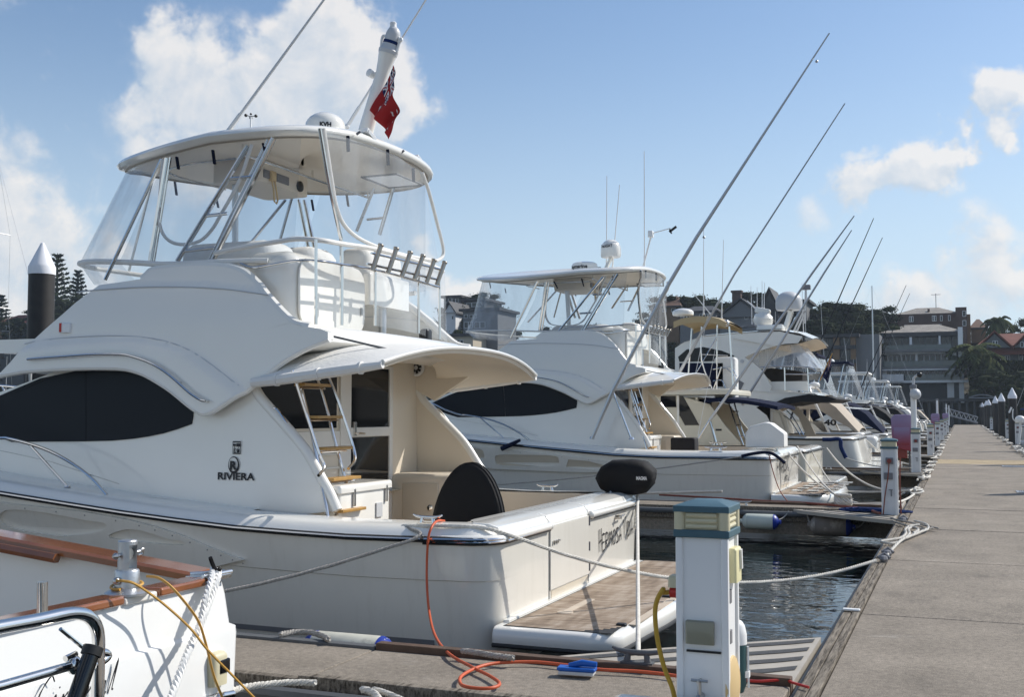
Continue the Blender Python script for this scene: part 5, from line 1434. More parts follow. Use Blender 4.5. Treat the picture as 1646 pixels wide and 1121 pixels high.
# ---------- foreground boat at the lower left ----------
FX = -3.80
t = thing('launch', (-8, 3.2, WZ), 'white launch at lower left with varnished timber rail and chrome post', 'launch')
ys = [5.30-.0]  # far corner
def tz(y): return .665
g = G(); rws = []
for z, off, cy in ((-.62,.06,5.16),(-.3,.07,5.24),(.1,.06,5.30),(.38,.045,5.335),(.415,.04,5.335),(.43,.015,5.31),(.6,0,5.285),(.665,-.01,5.27)):
    r = [(FX+off+.0*(y-3), y, z) for y in (.9, 1.5, 2.2, 2.9, 3.5, 4.0, 4.5, 5.0)]
    for k in range(6):
        a = PI/2*k/5; r.append((FX+off-.10*(1-math.cos(a)), cy-.10+.10*math.sin(a), z))
    for x in (-4.3, -5, -6, -8, -10, -12):
        r.append((x, cy+.15*math.sin((FX-x)/10*PI)*(1 if z > 0 else .5)-(0 if x > -8 else (-8-x)*.35), z+.07*(FX-x)*(z > .5)+(FX-x)*.02))
    rws.append(r)
g.grid(rws); g.obj('hull', mat('bright_white_gelcoat', (.83,.83,.81), .25, coat=.5), t, sm=50)
def fz(x): return .665+.07*(FX-x)+.02*(FX-x)
# inner bulwark and sole
g = G(); g.grid([[(x, 5.14+.15*math.sin((FX-x)/10*PI), fz(x)) for x in (-3.95,-4.6,-5.4,-6.5,-8)], [(x, 5.10+.15*math.sin((FX-x)/10*PI), .05) for x in (-3.95,-4.6,-5.4,-6.5,-8)]]); g.obj('inner_bulwark', gel, t)
g = G(); g.grid([[(-3.93, y, .665) for y in (.9, 3, 5.14)], [(-3.93, y, .05) for y in (.9, 3, 5.14)]]); g.obj('inner_transom', gel, t)
g = G(); g.box((-8, .9, .02), (-3.93, 5.1, .05)); g.obj('sole', teak, t, sm=0)
for (a, b) in ((.9, 4.40), (4.66, 5.03)):
    g = G(); g.box((FX-.125, a, .667), (FX+.02, b, .712)); g.obj('transom_cap', varn, t, bev=.014, seg=3)
g = G(); rr = [[(x, 5.10+.15*math.sin((FX-x)/10*PI)+dy, fz(x)+dz) for x in (-3.93,-4.3,-4.8,-5.4,-6.2,-7.2,-8)] for dy, dz in ((-.02,.002),(-.02,.035),(0,.048),(.17,.048),(.19,.035),(.19,.002))]
g.grid(rr, closeu=False); g.ngon([r[0] for r in rr]); g.grid([rr[0], rr[-1]]); g.obj('gunwale_cap', varn, t, sm=30)
g = G(); rr = [(x, 5.10+.15*math.sin((FX-x)/10*PI)-.035, fz(x)-.01) for x in (-4.9,-5.4,-6.2,-7.2,-8)]; g.tube(rr, .03, 6); g.obj('gunwale_moulding', varn, t)
g = G(); g.box((FX-.11, 4.41, .66), (FX+.01, 4.65, .70)); g.obj('post_pad', gel, t, bev=.012)
# post with sheave
pc = Vector((-3.86, 4.50, .70))
g = G(); g.lathe([(.105, 0), (.105, .012), (.07, .03), (.06, .034), (.06, .115), (.056, .122)], pc, 28); ps = g.obj('samson_post', alu, t, sm=30)
g = G()
for s in (-1, 1): g.lathe([(.0455, .12), (.0455, .26)], pc, 24) if False else None
for s in (-1, 1):
    P = [(pc.x+.046*math.cos(a), pc.y+s*.046*math.sin(a)) for a in [rad(38+104*k/8) for k in range(9)]]
    g.prism([(x, y, .815) for x, y in P], [(x, y, .945) for x, y in P])
g.lathe([(.0465, .245), (.0465, .262), (.042, .268)], pc, 24); g.lathe([(.047, .115), (.047, .128)], pc, 24)
g.obj('post_head', alu, ps, sm=30)
g = G(); g.lathe([(.028, -.014), (.03, -.010), (.022, 0), (.03, .010), (.028, .014)], pc+Vector((0,0,.20)), 20, axis=(1,-.2,0)); g.obj('sheave', steeld, ps)
g = G(); g.tube([pc+Vector((-.01,-.075,.195)), pc+Vector((.01,.075,.205))], .010, 8); g.tube(spline([pc+Vector((.01,.07,.20)), pc+Vector((.015,.095,.215)), pc+Vector((.01,.10,.19)), pc+Vector((.0,.08,.185))], 4), .006, 6); g.lathe([(.012, 0), (.018, .01), (.006, .03)], pc+Vector((-.01,-.062,.195)), 10, axis=(0,-1,0)); g.obj('pin', steeld, ps)
g = G(); g.ball(pc+Vector((.0,-.075,.075)), .02, 10); g.obj('knob', steeld, ps)
# stern rail and rod holder
RX = -3.02
def rx(px, py, x=RX): return onx(px, py, x)
g = G(); g.tube(spline([rx(*p) for p in ((-160,1046),(-60,1022),(0,1009),(60,998),(112,987),(138,990),(152,1003),(158,1024),(158,1060),(157,1121),(156,1260))], 5), .0245, 14); rl_ = g.obj('stern_rail', steel, t)
g = G(); g.tube([rx(-160,1140), rx(0,1104), rx(112,1072)], .0175, 12); g.tube(spline([rx(150,1070), rx(164,1064), rx(173,1055), rx(165,1050), rx(150,1054)], 4), .017, 10); g.obj('lower_rail', steel, rl_)
g = G(); g.ball(rx(119,1070), (.03,.03,.036), 12); g.tube([rx(105,1060), rx(122,1052)], .012, 8); g.obj('rail_clamp', steel, rl_)
g = G(); g.tube([rx(97,1012), rx(137,1045)], .0075, 8); g.obj('rail_brace', steel, rl_)
g = G(); a, b = rx(150,1042,-2.95), rx(105,1170,-2.95); g.tube([a, b], .030, 18); rh = g.obj('rod_holder', mat('black_chrome', (.06,.06,.06), .12, metal=1), t)
g = G(); g.lathe([(.034, -.03), (.037, -.028), (.037, .004), (.030, .006), (.027, -.02), (.002, -.02)], a, 20, axis=tuple(a-b)); g.obj('rubber_cap', rub, rh)
g = G(); g.tube([rx(68,936,-3.4), rx(68,996,-3.4)], .021, 14); g.obj('flagstaff_socket', steel, t)
# corner fitting, nav light, name
g = G(); g.box((-3.93, 5.04, .69), (-3.77, 5.24, .715)); g.tube([(-3.80, 5.02, .72), (-3.78, 5.25, .72)], .014, 8); g.tube([(-3.93, 5.08, .72), (-3.80, 5.22, .722)], .012, 8); g.obj('corner_chock', steel, t, bev=.006)
q = onx(344, 1070, -3.76)
g = G(); rbox(g, (-3.79, q.y-.075, q.z-.10), (-3.70, q.y+.055, q.z+.075), .03); nl = g.obj('navigation_light', ivory, t)
g = G(); g.box((-3.72, q.y-.03, q.z-.04), (-3.693, q.y+.058, q.z+.035)); g.obj('lens', dglass, nl, bev=.01)
q = onx(355, 1122, -3.70); g = G(); g.tube([(-3.74, q.y-.06, q.z), (-3.66, q.y-.03, q.z+.02), (-3.66, q.y+.05, q.z+.01)], .02, 10); g.ball((-3.68, q.y-.05, q.z+.01), .03, 10); g.obj('gas_fitting', steel, t)
q = onx(52, 1158, FX+.06)
strokes('boat_name', 'Circinal', (FX+.062, q.y, q.z), (0, 1, .02), (0, 0, 1), .115, .0045, inkm, t, slant=.25, adv=.12)
# cords and mooring rope of the launch
g = G(); P = [onx(187,934,-3.78), onx(200,935,-3.74), onx(220,941,-3.70), onx(262,971,-3.68), onx(305,1010,-3.62), onx(334,1046,-3.58), onx(372,1085,-3.55), onx(412,1126,-3.5)]
g.tube(spline(P, 6), .0068, 6); P = [onx(236,927,-3.86), onx(255,930,-3.78), onx(276,945,-3.70), onx(302,975,-3.65), onx(320,1002,-3.63), onx(332,1040,-3.62), onx(343,1085,-3.61), onx(358,1124,-3.6)]
g.tube(spline(P, 6), .0068, 6); g.tube(spline([pc+Vector((.075*math.cos(a), .075*math.sin(a), .045+.01*math.sin(a))) for a in [k*.5 for k in range(11)]], 3), .0068, 6)
g.obj('amber_cord', amber, None, label='two crossing amber cords tied round the chrome post of the launch', cat='cord', kind=None)
g = G(); strand_rope(g, [onx(350,916,-3.80), onx(349,932,-3.75), onx(338,962,-3.72), onx(322,1005,-3.68), onx(300,1055,-3.62), onx(272,1130,-3.55)], .021, .085); strand_rope(g, [onx(343,914,-3.83), onx(340,930,-3.76), onx(332,958,-3.72), onx(322,1000,-3.69)], .019, .085)
g.obj('mooring_rope', mat('bright_rope', (.78,.77,.74), .85), None, label='thick white mooring rope hanging down the stern of the launch', cat='rope')
g = G(); g.tube(spline([onx(338,897,-3.8), onx(342,908,-3.8), onx(349,920,-3.78), onx(354,914,-3.76)], 4), .012, 6); g.obj('black_tie', canvas, None, label='black cloth tie on the corner chock of the launch', cat='tie')

# ---------- ropes, hoses and fenders round the first berth ----------
def one(name, g, m, label, cat, group=None, sm=60): return g.obj(name, m, None, label=label, cat=cat, group=group, sm=sm)
g = G(); Q = Vector((-.86, 12.35, .06))
A = [Vector((-4.35, 8.40, .655)), Vector((-3.95, 8.36, .675)), Vector((-3.62, 8.42, .665)), Vector((-3.44, 8.55, .60))]+[Vector((-3.44, 8.55, .60)).lerp(Q, k/8)-Vector((0,0,.30*4*(k/8)*(1-k/8))) for k in range(1, 9)]
strand_rope(g, A, .0175, .10); one('stern_line', g, rope, 'long white twisted rope from the nearest yacht stern across to the walkway kerb', 'rope')
g = G(); strand_rope(g, [Vector((-4.3, 8.38, .65)), Vector((-4.1, 8.22, .60))]+sag(Vector((-4.1, 8.22, .60)), Vector((-6.4, 6.95, .06)), .10)[1:], .016, .10); one('spring_line', g, ropeg, 'grey spring rope running forward along the nearest yacht hull side', 'rope')
g = G(); g.tube(spline([Vector((-3.75, 12.5, .74)), Vector((-3.50, 12.55, .73)), Vector((-3.46, 12.5, .60))]+sag(Vector((-3.46, 12.5, .60)), Vector((-1.90, 6.86, .10)), .05, 6)[1:], 5), .0165, 8)
for k in range(6): g.ball(Vector((-3.46+.01*k, 12.48-.05*k, .50-.035*k)), .028, 6)
one('corner_line', g, rope, 'white rope from the far transom corner down to the nearest pontoon cleat', 'rope')
g = G(); P = [ony(714,838,8.7), ony(703,838,8.45), ony(694,848,8.26), ony(688,870,8.22), ony(686,930,8.2), ony(690,985,8.0), ony(700,1024,7.4)]+[onz(a, b, .03) for a, b in ((722,1052),(760,1074),(788,1088),(803,1100),(790,1107),(762,1107),(741,1101),(744,1086),(785,1069),(850,1065),(900,1069),(960,1077),(1020,1080),(1062,1084),(1090,1088))]
g.tube(spline(P, 6), .0105, 8); one('orange_hose', g, orange, 'orange hose dropping down the nearest yacht hull and looping on the pontoon', 'hose')
g = G(); P = [onz(a, b, .03) for a, b in ((1180,1093),(1215,1096),(1240,1095),(1262,1094),(1276,1099),(1300,1106))]; g.tube(spline(P, 5), .008, 6); one('shore_cord', g, red, 'thin red cord lying beyond the timber edge right of the nearest pedestal', 'cord')
g = G(); P = [(P1x-.05, 5.18, .765), (P1x-.09, 5.17, .76), ]+[ony(a, b, 5.15) for a, b in ((1066,948),(1056,966),(1053,990),(1057,1030),(1068,1075),(1082,1112),(1090,1160))]; g.tube(spline(P, 6), .0115, 8); one('yellow_hose', g, yellow, 'yellow hose hanging from the red plug of the nearest pedestal', 'hose')
# brush
t = thing('deck_brush', onz(930,1080,.0), 'blue plastic scrubbing brush lying on the near pontoon', 'brush')
a, b = onz(897,1082,.02), onz(958,1086,.02)
g = G(); g.beam(a+Vector((0,0,.03)), b+Vector((0,0,.03)), .085, .022); bd = g.obj('head', mat('blue_plastic', (.01,.10,.42), .4), t, bev=.008)
g = G(); g.beam(a+Vector((.01,0,.008)), b+Vector((-.01,0,.008)), .09, .02); g.obj('bristle_pad', vent, t, bev=.004)
g = G(); m_ = a.lerp(b, .5); g.tube([m_+Vector((-.05,.0,.045)), m_+Vector((.03,.01,.065)), m_+Vector((.12,.02,.06))], [.015,.02,.016], 10)
for k in range(4): g.box((a.x+.02+.03*k, a.y-.03, .042), (a.x+.03+.03*k, a.y+.03, .052))
g.obj('handle_socket', mat('blue_plastic', (.01,.10,.42)), t)
g = G(); strand_rope(g, [onz(a, b, .04) for a, b in ((450,1021),(475,1017),(500,1018),(520,1024),(528,1029))], .022, .07); one('rope_end', g, ropeg, 'short grey rope end in the hull shadow on the near pontoon', 'rope')
g = G(); strand_rope(g, [onz(a, b, .06) for a, b in ((742,1047),(765,1050),(795,1055),(826,1059))], .020, .07); one('rope_end', g, ropeg, 'grey rope end on the timber edge beneath the platform', 'rope')
g = G(); strand_rope(g, [onz(a, b, .05) for a, b in ((330,1130),(385,1108),(430,1101),(470,1098),(508,1099))], .020, .07); one('rope_end', g, rope, 'whitish rope along the near timber edge beside the launch', 'rope')
g = G(); strand_rope(g, [onz(a, b, .05) for a, b in ((582,1109),(600,1115),(612,1130))], .022, .07); strand_rope(g, [onz(a, b, .05) for a, b in ((600,1109),(625,1117),(650,1128))], .018, .07); one('rope_end', g, rope, 'knotted rope at the bottom edge of the photo on the near timber', 'rope')
def fender(x0, x1, y, z, r, m, label, endm=None, left=None):
    t = thing('fender', ((x0+x1)/2, y, z-r), label, 'fender', 'cylindrical fenders along the pontoons')
    L = x1-x0; pr = [(r*.55, .03*L), (r*.9, .09*L), (r, .17*L), (r, .83*L), (r*.9, .91*L), (r*.55, .97*L)]
    g = G(); g.lathe(pr, (x0, y, z), 22, axis=(1,0,0)); g.obj('body', m, t)
    for s in (0, 1):
        xe = x0 if s == 0 else x1; sg = 1 if s == 0 else -1
        g = G(); g.lathe([(r*.25, -.06*L*1), (r*.3, 0), (r*.6, .03*L), (r*.93, .095*L), (r*1.01, .14*L)], (xe, y, z), 20, axis=(sg,0,0)); g.obj('end_cap', (left if s == 0 and left else endm) or bluef, t)
    return t
fender(-4.55, -3.80, 7.22, -.135, .13, fendw, 'weathered white fender squeezed between the nearest yacht and the near pontoon')
a, b = ony(1193, 838, 18.8), ony(1252, 838, 18.8); fender(a.x, b.x, 18.8, a.z, .125, mat('pale_green_fender', (.52,.56,.50), .5, var=.1), 'pale fender with blue end hanging left on the second pontoon', left=mat('pale_green_fender', (.52,.56,.50)))
a, b = ony(1302, 846, 18.75), ony(1371, 848, 18.75); fender(a.x, b.x, 18.75, a.z+.01, .155, fendg, 'dark weathered fender with blue end hanging right on the second pontoon', left=fendg)
g = G(); g.tube(sag(ony(1370,850,18.7), ony(1395,832,18.9), .05), .012, 6); g.tube(sag(ony(1252,836,18.8), ony(1268,822,18.95), .03), .012, 6); g.tube(sag(ony(1302,842,18.75), ony(1296,820,18.95), .03), .012, 6)
one('fender_lanyards', g, ropeg, 'thin grey lanyards tying the fenders to the second pontoon', 'rope')['kind'] = 'stuff'
# float behind the pedestal
t = thing('plastic_float', (-1.02, 5.62, .2), 'teal and white plastic float hanging behind the nearest pedestal', 'float')
c = (ony(1183, 1040, 5.62).x, 5.62, .215)
g = G(); g.lathe([(.01, 0), (.035, .01), (.05, .05), (.052, .12), (.052, .245)], c, 20); g.obj('lower_shell', mat('dark_teal', (.03,.085,.09), .4), t)
g = G(); g.lathe([(.054, .245), (.054, .29), (.044, .335), (.03, .355), (.012, .365)], c, 20); g.obj('upper_shell', white, t)
g = G(); g.box((c[0]+.045, 5.60, .30), (c[0]+.065, 5.64, .33)); g.tube([(c[0]+.058, 5.62, .45), (c[0]+.06, 5.62, .25)], .006, 5); g.obj('strap', white, t)
g = G(); rbox(g, (-1.50, 4.72, .0), (-1.06, 5.0, .335), .06); g.obj('dock_box', gel, None, label='low white box lid just in front of the nearest pedestal', cat='box')

# kerb ropes and shackles
def kr(pts, r, label, m=rope, z=.045, name='dock_line'):
    g = G(); 
    for L in pts: strand_rope(g, [onz(a, b, z) for a, b in L], r, .09, 6) if r > .013 else g.tube(spline([onz(a, b, z) for a, b in L], 5), r, 6)
    return g.obj(name, m, None, label=label, cat='rope', sm=60)
kr([[(1426,893),(1437,880),(1450,868),(1466,861),(1478,856),(1492,850),(1488,843),(1470,838)], [(1445,872),(1430,874),(1416,871),(1432,868),(1448,865),(1456,858),(1455,852),(1463,846),(1478,844)],
    [(1455,866),(1462,858),(1460,851),(1468,848),(1476,852),(1468,858)]], .017, 'tangle of white rope on the kerb by the second pedestal')
kr([[(1432,834),(1450,838),(1470,842),(1490,846),(1508,850)], [(1434,838),(1455,845),(1480,851),(1500,849)]], .014, 'grey rope ends trailing onto the concrete by the second pedestal', ropeg)
for (px, py) in ((1421,899),(1427,890),(1452,836)):
    p = onz(px, py, .05); g = G(); g.ball(p, (.05,.07,.04), 8); g.tube([p+Vector((-.06,0,.01)), p+Vector((0,.05,.05)), p+Vector((.06,0,.01))], .018, 6); g.obj('shackle', greyp, None, label={1421:'dark shackle where the long stern line meets the kerb', 1427:'grey shackle just above the one holding the stern line', 1452:'shackle on the kerb at the second pontoon corner'}[px], cat='shackle')
rnd = random.Random(8)
for k, y in enumerate([23.5, 28.2, 31.0, 34.3, 37, 41, 44, 47.5, 52, 57, 62, 68, 75, 83, 92]):
    g = G()
    for j in range(3):
        P = [Vector((-.87+rnd.uniform(-.12,.16), y+rnd.uniform(-.55,.55)*(1+y/60), .05+rnd.uniform(0,.06))) for _ in range(7)]
        P.sort(key=lambda v: v.y+rnd.uniform(-.2,.2)); g.tube(spline(P, 4), .022, 5)
    g.obj('dock_line', rope, None, label='heap of white rope on the left kerb, number %d from the tangle' % (k+1) if k > 14 else ['white rope heap on the left kerb just past the yellow kerb end', 'white rope heap where lines cross left of the ochre slab', 'white rope heap beside the third pedestal', 'white rope heap just past the slim lamp pole', 'thin white rope heap before the fourth pedestal', 'white rope heap in front of the fourth pedestal', 'white rope heap at the fourth pedestal foot', 'white rope heap just past the fourth pedestal', 'white rope heap before the fifth pedestal', 'white rope heap at the fifth pedestal', 'white rope heap between fifth and sixth pedestals', 'white rope heap at the sixth pedestal', 'white rope heap past the sixth pedestal', 'small white rope heap near the second pink cabinet', 'farthest small white rope heap on the left kerb'][k], cat='rope', group='rope heaps on the left kerb')
for k, y in enumerate([38, 42, 46, 50, 55, 61, 68, 76, 86, 97, 110, 124, 140]):
    g = G()
    for j in range(3):
        P = [Vector((2.26+rnd.uniform(-.22,.14), y+rnd.uniform(-1.2,1.2)*(1+y/80), .05+rnd.uniform(0,.08))) for _ in range(8)]
        P.sort(key=lambda v: v.y+rnd.uniform(-.3,.3)); g.tube(spline(P, 4), .028, 5)
    g.obj('dock_line', rope, None, label=(['nearest white rope heap on the right kerb']+['white rope heap on the right kerb %s' % s for s in ('second from the viewer', 'third from the viewer', 'beside the right hand pedestal', 'just before the tallest looking pile', 'level with the pedestal before the big pile', 'at the foot of the tallest looking pile', 'past the tallest looking pile', 'by the second pile', 'by the third pile', 'between third and fourth piles', 'by the fourth pile', 'farthest from the viewer')])[k], cat='rope', group='rope heaps on the right kerb')
# white step pads on the second yacht platform
g = G()
for i in range(5):
    for j in range(3):
        x, y = -3.10+.30*j+.02*i, 22.3+.72*i+.05*j
        g.box((x, y, .085), (x+.20, y+.30, .094))
g.obj('step_pad', gel, Y_2, kind='stuff', sm=0)
# lines of the second berth
def ln(p, q, s, r, m, label, extra=()):
    g = G(); g.tube(spline(list(extra)+sag(p, q, s), 4), r, 6); return g.obj('mooring_line', m, None, label=label, cat='rope')
ln(onx(1268,732,-3.35), onx(1417,803,-1.1) if False else Vector((-1.0, 19.9, .06)), .35, .02, rope, 'white stern rope from the second yacht sweeping to the second pontoon')
ln(ony(1282,718,25.2), Vector((-1.9, 19.9, .12)), .15, .018, rope, 'white rope over the second yacht platform to the coiled cleat')
g = G(); P = [ony(*p, 21.35) for p in ((1192,734),(1215,729),(1240,729),(1262,745)) ]; g.tube(spline(P, 5), .030, 8); g.obj('chafe_sleeve', navy, None, label='navy chafe sleeve on the second yacht stern corner', cat='rope sleeve')
ln(ony(1195,734,21.35), Vector((-10.5, 20.0, .05)), .1, .014, ropeg, 'grey spring line along the second yacht hull')
g = G(); P = [ony(*p, 21.3) for p in ((806,722),(822,715),(836,708))]; g.tube(P, [.05,.045,.03], 8); g.obj('chafe_sleeve', navy, None, label='navy chafe sleeve on the rail beside the second yacht bow rail', cat='rope sleeve')
g = G(); P = [onz(*p, .04) for p in ((1060,796),(1150,801),(1230,806),(1280,808),(1330,812),(1385,818),(1415,826))]; g.tube(spline(P, 4), .02, 6); g.obj('shore_cord', redb, None, label='dark red cord lying along the second pontoon', cat='cord')
g = G(); P = [ony(1235,727,21.4), ony(1243,760,21.3), ony(1254,790,21), ony(1268,809,20.1)]; g.tube(spline(P, 4), .010, 6); g.obj('shore_cord', redb, None, label='thin red cord hanging down the second yacht stern corner', cat='cord')
g = G(); P = [(-1.06, 18.48, .84), (-1.08, 18.44, .6), (-1.13, 18.45, .3), (-1.16, 18.44, .02)]; g.tube(spline(P, 4), .010, 6); g.obj('shore_cord', redb, None, label='orange red cord hanging down the front of the second pedestal', cat='cord')
g = G(); P = [(-.90, 18.6, .9), (-.91, 18.55, .5), (-.90, 18.5, .03)]; g.tube(spline(P, 4), .012, 6); g.obj('shore_cord', redb, None, label='red pipe on the right side of the second pedestal', cat='cord')
g = G()
for j in range(9):
    c = Vector((-1.9, 19.95, .12)); P = [c+Vector((.13*math.cos(a+j*1.3), .07*math.sin(a*1.3+j), .085*math.sin(a+j*.7))) for a in [k*.7 for k in range(9)]]; g.tube(spline(P, 3, True), .022, 5, closed=True)
g.obj('coiled_rope', rope, None, label='knotted bundle of white rope on the second pontoon cleat', cat='rope')
g = G()
for j in range(5):
    c = Vector((-1.5, 18.85, .05)); P = [c+Vector((.35*math.cos(a+j)+.1*j, .08*math.sin(a*1.3+j), .02*math.sin(a+j*.7))) for a in [k*.8 for k in range(8)]]; g.tube(spline(P, 3, True), .018, 5, closed=True)
g.obj('coiled_hose', navyb, None, label='blue hose lying at the foot of the second pedestal', cat='hose')
for dz in (0, .02): ln(Vector((-3.9, 19.6, .22+dz)), Vector((-12, 20, .2)), .12, .016, rope if dz else ropeg, 'upper rope stretched along the second pontoon' if dz else 'lower rope stretched along the second pontoon')
# ================= THE OTHER BOATS =================
def plate(parent, name, pts, y, th, m, bev=0, far=None, world=False, sm=30):
    """a panel whose outline is read in the plane y=const and that has real thickness towards +y; far adds its twin on the other side"""
    P = pts if world else [(ony(a, b, y).x, ony(a, b, y).z) for a, b in pts]
    g = G(); g.prism([(x, y, z) for x, z in P], [(x, y+th, z) for x, z in P]); o = g.obj(name, m, parent, bev=bev, sm=sm)
    if far is not None:
        g = G(); g.prism([(x, far-th, z) for x, z in P], [(x, far, z) for x, z in P]); g.obj(name, m, parent, bev=bev, sm=sm)
    return P
def ghull(t, xt, yc, B, L, fb0, fb1, m, plat=.8, round_=.3, rake=0., stripe=None, inner=cream, cock=2.6, sole=None, deckm=None):
    """hull with transom at xt, bow towards -x"""
    st = [0, .02, .05, .1, .16, .25, .35, .45, .55, .65, .75, .83, .9, .95, .985, 1.0]
    def hw(s): return B/2*(.92+.08*math.sin(min(s, .5)*PI)) if s < .5 else B/2*max(0, 1-((s-.5)/.5)**2.3)
    def zt(s): return WZ+fb0+(fb1-fb0)*max(0, s-.1)**1.5/.9**1.5
    rows = []
    for fr in (-.1, 0, .3, .6, .9, 1):
        r = []
        h0 = hw(0)
        def wf(s): return (.90-.45*s**1.5)+(1-(.90-.45*s**1.5))*max(fr, 0)**(1+s) if fr >= 0 else .05
        def zz(s): zb = WZ-.25+.6*max(0, s-.5)**2*4*.4; return lerp(zb, zt(s), fr) if fr >= 0 else zb-.35
        rk = -rake*(1-fr)*-1
        for k in range(4): r.append((xt+rk, yc-(h0*wf(0)-round_)*k/3, zz(0)))
        for k in range(1, 5):
            a = PI/2*k/4; r.append((xt+rk-round_*(1-math.cos(a)), yc-(h0*wf(0)-round_)-round_*math.sin(a), zz(0)))
        for s in st[2:]:
            x = xt-s*L*(.9+.1*max(fr, 0))
            if x > xt+rk-round_-.02: continue
            r.append((x, yc-hw(s)*wf(s), zz(s)))
        rows.append(r)
    mir = lambda r: [(x, 2*yc-y, z) for x, y, z in r]
    g = G(); g.grid(rows); g.grid([mir(r) for r in rows]); g.obj('hull', m, t, sm=35, merge=True)
    top = rows[-1]
    def ins(r, d, dz):
        o = []
        for x, y, z in r:
            o.append((min(x, xt-d*.9) if x > xt-round_-.01 else x, min(y+d, yc), z+dz))
        return o
    A = [top, ins(top, .04, .05), ins(top, .12, .08), ins(top, .32, .085)]
    g = G(); g.grid(A); g.grid([mir(r) for r in A]); g.obj('deck_edge', gel, t, sm=50)
    g = G(); g.tube([Vector(p)+Vector((0,-.01,0)) for p in top[3:]], .03, 6); g.tube([Vector(p)+Vector((0,.01,0)) for p in mir(top)[3:]], .03, 6); g.tube([Vector((xt+.01, y, top[0][2])) for y in (yc-hw(0)+round_, yc+hw(0)-round_)], .03, 6)
    g.obj('rub_rail', rub, t)
    rws = []
    for s in (cock/L, .3, .4, .5, .6, .7, .8, .9, .97):
        w = max(.02, hw(s)-.28); rws.append([(xt-s*L, yc+w*q/4, zt(s)+.08) for q in range(-4, 5)])
    g = G(); g.grid(rws); g.obj('deck', deckm or gel, t)
    sz = WZ+fb0-.68
    g = G(); g.box((xt-cock, yc-hw(0)+.3, sz-.03), (xt-.3, yc+hw(0)-.3, sz)); g.obj('cockpit_sole', teak, t, sm=0)
    for s in (-1, 1):
        ya = yc+s*(hw(0)-.34); g = G(); g.box((xt-cock, min(ya, ya+s*.03), sz), (xt-.3, max(ya, ya+s*.03), WZ+fb0+.07)); g.obj('cockpit_lining', inner, t, sm=0)
    g = G(); g.box((xt-.34, yc-hw(0)+.3, sz), (xt-.3, yc+hw(0)-.3, WZ+fb0+.07)); g.obj('transom_lining', inner, t, sm=0)
    if plat:
        P = [(xt-.02, yc-h0*.9), (xt+plat*.7, yc-h0*.9)]+[(xt+plat*.7+plat*.3*math.sin(PI/2*k/4), yc-h0*.9+.4*(1-math.cos(PI/2*k/4))) for k in range(1, 5)]
        P += [(x, 2*yc-y) for x, y in P[::-1]]
        g = G(); z0 = WZ+.30
        g.grid([[(x, y, z0) for x, y in P], [(x+.02*(x > xt), y, z0+.06) for x, y in P], [(x, y, z0+.15) for x, y in P], [(lerp(x, xt, .06), lerp(y, yc, .02), z0+.17) for x, y in P]])
        g.ngon([(lerp(x, xt, .06), lerp(y, yc, .02), z0+.17) for x, y in P]); g.obj('swim_platform', gel, t, sm=50)
    return hw, zt
def whips(t, L, y, r=.013):
    for a, b in L: antenna(t, ony(*a, y), ony(*b, y), r)
def poles(t, L, y, r=.04, m=None, name='outrigger'):
    for P in L:
        Q = [ony(*a, y) for a in P]; n = len(Q); g = G(); g.tube(Q, [lerp(r, r*.35, i/(n-1)) for i in range(n)], 7); g.obj(name, m or alu, t)
def rods(t, L, y, r=.018, m=steel, name='tower_leg'):
    for P in L: g = G(); g.tube(spline([ony(*a, y) for a in P], 3) if len(P) > 2 else [ony(*a, y) for a in P], r, 7); g.obj(name, m, t)

# third boat: cream game-fishing boat with tower
t = thing('game_fishing_boat', (-8, 29.3, WZ), 'cream game fishing boat with tan topped tower and navy cockpit awning, third along', 'fishing boat')
B3 = t; yn3 = 28.0; yf3 = 30.7
ghull(t, -3.45, 29.25, 3.9, 11.5, 1.18, 1.9, mat('cream_hull', (.70,.66,.56), .25, coat=.4), plat=.65, round_=.18)
creamc = mat('cream_cabin', (.66,.61,.49), .35, coat=.2)
plate(t, 'cabin_side', [(1000,636),(1088,636),(1140,650),(1148,660),(1165,684),(1190,713),(1190,720),(1000,722)], yn3, .06, creamc, far=yf3)
plate(t, 'side_window', [(1062,637),(1086,637),(1087,655),(1062,655)], yn3-.012, .03, glass2)
plate(t, 'side_window', [(1092,637),(1098,637),(1124,684),(1101,684),(1092,668)], yn3-.012, .03, dglass)
plate(t, 'window_frame', [(1088,636),(1091,636),(1092,686),(1088,686)], yn3-.02, .04, gel)
plate(t, 'name_plate', [(1150,690),(1160,690),(1160,693),(1150,693)], yn3-.012, .02, inkm)
a, b = ony(1003, 628, yn3), ony(1176, 632, yn3)
g = G(); rbox(g, (a.x, yn3-.15, b.z-.04), (b.x, yf3+.15, b.z+.10), .06); g.obj('cabin_roof', creamc, t)
g = G(); rws = []
for k in range(9):
    s = k/8*2-1; y = (yn3+yf3)/2+s*1.55
    rws.append([(ony(px, py, yn3).x, y, ony(px, py, yn3).z-.06*s*s) for px, py in ((1134,639),(1160,636),(1200,640),(1230,645),(1252,650))])
g.grid(rws); g.grid([[(x, y, z-.09) for x, y, z in r] for r in rws]); g.grid([rws[0], [(x, y, z-.09) for x, y, z in rws[0]]]); g.grid([rws[-1], [(x, y, z-.09) for x, y, z in rws[-1]]]); g.grid([[r[-1] for r in rws], [(r[-1][0], r[-1][1], r[-1][2]-.09) for r in rws]]); g.obj('cockpit_awning', navy, t)
g = G(); a, b = ony(1134, 640, 29), ony(1190, 715, 29); g.box((a.x-.06, yn3+.06, .1), (a.x, yf3-.06, a.z)); g.obj('aft_bulkhead', creamc, t, sm=0)
g = G(); g.box((a.x, 28.9, .5), (a.x+.02, 29.7, 2.0)); g.obj('cabin_door', dglass, t, sm=0)
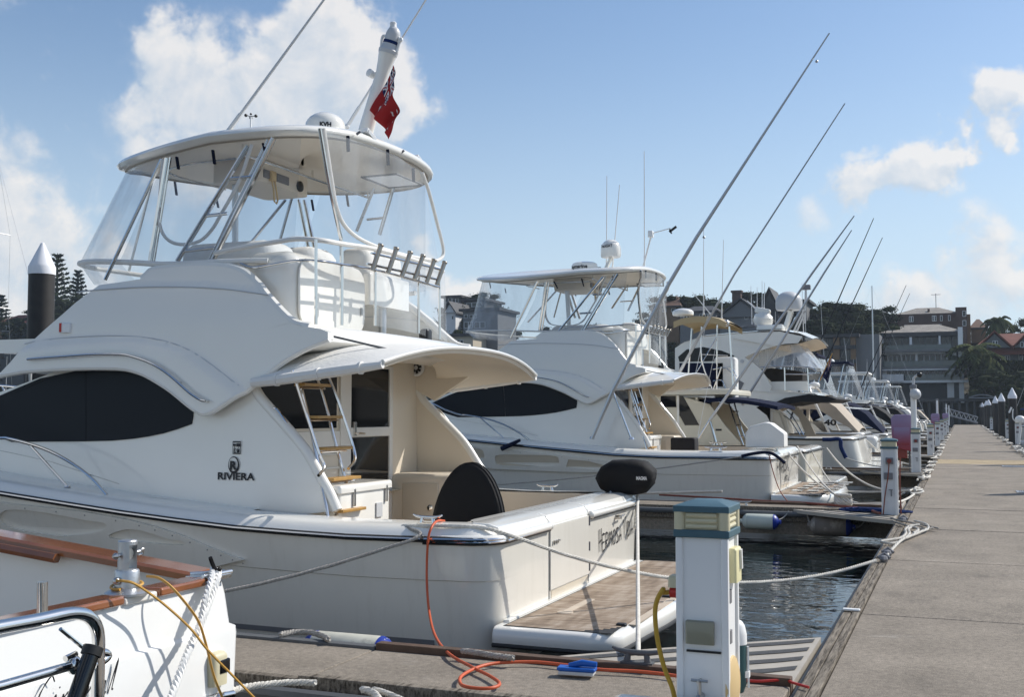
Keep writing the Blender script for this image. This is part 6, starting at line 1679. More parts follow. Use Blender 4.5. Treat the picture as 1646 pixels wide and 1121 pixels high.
g = G(); g.box((a.x, 28.2, 1.2), (a.x+.02, 28.8, 1.95)); g.obj('aft_window', glass2, t, sm=0)
rods(t, [[(1169,640),(1183,684),(1195,716)], [(1178,640),(1192,690),(1203,716)]], 29.3, .02, steel, 'ladder_rail')
rods(t, [[(1176,662),(1187,662)], [(1182,684),(1192,684)], [(1188,702),(1200,702)]], 29.3, .018, steel, 'ladder_rung')
# tower
ty0, ty1 = 28.3, 30.4
a, b = ony(1084, 522, ty0), ony(1168, 522, ty0)
tan = mat('tan_canvas_top', (.42,.33,.19), .6)
g = G(); rws = [[(lerp(a.x, b.x, i/8), lerp(ty0-.1, ty1+.1, j/6), a.z+.24*math.sin(PI*min(1, (i+.6)/8.6)*.98)**.5-.05*(j/3-1)**2-.0*i) for i in range(9)] for j in range(7)]
g.grid(rws); g.grid([[(x, y, z-.05) for x, y, z in r] for r in rws]); g.grid([rws[0], [(x, y, z-.16) for x, y, z in rws[0]]]); g.grid([rws[-1], [(x, y, z-.16) for x, y, z in rws[-1]]])
g.obj('tower_top', tan, t)
dome(t, (ony(1098, 508, 29.2).x, 29.2, ony(1098, 508, 29.2).z), .28, .2, 'radar_dome')
for yy in (ty0, ty1):
    rods(t, [[(1146,628),(1128,580),(1128,525)], [(1152,628),(1153,515)], [(1105,625),(1112,528)], [(1172,525),(1178,620)], [(1146,628),(1160,590)]], yy, .022)
rods(t, [[(1128,570),(1170,572)], [(1105,622),(1125,590),(1153,540)]], ty0, .014)
plate(t, 'tower_dodger', [(1092,584),(1162,584),(1162,622),(1092,622)], ty0+.3, .04, navy, far=ty1-.2)
g = G(); c = ony(1168, 606, 29.0); rbox(g, (c.x-.25, 28.6, c.z-.55), (c.x+.3, 29.1, c.z+.5), .08); g.obj('helm_seat', wcanvas, t)
rods(t, [[(1146,594),(1165,592),(1180,605),(1184,622)], [(1146,613),(1160,612),(1166,625)], [(1165,592),(1176,593),(1184,606)]], 28.5, .02, steel, 'tower_rail')
c = ony(1166, 520, 28.5); g = G(); g.lathe([(.06,-.1),(.09,-.05),(.09,.06),(.04,.1)], c, 10, axis=(1,.2,.1)); g.obj('spotlight', alu, t)
rods(t, [[(1123,705),(1141,676)], [(1141,676),(1152,716)]], 27.4, .03, steel, 'outrigger_bracket')
poles(t, [[(1141,676),(1305,440),(1373,347)]], 27.35); poles(t, [[(1193,652),(1324,440),(1369,370)]], 31.0); poles(Y_2, [[(1085,612),(1140,512),(1181,440),(1358,166)]], 25.4)
whips(t, [((1131,505),(1131,362)), ((1160,512),(1163,386)), ((1142,505),(1113,470))], 29.2)
whips(t, [((1114,620),(1138,505)), ((1122,700),(1150,560))], 27.6, .007)

# fourth boat: big enclosed flybridge
t = thing('motor_yacht', (-9, 37.8, WZ), 'tall white motor yacht with cone shaped clear curtain and navy stern flag, fourth along', 'motor yacht')
y4, f4 = 35.75, 40.2
ghull(t, -3.0, 37.9, 4.7, 15, 1.30, 2.2, gelh, plat=1.15, round_=.5, rake=.35)
plate(t, 'superstructure_side', [(1085,560),(1100,550),(1130,542),(1180,537),(1253,533),(1290,541),(1283,552),(1262,553),(1244,557),(1222,564),(1204,571),(1197,575),(1210,583),(1223,594),(1233,608),(1240,622),(1237,628),(1310,634),(1322,639),(1300,642),(1262,644),(1240,648),(1215,655),(1232,668),(1242,688),(1246,704),(1085,704)], y4, .08, gel, far=f4)
plate(t, 'side_window', [(1090,574),(1104,562),(1130,558),(1160,564),(1180,572),(1181,577),(1150,581),(1092,582)], y4-.015, .03, glass2, far=f4+.015)
plate(t, 'saloon_window', [(1092,584),(1163,584),(1163,622),(1092,622)], y4-.02, .04, screen, far=f4+.02)
plate(t, 'air_vent', [(1187,611),(1196,616),(1190,628),(1180,622)], y4-.02, .03, greyp)
g = G(); c = ony(1193, 581, y4-.01); g.lathe([(.06, 0), (.06, .02), (.04, .02)], c, 14, axis=(0,-1,0)); g.obj('hawse_light', vent, t)
# roof slab with camber, and aft overhang underside
for nm, L_, m_ in (('flybridge_roof', [(1085,556),(1130,540),(1180,535.5),(1253,531),(1285,536),(1307,545)], gel), ('roof_lining', [(1180,545),(1244,557),(1283,553),(1304,547)], mat('tan_lining', (.60,.47,.32), .5)), ('fly_deck', [(1160,624),(1240,631),(1310,633),(1323,640)], gel), ('fly_deck_lining', [(1180,650),(1244,649),(1300,644),(1322,641)], mat('tan_lining', (.60,.47,.32)))):
    Q = [ony(a, b, y4) for a, b in L_]; cam_ = .14
    g = G(); g.grid([[(p.x-.5*(s*s)*(i == len(Q)-1)*0, lerp(y4-.03, f4+.03, (s+1)/2), p.z+cam_*(1-s*s)*(1 if nm != 'fly_deck' else .4)) for i, p in enumerate(Q)] for s in [k/5-1 for k in range(11)]]); g.obj(nm, m_, t)
# bubble curtain
g = G(); top = []; bot = []
for k in range(15):
    s = k/14*2-1
    yy = (y4+f4)/2+s*1.9
    tx = ony(1283, 552, y4); bx_ = ony(1314, 592, y4)
    top.append((tx.x-.35*s*s, (y4+f4)/2+s*1.75, tx.z)); bot.append((bx_.x-.5*s**4, yy, bx_.z+.03))
g.grid([top, [(lerp(a[0], b[0], .5), lerp(a[1], b[1], .5), lerp(a[2], b[2], .5)) for a, b in zip(top, bot)], bot]); g.obj('aft_curtain', vinylf, t)
P = [ony(a, b, y4+.15) for a, b in ((1232,557),(1262,553),(1283,552),(1300,572),(1314,592),(1262,590),(1224,594),(1203,588))]
g = G(); g.ngon([tuple(p) for p in P]); g.obj('side_curtain', vinylf, t, sm=0)
plate(t, 'furniture_cover', [(1222,594),(1238,592),(1262,594),(1290,598),(1290,612),(1240,614),(1230,604)], 37.0, 1.2, mat('dark_brown_canvas', (.025,.022,.02), .9))
plate(t, 'aft_coaming', [(1238,614),(1297,613),(1300,629),(1240,627)], y4+.25, .1, gel)
for yy in (y4+.1, f4-.1): rods(t, [[(1222,591),(1262,589),(1300,591),(1312,597)], [(1262,602),(1306,602)], [(1261,591),(1262,628)], [(1298,592),(1300,630)]], yy, .02, steel, 'deck_rail')
g = G()
for k in range(6):
    a, b = ony(1303+k*2.7, 601-k*.0, y4+.4+k*.3), ony(1300+k*2.7, 611, y4+.4+k*.3); g.tube([a, b], .035, 8)
g.obj('rod_rack', chrome_dark, t, kind='stuff')
plate(t, 'cockpit_awning', [(1236,652),(1262,640),(1300,634),(1330,637),(1345,642),(1330,647),(1290,646),(1256,652)], y4-.3, 4.9, mat('black_awning', (.012,.012,.014), .8))
# domes, arch
c = ony(1268, 499, 37); dome(t, (c.x, 37, c.z), .42, .62, 'satellite_dome', vent)
g = G(); g.beam(ony(1262,530,37), ony(1272,500,37), .35, .14); g.obj('radar_arch', gel, t, bev=.03)
g = G(); g.beam(ony(1222,530,37), ony(1264,528,37), 1.6, .16); g.obj('arch_base', gel, t, bev=.04)
c = ony(1227, 513, 37.4); g = G(); g.lathe([(.25,-.25),(.33,-.1),(.30,.1),(.12,.25)], c, 16, axis=(.2,-.3,1)); g.obj('searchlight', gel, t)
g = G(); g.beam(ony(1214,498,37.4), ony(1238,503,37.4), .26, .2); g.obj('radar_array', gel, t, bev=.05)
g = G(); a, b = ony(1201,484,37.4), ony(1213,496,37.4); g.beam(a, b, .12, .03); g.obj('wind_wing', vent, t)
g = G(); g.beam(ony(1172,529,36.5), ony(1216,524,36.5), .8, .06); g.obj('roof_rack', greyp, t)
whips(t, [((1209,526),(1207,360+100)), ((1217,520),(1217,462)), ((1225,500),(1225,452)), ((1228,500),(1229,455)), ((1292,545),(1289,425+30)), ((1297,480),(1296,460))], 37.5, .014)
rods(t, [[(1294,520),(1295,464)], [(1280,535),(1295,500)], [(1275,534),(1293,497)]], 37.5, .03, vent, 'mast')
c = ony(1296, 463, 37.5); g = G(); rbox(g, (c.x-.12, 37.4, c.z-.06), (c.x+.14, 37.6, c.z+.10), .03); g.obj('mast_head', greyp, t)
# cockpit wing, pillars, doors
plate(t, 'cockpit_wing', [(1238,650),(1250,656),(1262,672),(1268,690),(1268,704),(1255,704),(1252,668)], y4+.3, .08, creamd)
plate(t, 'cockpit_wing', [(1262,652),(1276,648),(1300,676),(1312,701),(1296,702),(1284,672)], f4-.5, .08, creamd)
plate(t, 'saloon_door', [(1216,648),(1238,648),(1238,690),(1216,690)], y4+1.2, .05, dglass)
plate(t, 'louvre_panel', [(1242,662),(1252,664),(1262,694),(1242,694)], y4+.22, .05, creamd)
rods(t, [[(1264,660),(1275,672),(1292,700)], [(1258,668),(1270,676),(1286,700)]], 38.5, .02, steel, 'boarding_rail')
g = G(); P = [ony(*p, y4-.3) for p in ((1322,707),(1335,707),(1350,707),(1352,720),(1360,737))]; g.tube(spline(P, 4), .06, 8); g.obj('chafe_sleeve', navyb, None, label='blue chafe sleeve over the rounded stern of the fourth yacht', cat='rope sleeve')
fl_ = flag('ensign_flag', ony(1337, 570, 37.8), ony(1322, 605, 37.8), .42, -.02, 'navy ensign on a leaning staff at the fourth yacht stern', 1)
g = G(); g.tube([ony(1318,612,37.8), ony(1338,568,37.8)], .02, 6); g.obj('flagstaff', teakv, t)

# fifth boat: express cruiser with beige cover
def generic(xt, yc, B, L, label, style, seed=0, fb=1.15, hm=None, cat=None, group=None, mirror=False, cover=None):
    r = random.Random(seed)
    if mirror:
        XF[0] = lambda v: Vector((2*xt-v.x, v.y, v.z))
    t = thing('sailing_boat' if style == 'sail' else 'motor_boat', (xt-L/2, yc, WZ), label, cat or ('sailing boat' if style == 'sail' else 'motor boat'), group)
    H = lambda z: WZ+z
    near, far = yc-B/2, yc+B/2
    def side(name, P, ins, m, th=.05):
        for s in (0, 1):
            y = near+ins if s == 0 else far-ins-th
            plate(t, name, [(xt-u, H(z)) for u, z in P], y, th, m, world=True)
    ghull(t, xt, yc, B, L, fb, fb*1.55, hm or gelh, plat=.7 if style != 'sail' else 0, round_=.28, rake=r.choice((0, .2, .35)), cock=2.2 if style != 'fly' else 2.5)
    fz_ = fb+.05
    if style == 'express':
        side('cabin_side', [(1.4, fz_), (1.8, fz_+.35), (3.8, fz_+.55), (L*.62, fz_+.5), (L*.82, fz_+.25), (L*.85, fz_)], .35, gel)
        g = G(); g.grid([[(xt-u, yc+s*(B/2-.36), H(z)+.10*(1-s*s)) for u, z in ((3.2, fz_+.5), (L*.45, fz_+.56), (L*.62, fz_+.5), (L*.82, fz_+.25), (L*.86, fz_))] for s in (-1,-.5,0,.5,1)]); g.obj('foredeck', gel, t)
        side('side_window', [(2.6, fz_+.22), (2.8, fz_+.38), (4.6, fz_+.42), (5.4, fz_+.32), (4.8, fz_+.2)], .335, dglass, .02)
        cv = cover or r.choice((navy, bcanvas, bcanvas, wcanvas, canvas))
        rows = []
        for u, z, w in ((.2, fz_+.1, .95), (1.0, fz_+1.0, .85), (1.6, fz_+1.38, .75), (3.0, fz_+1.45, .72), (3.9, fz_+1.0, .8), (4.8, fz_+.5, .85)):
            hw_ = (B/2-.3)*w
            rows.append([(xt-u, yc-hw_*1.05, H(max(fz_, z-.55))), (xt-u, yc-hw_, H(z-.08)), (xt-u, yc-hw_*.6, H(z+.04)), (xt-u, yc, H(z+.07)), (xt-u, yc+hw_*.6, H(z+.04)), (xt-u, yc+hw_, H(z-.08)), (xt-u, yc+hw_*1.05, H(max(fz_, z-.55)))])
        g = G(); g.grid(rows); g.obj('cockpit_cover', cv, t)
        side('windscreen', [(3.7, fz_+.55), (3.3, fz_+1.1), (3.6, fz_+1.1), (5.2, fz_+.58)], .42, glass2, .02)
        for s in (-1, 1): g = G(); g.tube(spline([(xt-1.2, yc+s*(B/2-.25), H(fz_)), (xt-1.7, yc+s*(B/2-.35), H(fz_+1.1)), (xt-1.9, yc+s*(B/2-.6), H(fz_+1.6)), (xt-1.9, yc, H(fz_+1.65))], 4), .05, 7); g.obj('radar_arch', gel, t)
        dome(t, (xt-1.9, yc, H(fz_+1.67)), .2, .2, 'radar_dome')
    elif style == 'fly':
        side('cabin_side', [(2.5, fz_), (3.0, fz_+.9), (3.3, fz_+1.25), (L*.58, fz_+1.25), (L*.70, fz_+.6), (L*.82, fz_+.1), (L*.82, fz_)], .4, gel)
        side('side_window', [(3.7, fz_+.55), (3.8, fz_+1.05), (L*.55, fz_+1.05), (L*.64, fz_+.65), (L*.6, fz_+.5)], .385, screen, .02)
        g = G(); g.grid([[(xt-u, yc+s*(B/2-.35), H(z)+.08*(1-s*s)) for u, z in ((1.3, fz_+1.25), (3.3, fz_+1.32), (L*.58, fz_+1.32), (L*.70, fz_+.62), (L*.83, fz_+.1))] for s in (-1,-.5,0,.5,1)]); g.obj('cabin_roof', gel, t)
        side('flybridge_side', [(1.5, fz_+1.3), (1.4, fz_+1.42), (2.8, fz_+1.6), (3.2, fz_+2.0), (L*.5, fz_+2.02), (L*.56, fz_+1.3)], .5, gel)
        g = G(); g.box((xt-3.02, yc-B/2+.45, H(.6)), (xt-2.96, yc+B/2-.45, H(fz_+1.25))); g.obj('aft_bulkhead', cream, t, sm=0)
        g = G(); g.box((xt-2.965, yc-.5, H(.7)), (xt-2.95, yc+.4, H(fz_+1.1))); g.obj('cabin_door', dglass, t, sm=0)
        zt_ = fz_+3.35; cv = r.choice((gel, gel, navy, wcanvas))
        g = G(); rbox(g, (xt-L*.50, yc-B/2+.6, H(zt_)), (xt-2.2, yc+B/2-.6, H(zt_+.12)), .06); g.obj('hardtop', cv, t)
        for u in (2.5, 3.6, L*.46):
            for s in (-1, 1): g = G(); g.tube([(xt-u, yc+s*(B/2-.75), H(zt_)), (xt-u-.35, yc+s*(B/2-.6), H(fz_+1.7))], .03, 6); g.obj('hardtop_post', steel, t)
        g = G(); ya, yb = yc-B/2+.62, yc+B/2-.62; z0, z1 = H(fz_+1.6), H(zt_)
        g.grid([[(xt-2.3, ya, z1), (xt-2.25, yb, z1)], [(xt-1.7, ya, z0), (xt-1.7, yb, z0)]]); g.obj('aft_curtain', vinylf, t)
        for yy in (ya, yb):
            g = G(); g.grid([[(xt-2.3, yy, z1), (xt-L*.48, yy, z1)], [(xt-1.7, yy, z0), (xt-L*.54, yy, z0+.3)]]); g.obj('side_curtain', vinyl, t)
        dome(t, (xt-3.4, yc+r.uniform(-.5,.5), H(zt_+.12)), .25, .25, 'radar_dome')
        c2 = r.choice((navy, canvas, gel))
        g = G(); g.grid([[(xt-u, yc+s*(B/2-.4), H(fz_+1.28-.08*(2.6-u))+.06*(1-s*s)) for u in (2.6, 1.6, .6, .2)] for s in (-1,-.5,0,.5,1)]); g.obj('cockpit_awning', c2, t)
        for s in (-1, 1):
            if seed in (12, 31):
                b = Vector((xt-3.4, yc+s*(B/2-.1), H(fz_+.3))); g = G(); g.tube([b, b+Vector((.5, 0, 1.6)), b+Vector((3.6, s*.6, 8.5))], [.04,.04,.015], 6); g.obj('outrigger', black if seed in (12, 31) else alu, t)
    elif style == 'sail':
        side('coachroof_side', [(2.2, fz_), (2.5, fz_+.38), (L*.55, fz_+.36), (L*.68, fz_+.05)], B/2-.95, gel)
        g = G(); g.grid([[(xt-u, yc+s*.95, H(z)+.06*(1-s*s)) for u, z in ((2.3, fz_+.38), (L*.55, fz_+.36), (L*.7, fz_+.02))] for s in (-1,-.5,0,.5,1)]); g.obj('coachroof', gel, t)
        mx_ = xt-L*.47; Hm = L*1.28
        g = G(); g.tube([(mx_, yc, H(fb)), (mx_, yc, H(fb+Hm))], [.07,.05], 8); ms = g.obj('mast', alu, t)
        for q in (.45, .72): g = G(); g.tube([(mx_, yc-B*.28, H(fb+Hm*q)), (mx_, yc+B*.28, H(fb+Hm*q))], .02, 6); g.obj('spreader', alu, ms)
        for s in (-1, 1): g = G(); g.tube([(mx_, yc+s*B*.45, H(fb)), (mx_, yc+s*B*.28, H(fb+Hm*.45)), (mx_, yc+s*B*.28, H(fb+Hm*.72)), (mx_, yc, H(fb+Hm))], .008, 4); g.obj('shroud', steeld, t)
        g = G(); g.tube([(xt, yc, H(fb)), (mx_, yc, H(fb+Hm)), (xt-L, yc, H(fb*1.5))], .012, 4); g.obj('stay', steeld, t)
        g = G(); g.tube([(mx_, yc, H(fb+1.35)), (mx_+L*.2, yc, H(fb+1.3)), (xt-.8, yc, H(fb+1.25))], [.16,.14,.08], 8); g.obj('boom_cover', r.choice((navyb, navy)), t)
    # rails
    for s in (-1, 1):
        g = G(); g.tube([(xt-u, yc+s*(max(.1, (B/2-.15)*(1 if u < L*.5 else 1-((u/L-.5)/.52)**2.3))), H(fb*(1+.55*max(0, u/L-.1)**1.5)+.62)) for u in [L*(.35+.62*k/8) for k in range(9)]], .014, 5); g.obj('bow_rail', steel, t)
    for k in range(r.choice((1, 2, 2))):
        p = Vector((xt-r.uniform(2.5, 4), yc+r.uniform(-1, 1), H(fz_+(3.4 if style == 'fly' else 1.6 if style == 'express' else .4)))); antenna(t, p, p+Vector((r.uniform(-.3,.3), 0, r.uniform(2, 3.5))))
    XF[0] = None
    return t
b5 = generic(-3.15, 42.9, 4.0, 12, 'low white cruiser with beige cover and grey digits along its side, fifth along', 'express', 3, 1.35, cover=bcanvas)
q = ony(1292, 682, 41.2); text('side_digits', '40', (ony(1325,684,40.9).x, 40.86, ony(1325,684,40.9).z), (1,0,0), (0,0,1), .28, inkm, b5, bold=.01, squash=1.5)
q = onx(1389, 700, -3.12); 
g = G(); rbox(g, (-3.9, 41.1, .35), (-2.72, 42.6, .80), .2); g.obj('stern_pod', gel, b5)
specs = [(-3.3, 49.6, 4.4, 13, 'white flybridge boat with dark outriggers behind the cruiser with digits', 'fly', 12), (-3.1, 55.6, 4.0, 11, 'low boat with canvas cockpit cover left of the fourth pedestal', 'express', 6),
  (-3.2, 62.8, 4.3, 12.5, 'flybridge boat with long square hardtop left of the pink cabinet', 'fly', 8), (-3.0, 68.9, 4.0, 11, 'small covered cruiser just beyond the square topped boat', 'express', 9),
  (-3.2, 76, 4.2, 12, 'flybridge boat seen over the pink cabinet', 'fly', 31), (-3.0, 82, 3.9, 11.5, 'covered cruiser moored before the second pink cabinet', 'express', 14),
  (-3.0, 89.3, 4.1, 11, 'covered cruiser moored beside the second pink cabinet', 'express', 15), (-3.2, 95.3, 4.2, 12, 'flybridge boat just past the second pink cabinet', 'fly', 16),
  (-3.2, 102.5, 4.0, 11, 'covered cruiser well past the second pink cabinet', 'express', 17), (-3.2, 108.5, 4.0, 11, 'small covered cruiser far along the left side', 'express', 18),
  (-3.2, 116, 4.2, 12, 'far flybridge boat two berths before the third pink cabinet', 'fly', 19), (-3.2, 122, 4.0, 11, 'sailing boat moored near the third pink cabinet', 'sail', 20),
  (-3.2, 135, 4.0, 11, 'farthest covered cruiser on the left side', 'express', 22)]
for xt, yc, B, L, lab, st, sd_ in specs: generic(xt, yc, B, L, lab, st, sd_, 1.1+.1*(sd_ % 3))
for xt, yc, B, L, lab, st, sd_ in [(3.6, 59, 4.0, 11, 'covered boat with navy canvas at the right edge beyond the walkway', 'express', 41), (3.8, 73, 4.2, 12, 'white flybridge boat seen between the first right hand piles', 'fly', 42), (3.8, 88, 4.0, 11, 'low boat glimpsed between the second and third right hand piles', 'express', 43), (3.8, 103, 4.0, 12, 'sailing boat on the right side behind the piles', 'sail', 44)]:
    generic(xt, yc, B, L, lab, st, sd_, 1.15, mirror=True)
def line_(P, label, r=.022, m=rope):
    g = G(); g.tube(spline(P, 4), r, 6); g.obj('mooring_line', m, None, label=label, cat='rope')
line_(sag(ony(1329,721,30.9), Vector((-1.0, 23.6, .06)), .35), 'upper white rope from the cream boat stern to the kerb')
line_(sag(ony(1303,722,28.6), Vector((-1.05, 23.0, .06)), .75), 'lower sagging white rope from the cream boat stern to the kerb')
line_(sag(ony(1360,777,27.8) if False else Vector((-2.3, 24.6, -.05)), Vector((-.9, 24.0, .06)), .03), 'short white rope from the cream boat platform straight to the kerb')
line_(sag(ony(1360,737,35.3), Vector((-1.3, 32.6, .1)), .1), 'white rope below the blue sleeve of the fourth yacht', .018)
line_(sag(Vector((-2.9, 38.5, .7)), Vector((-1.0, 35.5, .06)), .25), 'white rope from the fourth yacht stern to the kerb')
line_(sag(Vector((-2.9, 41.6, .75)), Vector((-1.0, 38.2, .06)), .2), 'dark rope from the stern pod of the fifth boat', .018, ropeg)
line_(sag(Vector((-1.15, 19.9, .1)), Vector((-.86, 22.6, .06)), .05), 'white rope from the second pedestal foot along to the kerb')
# dome on a stern bracket, right edge
c = ony(1640, 680, 62); t = thing('satellite_dome', (c.x, 62, c.z-.6), 'white satellite dome on a bent bracket at the right edge of the photo', 'satellite dome')
dome(t, (c.x, 62, c.z), .25, .36, 'dome'); g = G(); g.tube([(c.x, 62, c.z), (c.x, 62, c.z-.3), (c.x-.1, 62, c.z-1.1)], .06, 8); g.obj('bracket', white, t)
g = G(); P = [ony(*p, 62) for p in ((1631,677),(1628,672),(1628,661),(1629,658))]; g.tube(spline(P, 3), .03, 6); g.tube([ony(1622,664,62), ony(1626,655,62)], .05, 6); g.obj('camera_arm', white, t)
# moored sailing boats across the left background
generic(-41.5, 44, 3.6, 11.3, 'sailing boat whose mast stands at the left margin of the photo', 'sail', 51)
# small craft below the apartment building
for i, (px, yy, bb) in enumerate(((1446, 158, navyb), (1465, 164, wcanvas), (1430, 150, gel))):
    p = ony(px, 664, yy); generic(p.x, yy, 3.4, 8.5, ['small boat with blue cover moored below the white apartment block', 'small pale boat moored under the apartment terrace', 'small white boat in front of the apartment block'][i], 'express', 60+i)
# ================= SHORE, HILL, HOUSES AND TREES =================
def shore_y(x): return 176+.10*abs(x+10)*0+10*math.sin(x*.021)-.10*(x+60)*(x < -60)
def hill(x, y):
    d = y-shore_y(x)
    if d < 0: return WZ-.6
    t_ = min(1, d/60); h = .9+(12.5+2*math.sin(x*.03+1)+(6 if x < -60 else 0)*min(1, (-60-x)/60))*t_*t_*(3-2*t_)
    if x > 15: h -= 1.5*t_
    return h+1.2*noise.noise(Vector((x*.05, y*.05, 0)))
earth = mat('hillside_earth', (.05,.045,.03), .95, var=.3, vscale=.1)
g = G(); xs = [-460+12*i for i in range(56)]
rows = []
for j in range(30):
    rows.append([(x, shore_y(x)+(-.01 if j == 0 else (j-1)*(j*.45+3)), 0) for x in xs])
rows = [[(x, y, hill(x, y) if j else WZ-.6) for x, y, _ in r] for j, r in enumerate(rows)]
rows[0] = [(x, y, WZ-1) for x, y, _ in rows[1]]
g.grid(rows); g.obj('hillside', earth, kind='structure')

brickd = mat('dark_brick', (.085,.055,.045), .85, var=.2, vscale=.6)
brickt = mat('tan_brick', (.20,.13,.075), .85, var=.15, vscale=.6)
bwhite = mat('render_white', (.74,.75,.76), .7, var=.05, vscale=.4)
bgrey = mat('render_grey', (.17,.175,.18), .7, var=.06, vscale=.4)
bcream = mat('render_cream', (.50,.44,.34), .7, var=.06, vscale=.4)
bdark = mat('dark_cladding', (.045,.047,.05), .6)
wglass = mat('house_glass', (.012,.018,.022), .06, spec=.5)
bglass = mat('balustrade_glass', (.055,.085,.09), .08, spec=.7)
tilec = mat('pale_shingle', (.24,.215,.185), .8, var=.35, vscale=1.2, fine=.4, fscale=5)
tiler = mat('red_tile', (.17,.055,.035), .8, var=.2, vscale=1)
tiled = mat('slate_roof', (.05,.05,.052), .7, var=.15, vscale=1)
def Z(px, py, y): return ony(px, py, y).z
def X(px, y): return ony(px, 600, y).x
def hip(t, x0, x1, y0, y1, z0, h, rid, m, e=.6, name='roof'):
    xc = (x0+x1)/2; r = rid*(x1-x0)/2; ym = (y0+y1)/2
    A = [(x0-e, y0-e, z0), (x1+e, y0-e, z0), (x1+e, y1+e, z0), (x0-e, y1+e, z0)]
    g = G(); g.box((x0-e, y0-e, z0-.25), (x1+e, y1+e, z0-.02)); g.obj('eaves', bdark, t, sm=0)
    g = G(); g.add(A+[(xc-r, ym, z0+h), (xc+r, ym, z0+h)], [(0,1,5,4), (2,3,4,5), (1,2,5), (3,0,4), (3,2,1,0)]); return g.obj(name, m, t, sm=0)
def gable(t, x0, x1, y0, y1, z0, h, m, wm, e=.5):
    """ridge runs along y, gable faces the water"""
    xc = (x0+x1)/2
    g = G(); g.prism([(x0, y0, z0), (x1, y0, z0), (xc, y0, z0+h)], [(x0, y1, z0), (x1, y1, z0), (xc, y1, z0+h)]); g.obj('gable', wm, t, sm=0)
    for s in (0, 1):
        a, b = ((x0-e, z0-.3), (xc, z0+h+.25)) if s == 0 else ((xc, z0+h+.25), (x1+e, z0-.3))
        g = G(); g.prism([(a[0], y0-e, a[1]), (b[0], y0-e, b[1]), (b[0], y0-e, b[1]+.3), (a[0], y0-e, a[1]+.3)], [(a[0], y1, a[1]), (b[0], y1, b[1]), (b[0], y1, b[1]+.3), (a[0], y1, a[1]+.3)]); g.obj('roof_slope', m, t, sm=0)
def win(t, x0, x1, z0, z1, y, n=1, fm=None, gm=None):
    w = (x1-x0)/n
    for i in range(n):
        a, b = x0+w*i, x0+w*(i+1)
        g = G(); g.box((a+.03, y-.06, z0), (b-.03, y+.02, z0+.07)); g.box((a+.03, y-.06, z1-.07), (b-.03, y+.02, z1)); g.box((a, y-.06, z0), (a+.07, y+.02, z1)); g.box((b-.07, y-.06, z0), (b, y+.02, z1))
        f = g.obj('window', fm or bwhite, t, sm=0)
        g = G(); g.box((a+.05, y-.03, z0+.05), (b-.05, y+.01, z1-.05)); g.obj('pane', gm or wglass, f, sm=0)
# white four-storey apartment block
y = 186; x0, x1 = X(1418, y), X(1545, y); zz = lambda py: Z(1480, py, y)
t = thing('apartment_block', ((x0+x1)/2, y, zz(645)), 'white four storey apartment block with glass balconies above the walkway end', 'apartment block')
g = G(); g.box((x0+.2, y+1.2, -.3), (x1-.2, y+16, zz(533))); g.obj('core', bgrey, t, sm=0)
sl = [(536,541),(562,566.5),(590,594),(612,616),]
for i, (a, b) in enumerate(sl):
    e = .4 if i in (1, 3) else (0 if i == 0 else 0)
    g = G(); g.box((x0-e, y-(.2 if i == 0 else 1.3), zz(b)), (x1+(.2 if i == 0 else 2.3 if i == 2 else 1.0), y+1.3, zz(a))); g.obj('floor_slab', [bdark, bgrey, bgrey, bwhite][i], t, sm=0)
    if i == 2: g = G(); g.box((x0, y-1.35, zz(596)), (x1+1.2, y+1.2, zz(594))); g.obj('slab_soffit', bwhite, t, sm=0)
g = G(); g.box((x0, y-.4, zz(569)), (x1-2.2, y+1.2, zz(566.6))); g.obj('slab_edge', bwhite, t, sm=0)
for (a, b, c, d) in ((1416,1420.5,541,562), (1463,1467,542,562), (1510,1513,541,562), (1472,1475.5,568,590), (1533,1538,568,590), (1418,1426,596,612), (1523,1536,595,612), (1522,1533,616,640)):
    g = G(); g.box((X(a, y), y-.2, zz(d)), (X(b, y), y+1.25, zz(c))); g.obj('pillar', bwhite, t, sm=0)
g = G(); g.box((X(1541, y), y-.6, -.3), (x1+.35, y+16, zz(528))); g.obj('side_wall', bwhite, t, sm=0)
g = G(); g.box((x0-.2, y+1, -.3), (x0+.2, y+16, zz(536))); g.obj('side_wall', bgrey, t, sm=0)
for r0, r1, L_ in ((542,562,((1421,1462,4),(1468,1509,4),(1514,1530,2),(1532,1540,1))), (569,590,((1420,1471,7),(1476,1532,6))), (596,612,((1427,1455,3),(1457,1522,7)))):
    for a, b, n in L_: win(t, X(a, y), X(b, y), zz(r1), zz(r0), y+1.1, n, bgrey if r0 == 542 else bwhite)
g = G(); g.box((X(1427, y), y+.3, -.3), (X(1521, y), y+1.15, zz(618))); g.obj('garage_shade_box', bdark, t, sm=0)  # solid box, its dark colour stands for the shade inside the ground-floor openings
for (a, b, c, d, pr) in ((1420,1556,581,590,-1.3), (1456,1545,603,612,-1.3), (1420,1530,555,562,-1.2)):
    g = G(); g.box((X(a, y), y+pr-.03, zz(d)), (X(b, y), y+pr+.03, zz(c))); g.obj('glass_balustrade', bglass, t, sm=0)
g = G(); g.box((X(1418, y), y-1.5, zz(614)), (X(1453, y), y-1.2, zz(602))); g.obj('balcony_wall', bwhite, t, sm=0)
hip(t, x0, x1, y+.5, y+16, zz(534), zz(518)-zz(536), .42, tilec, .5)
g = G(); g.ball((X(1534, y), y-.6, zz(584)), (1.1,.8,1.1), 10); g.obj('balcony_plant', mat('foliage_dark', (.02,.035,.012), .7), t)
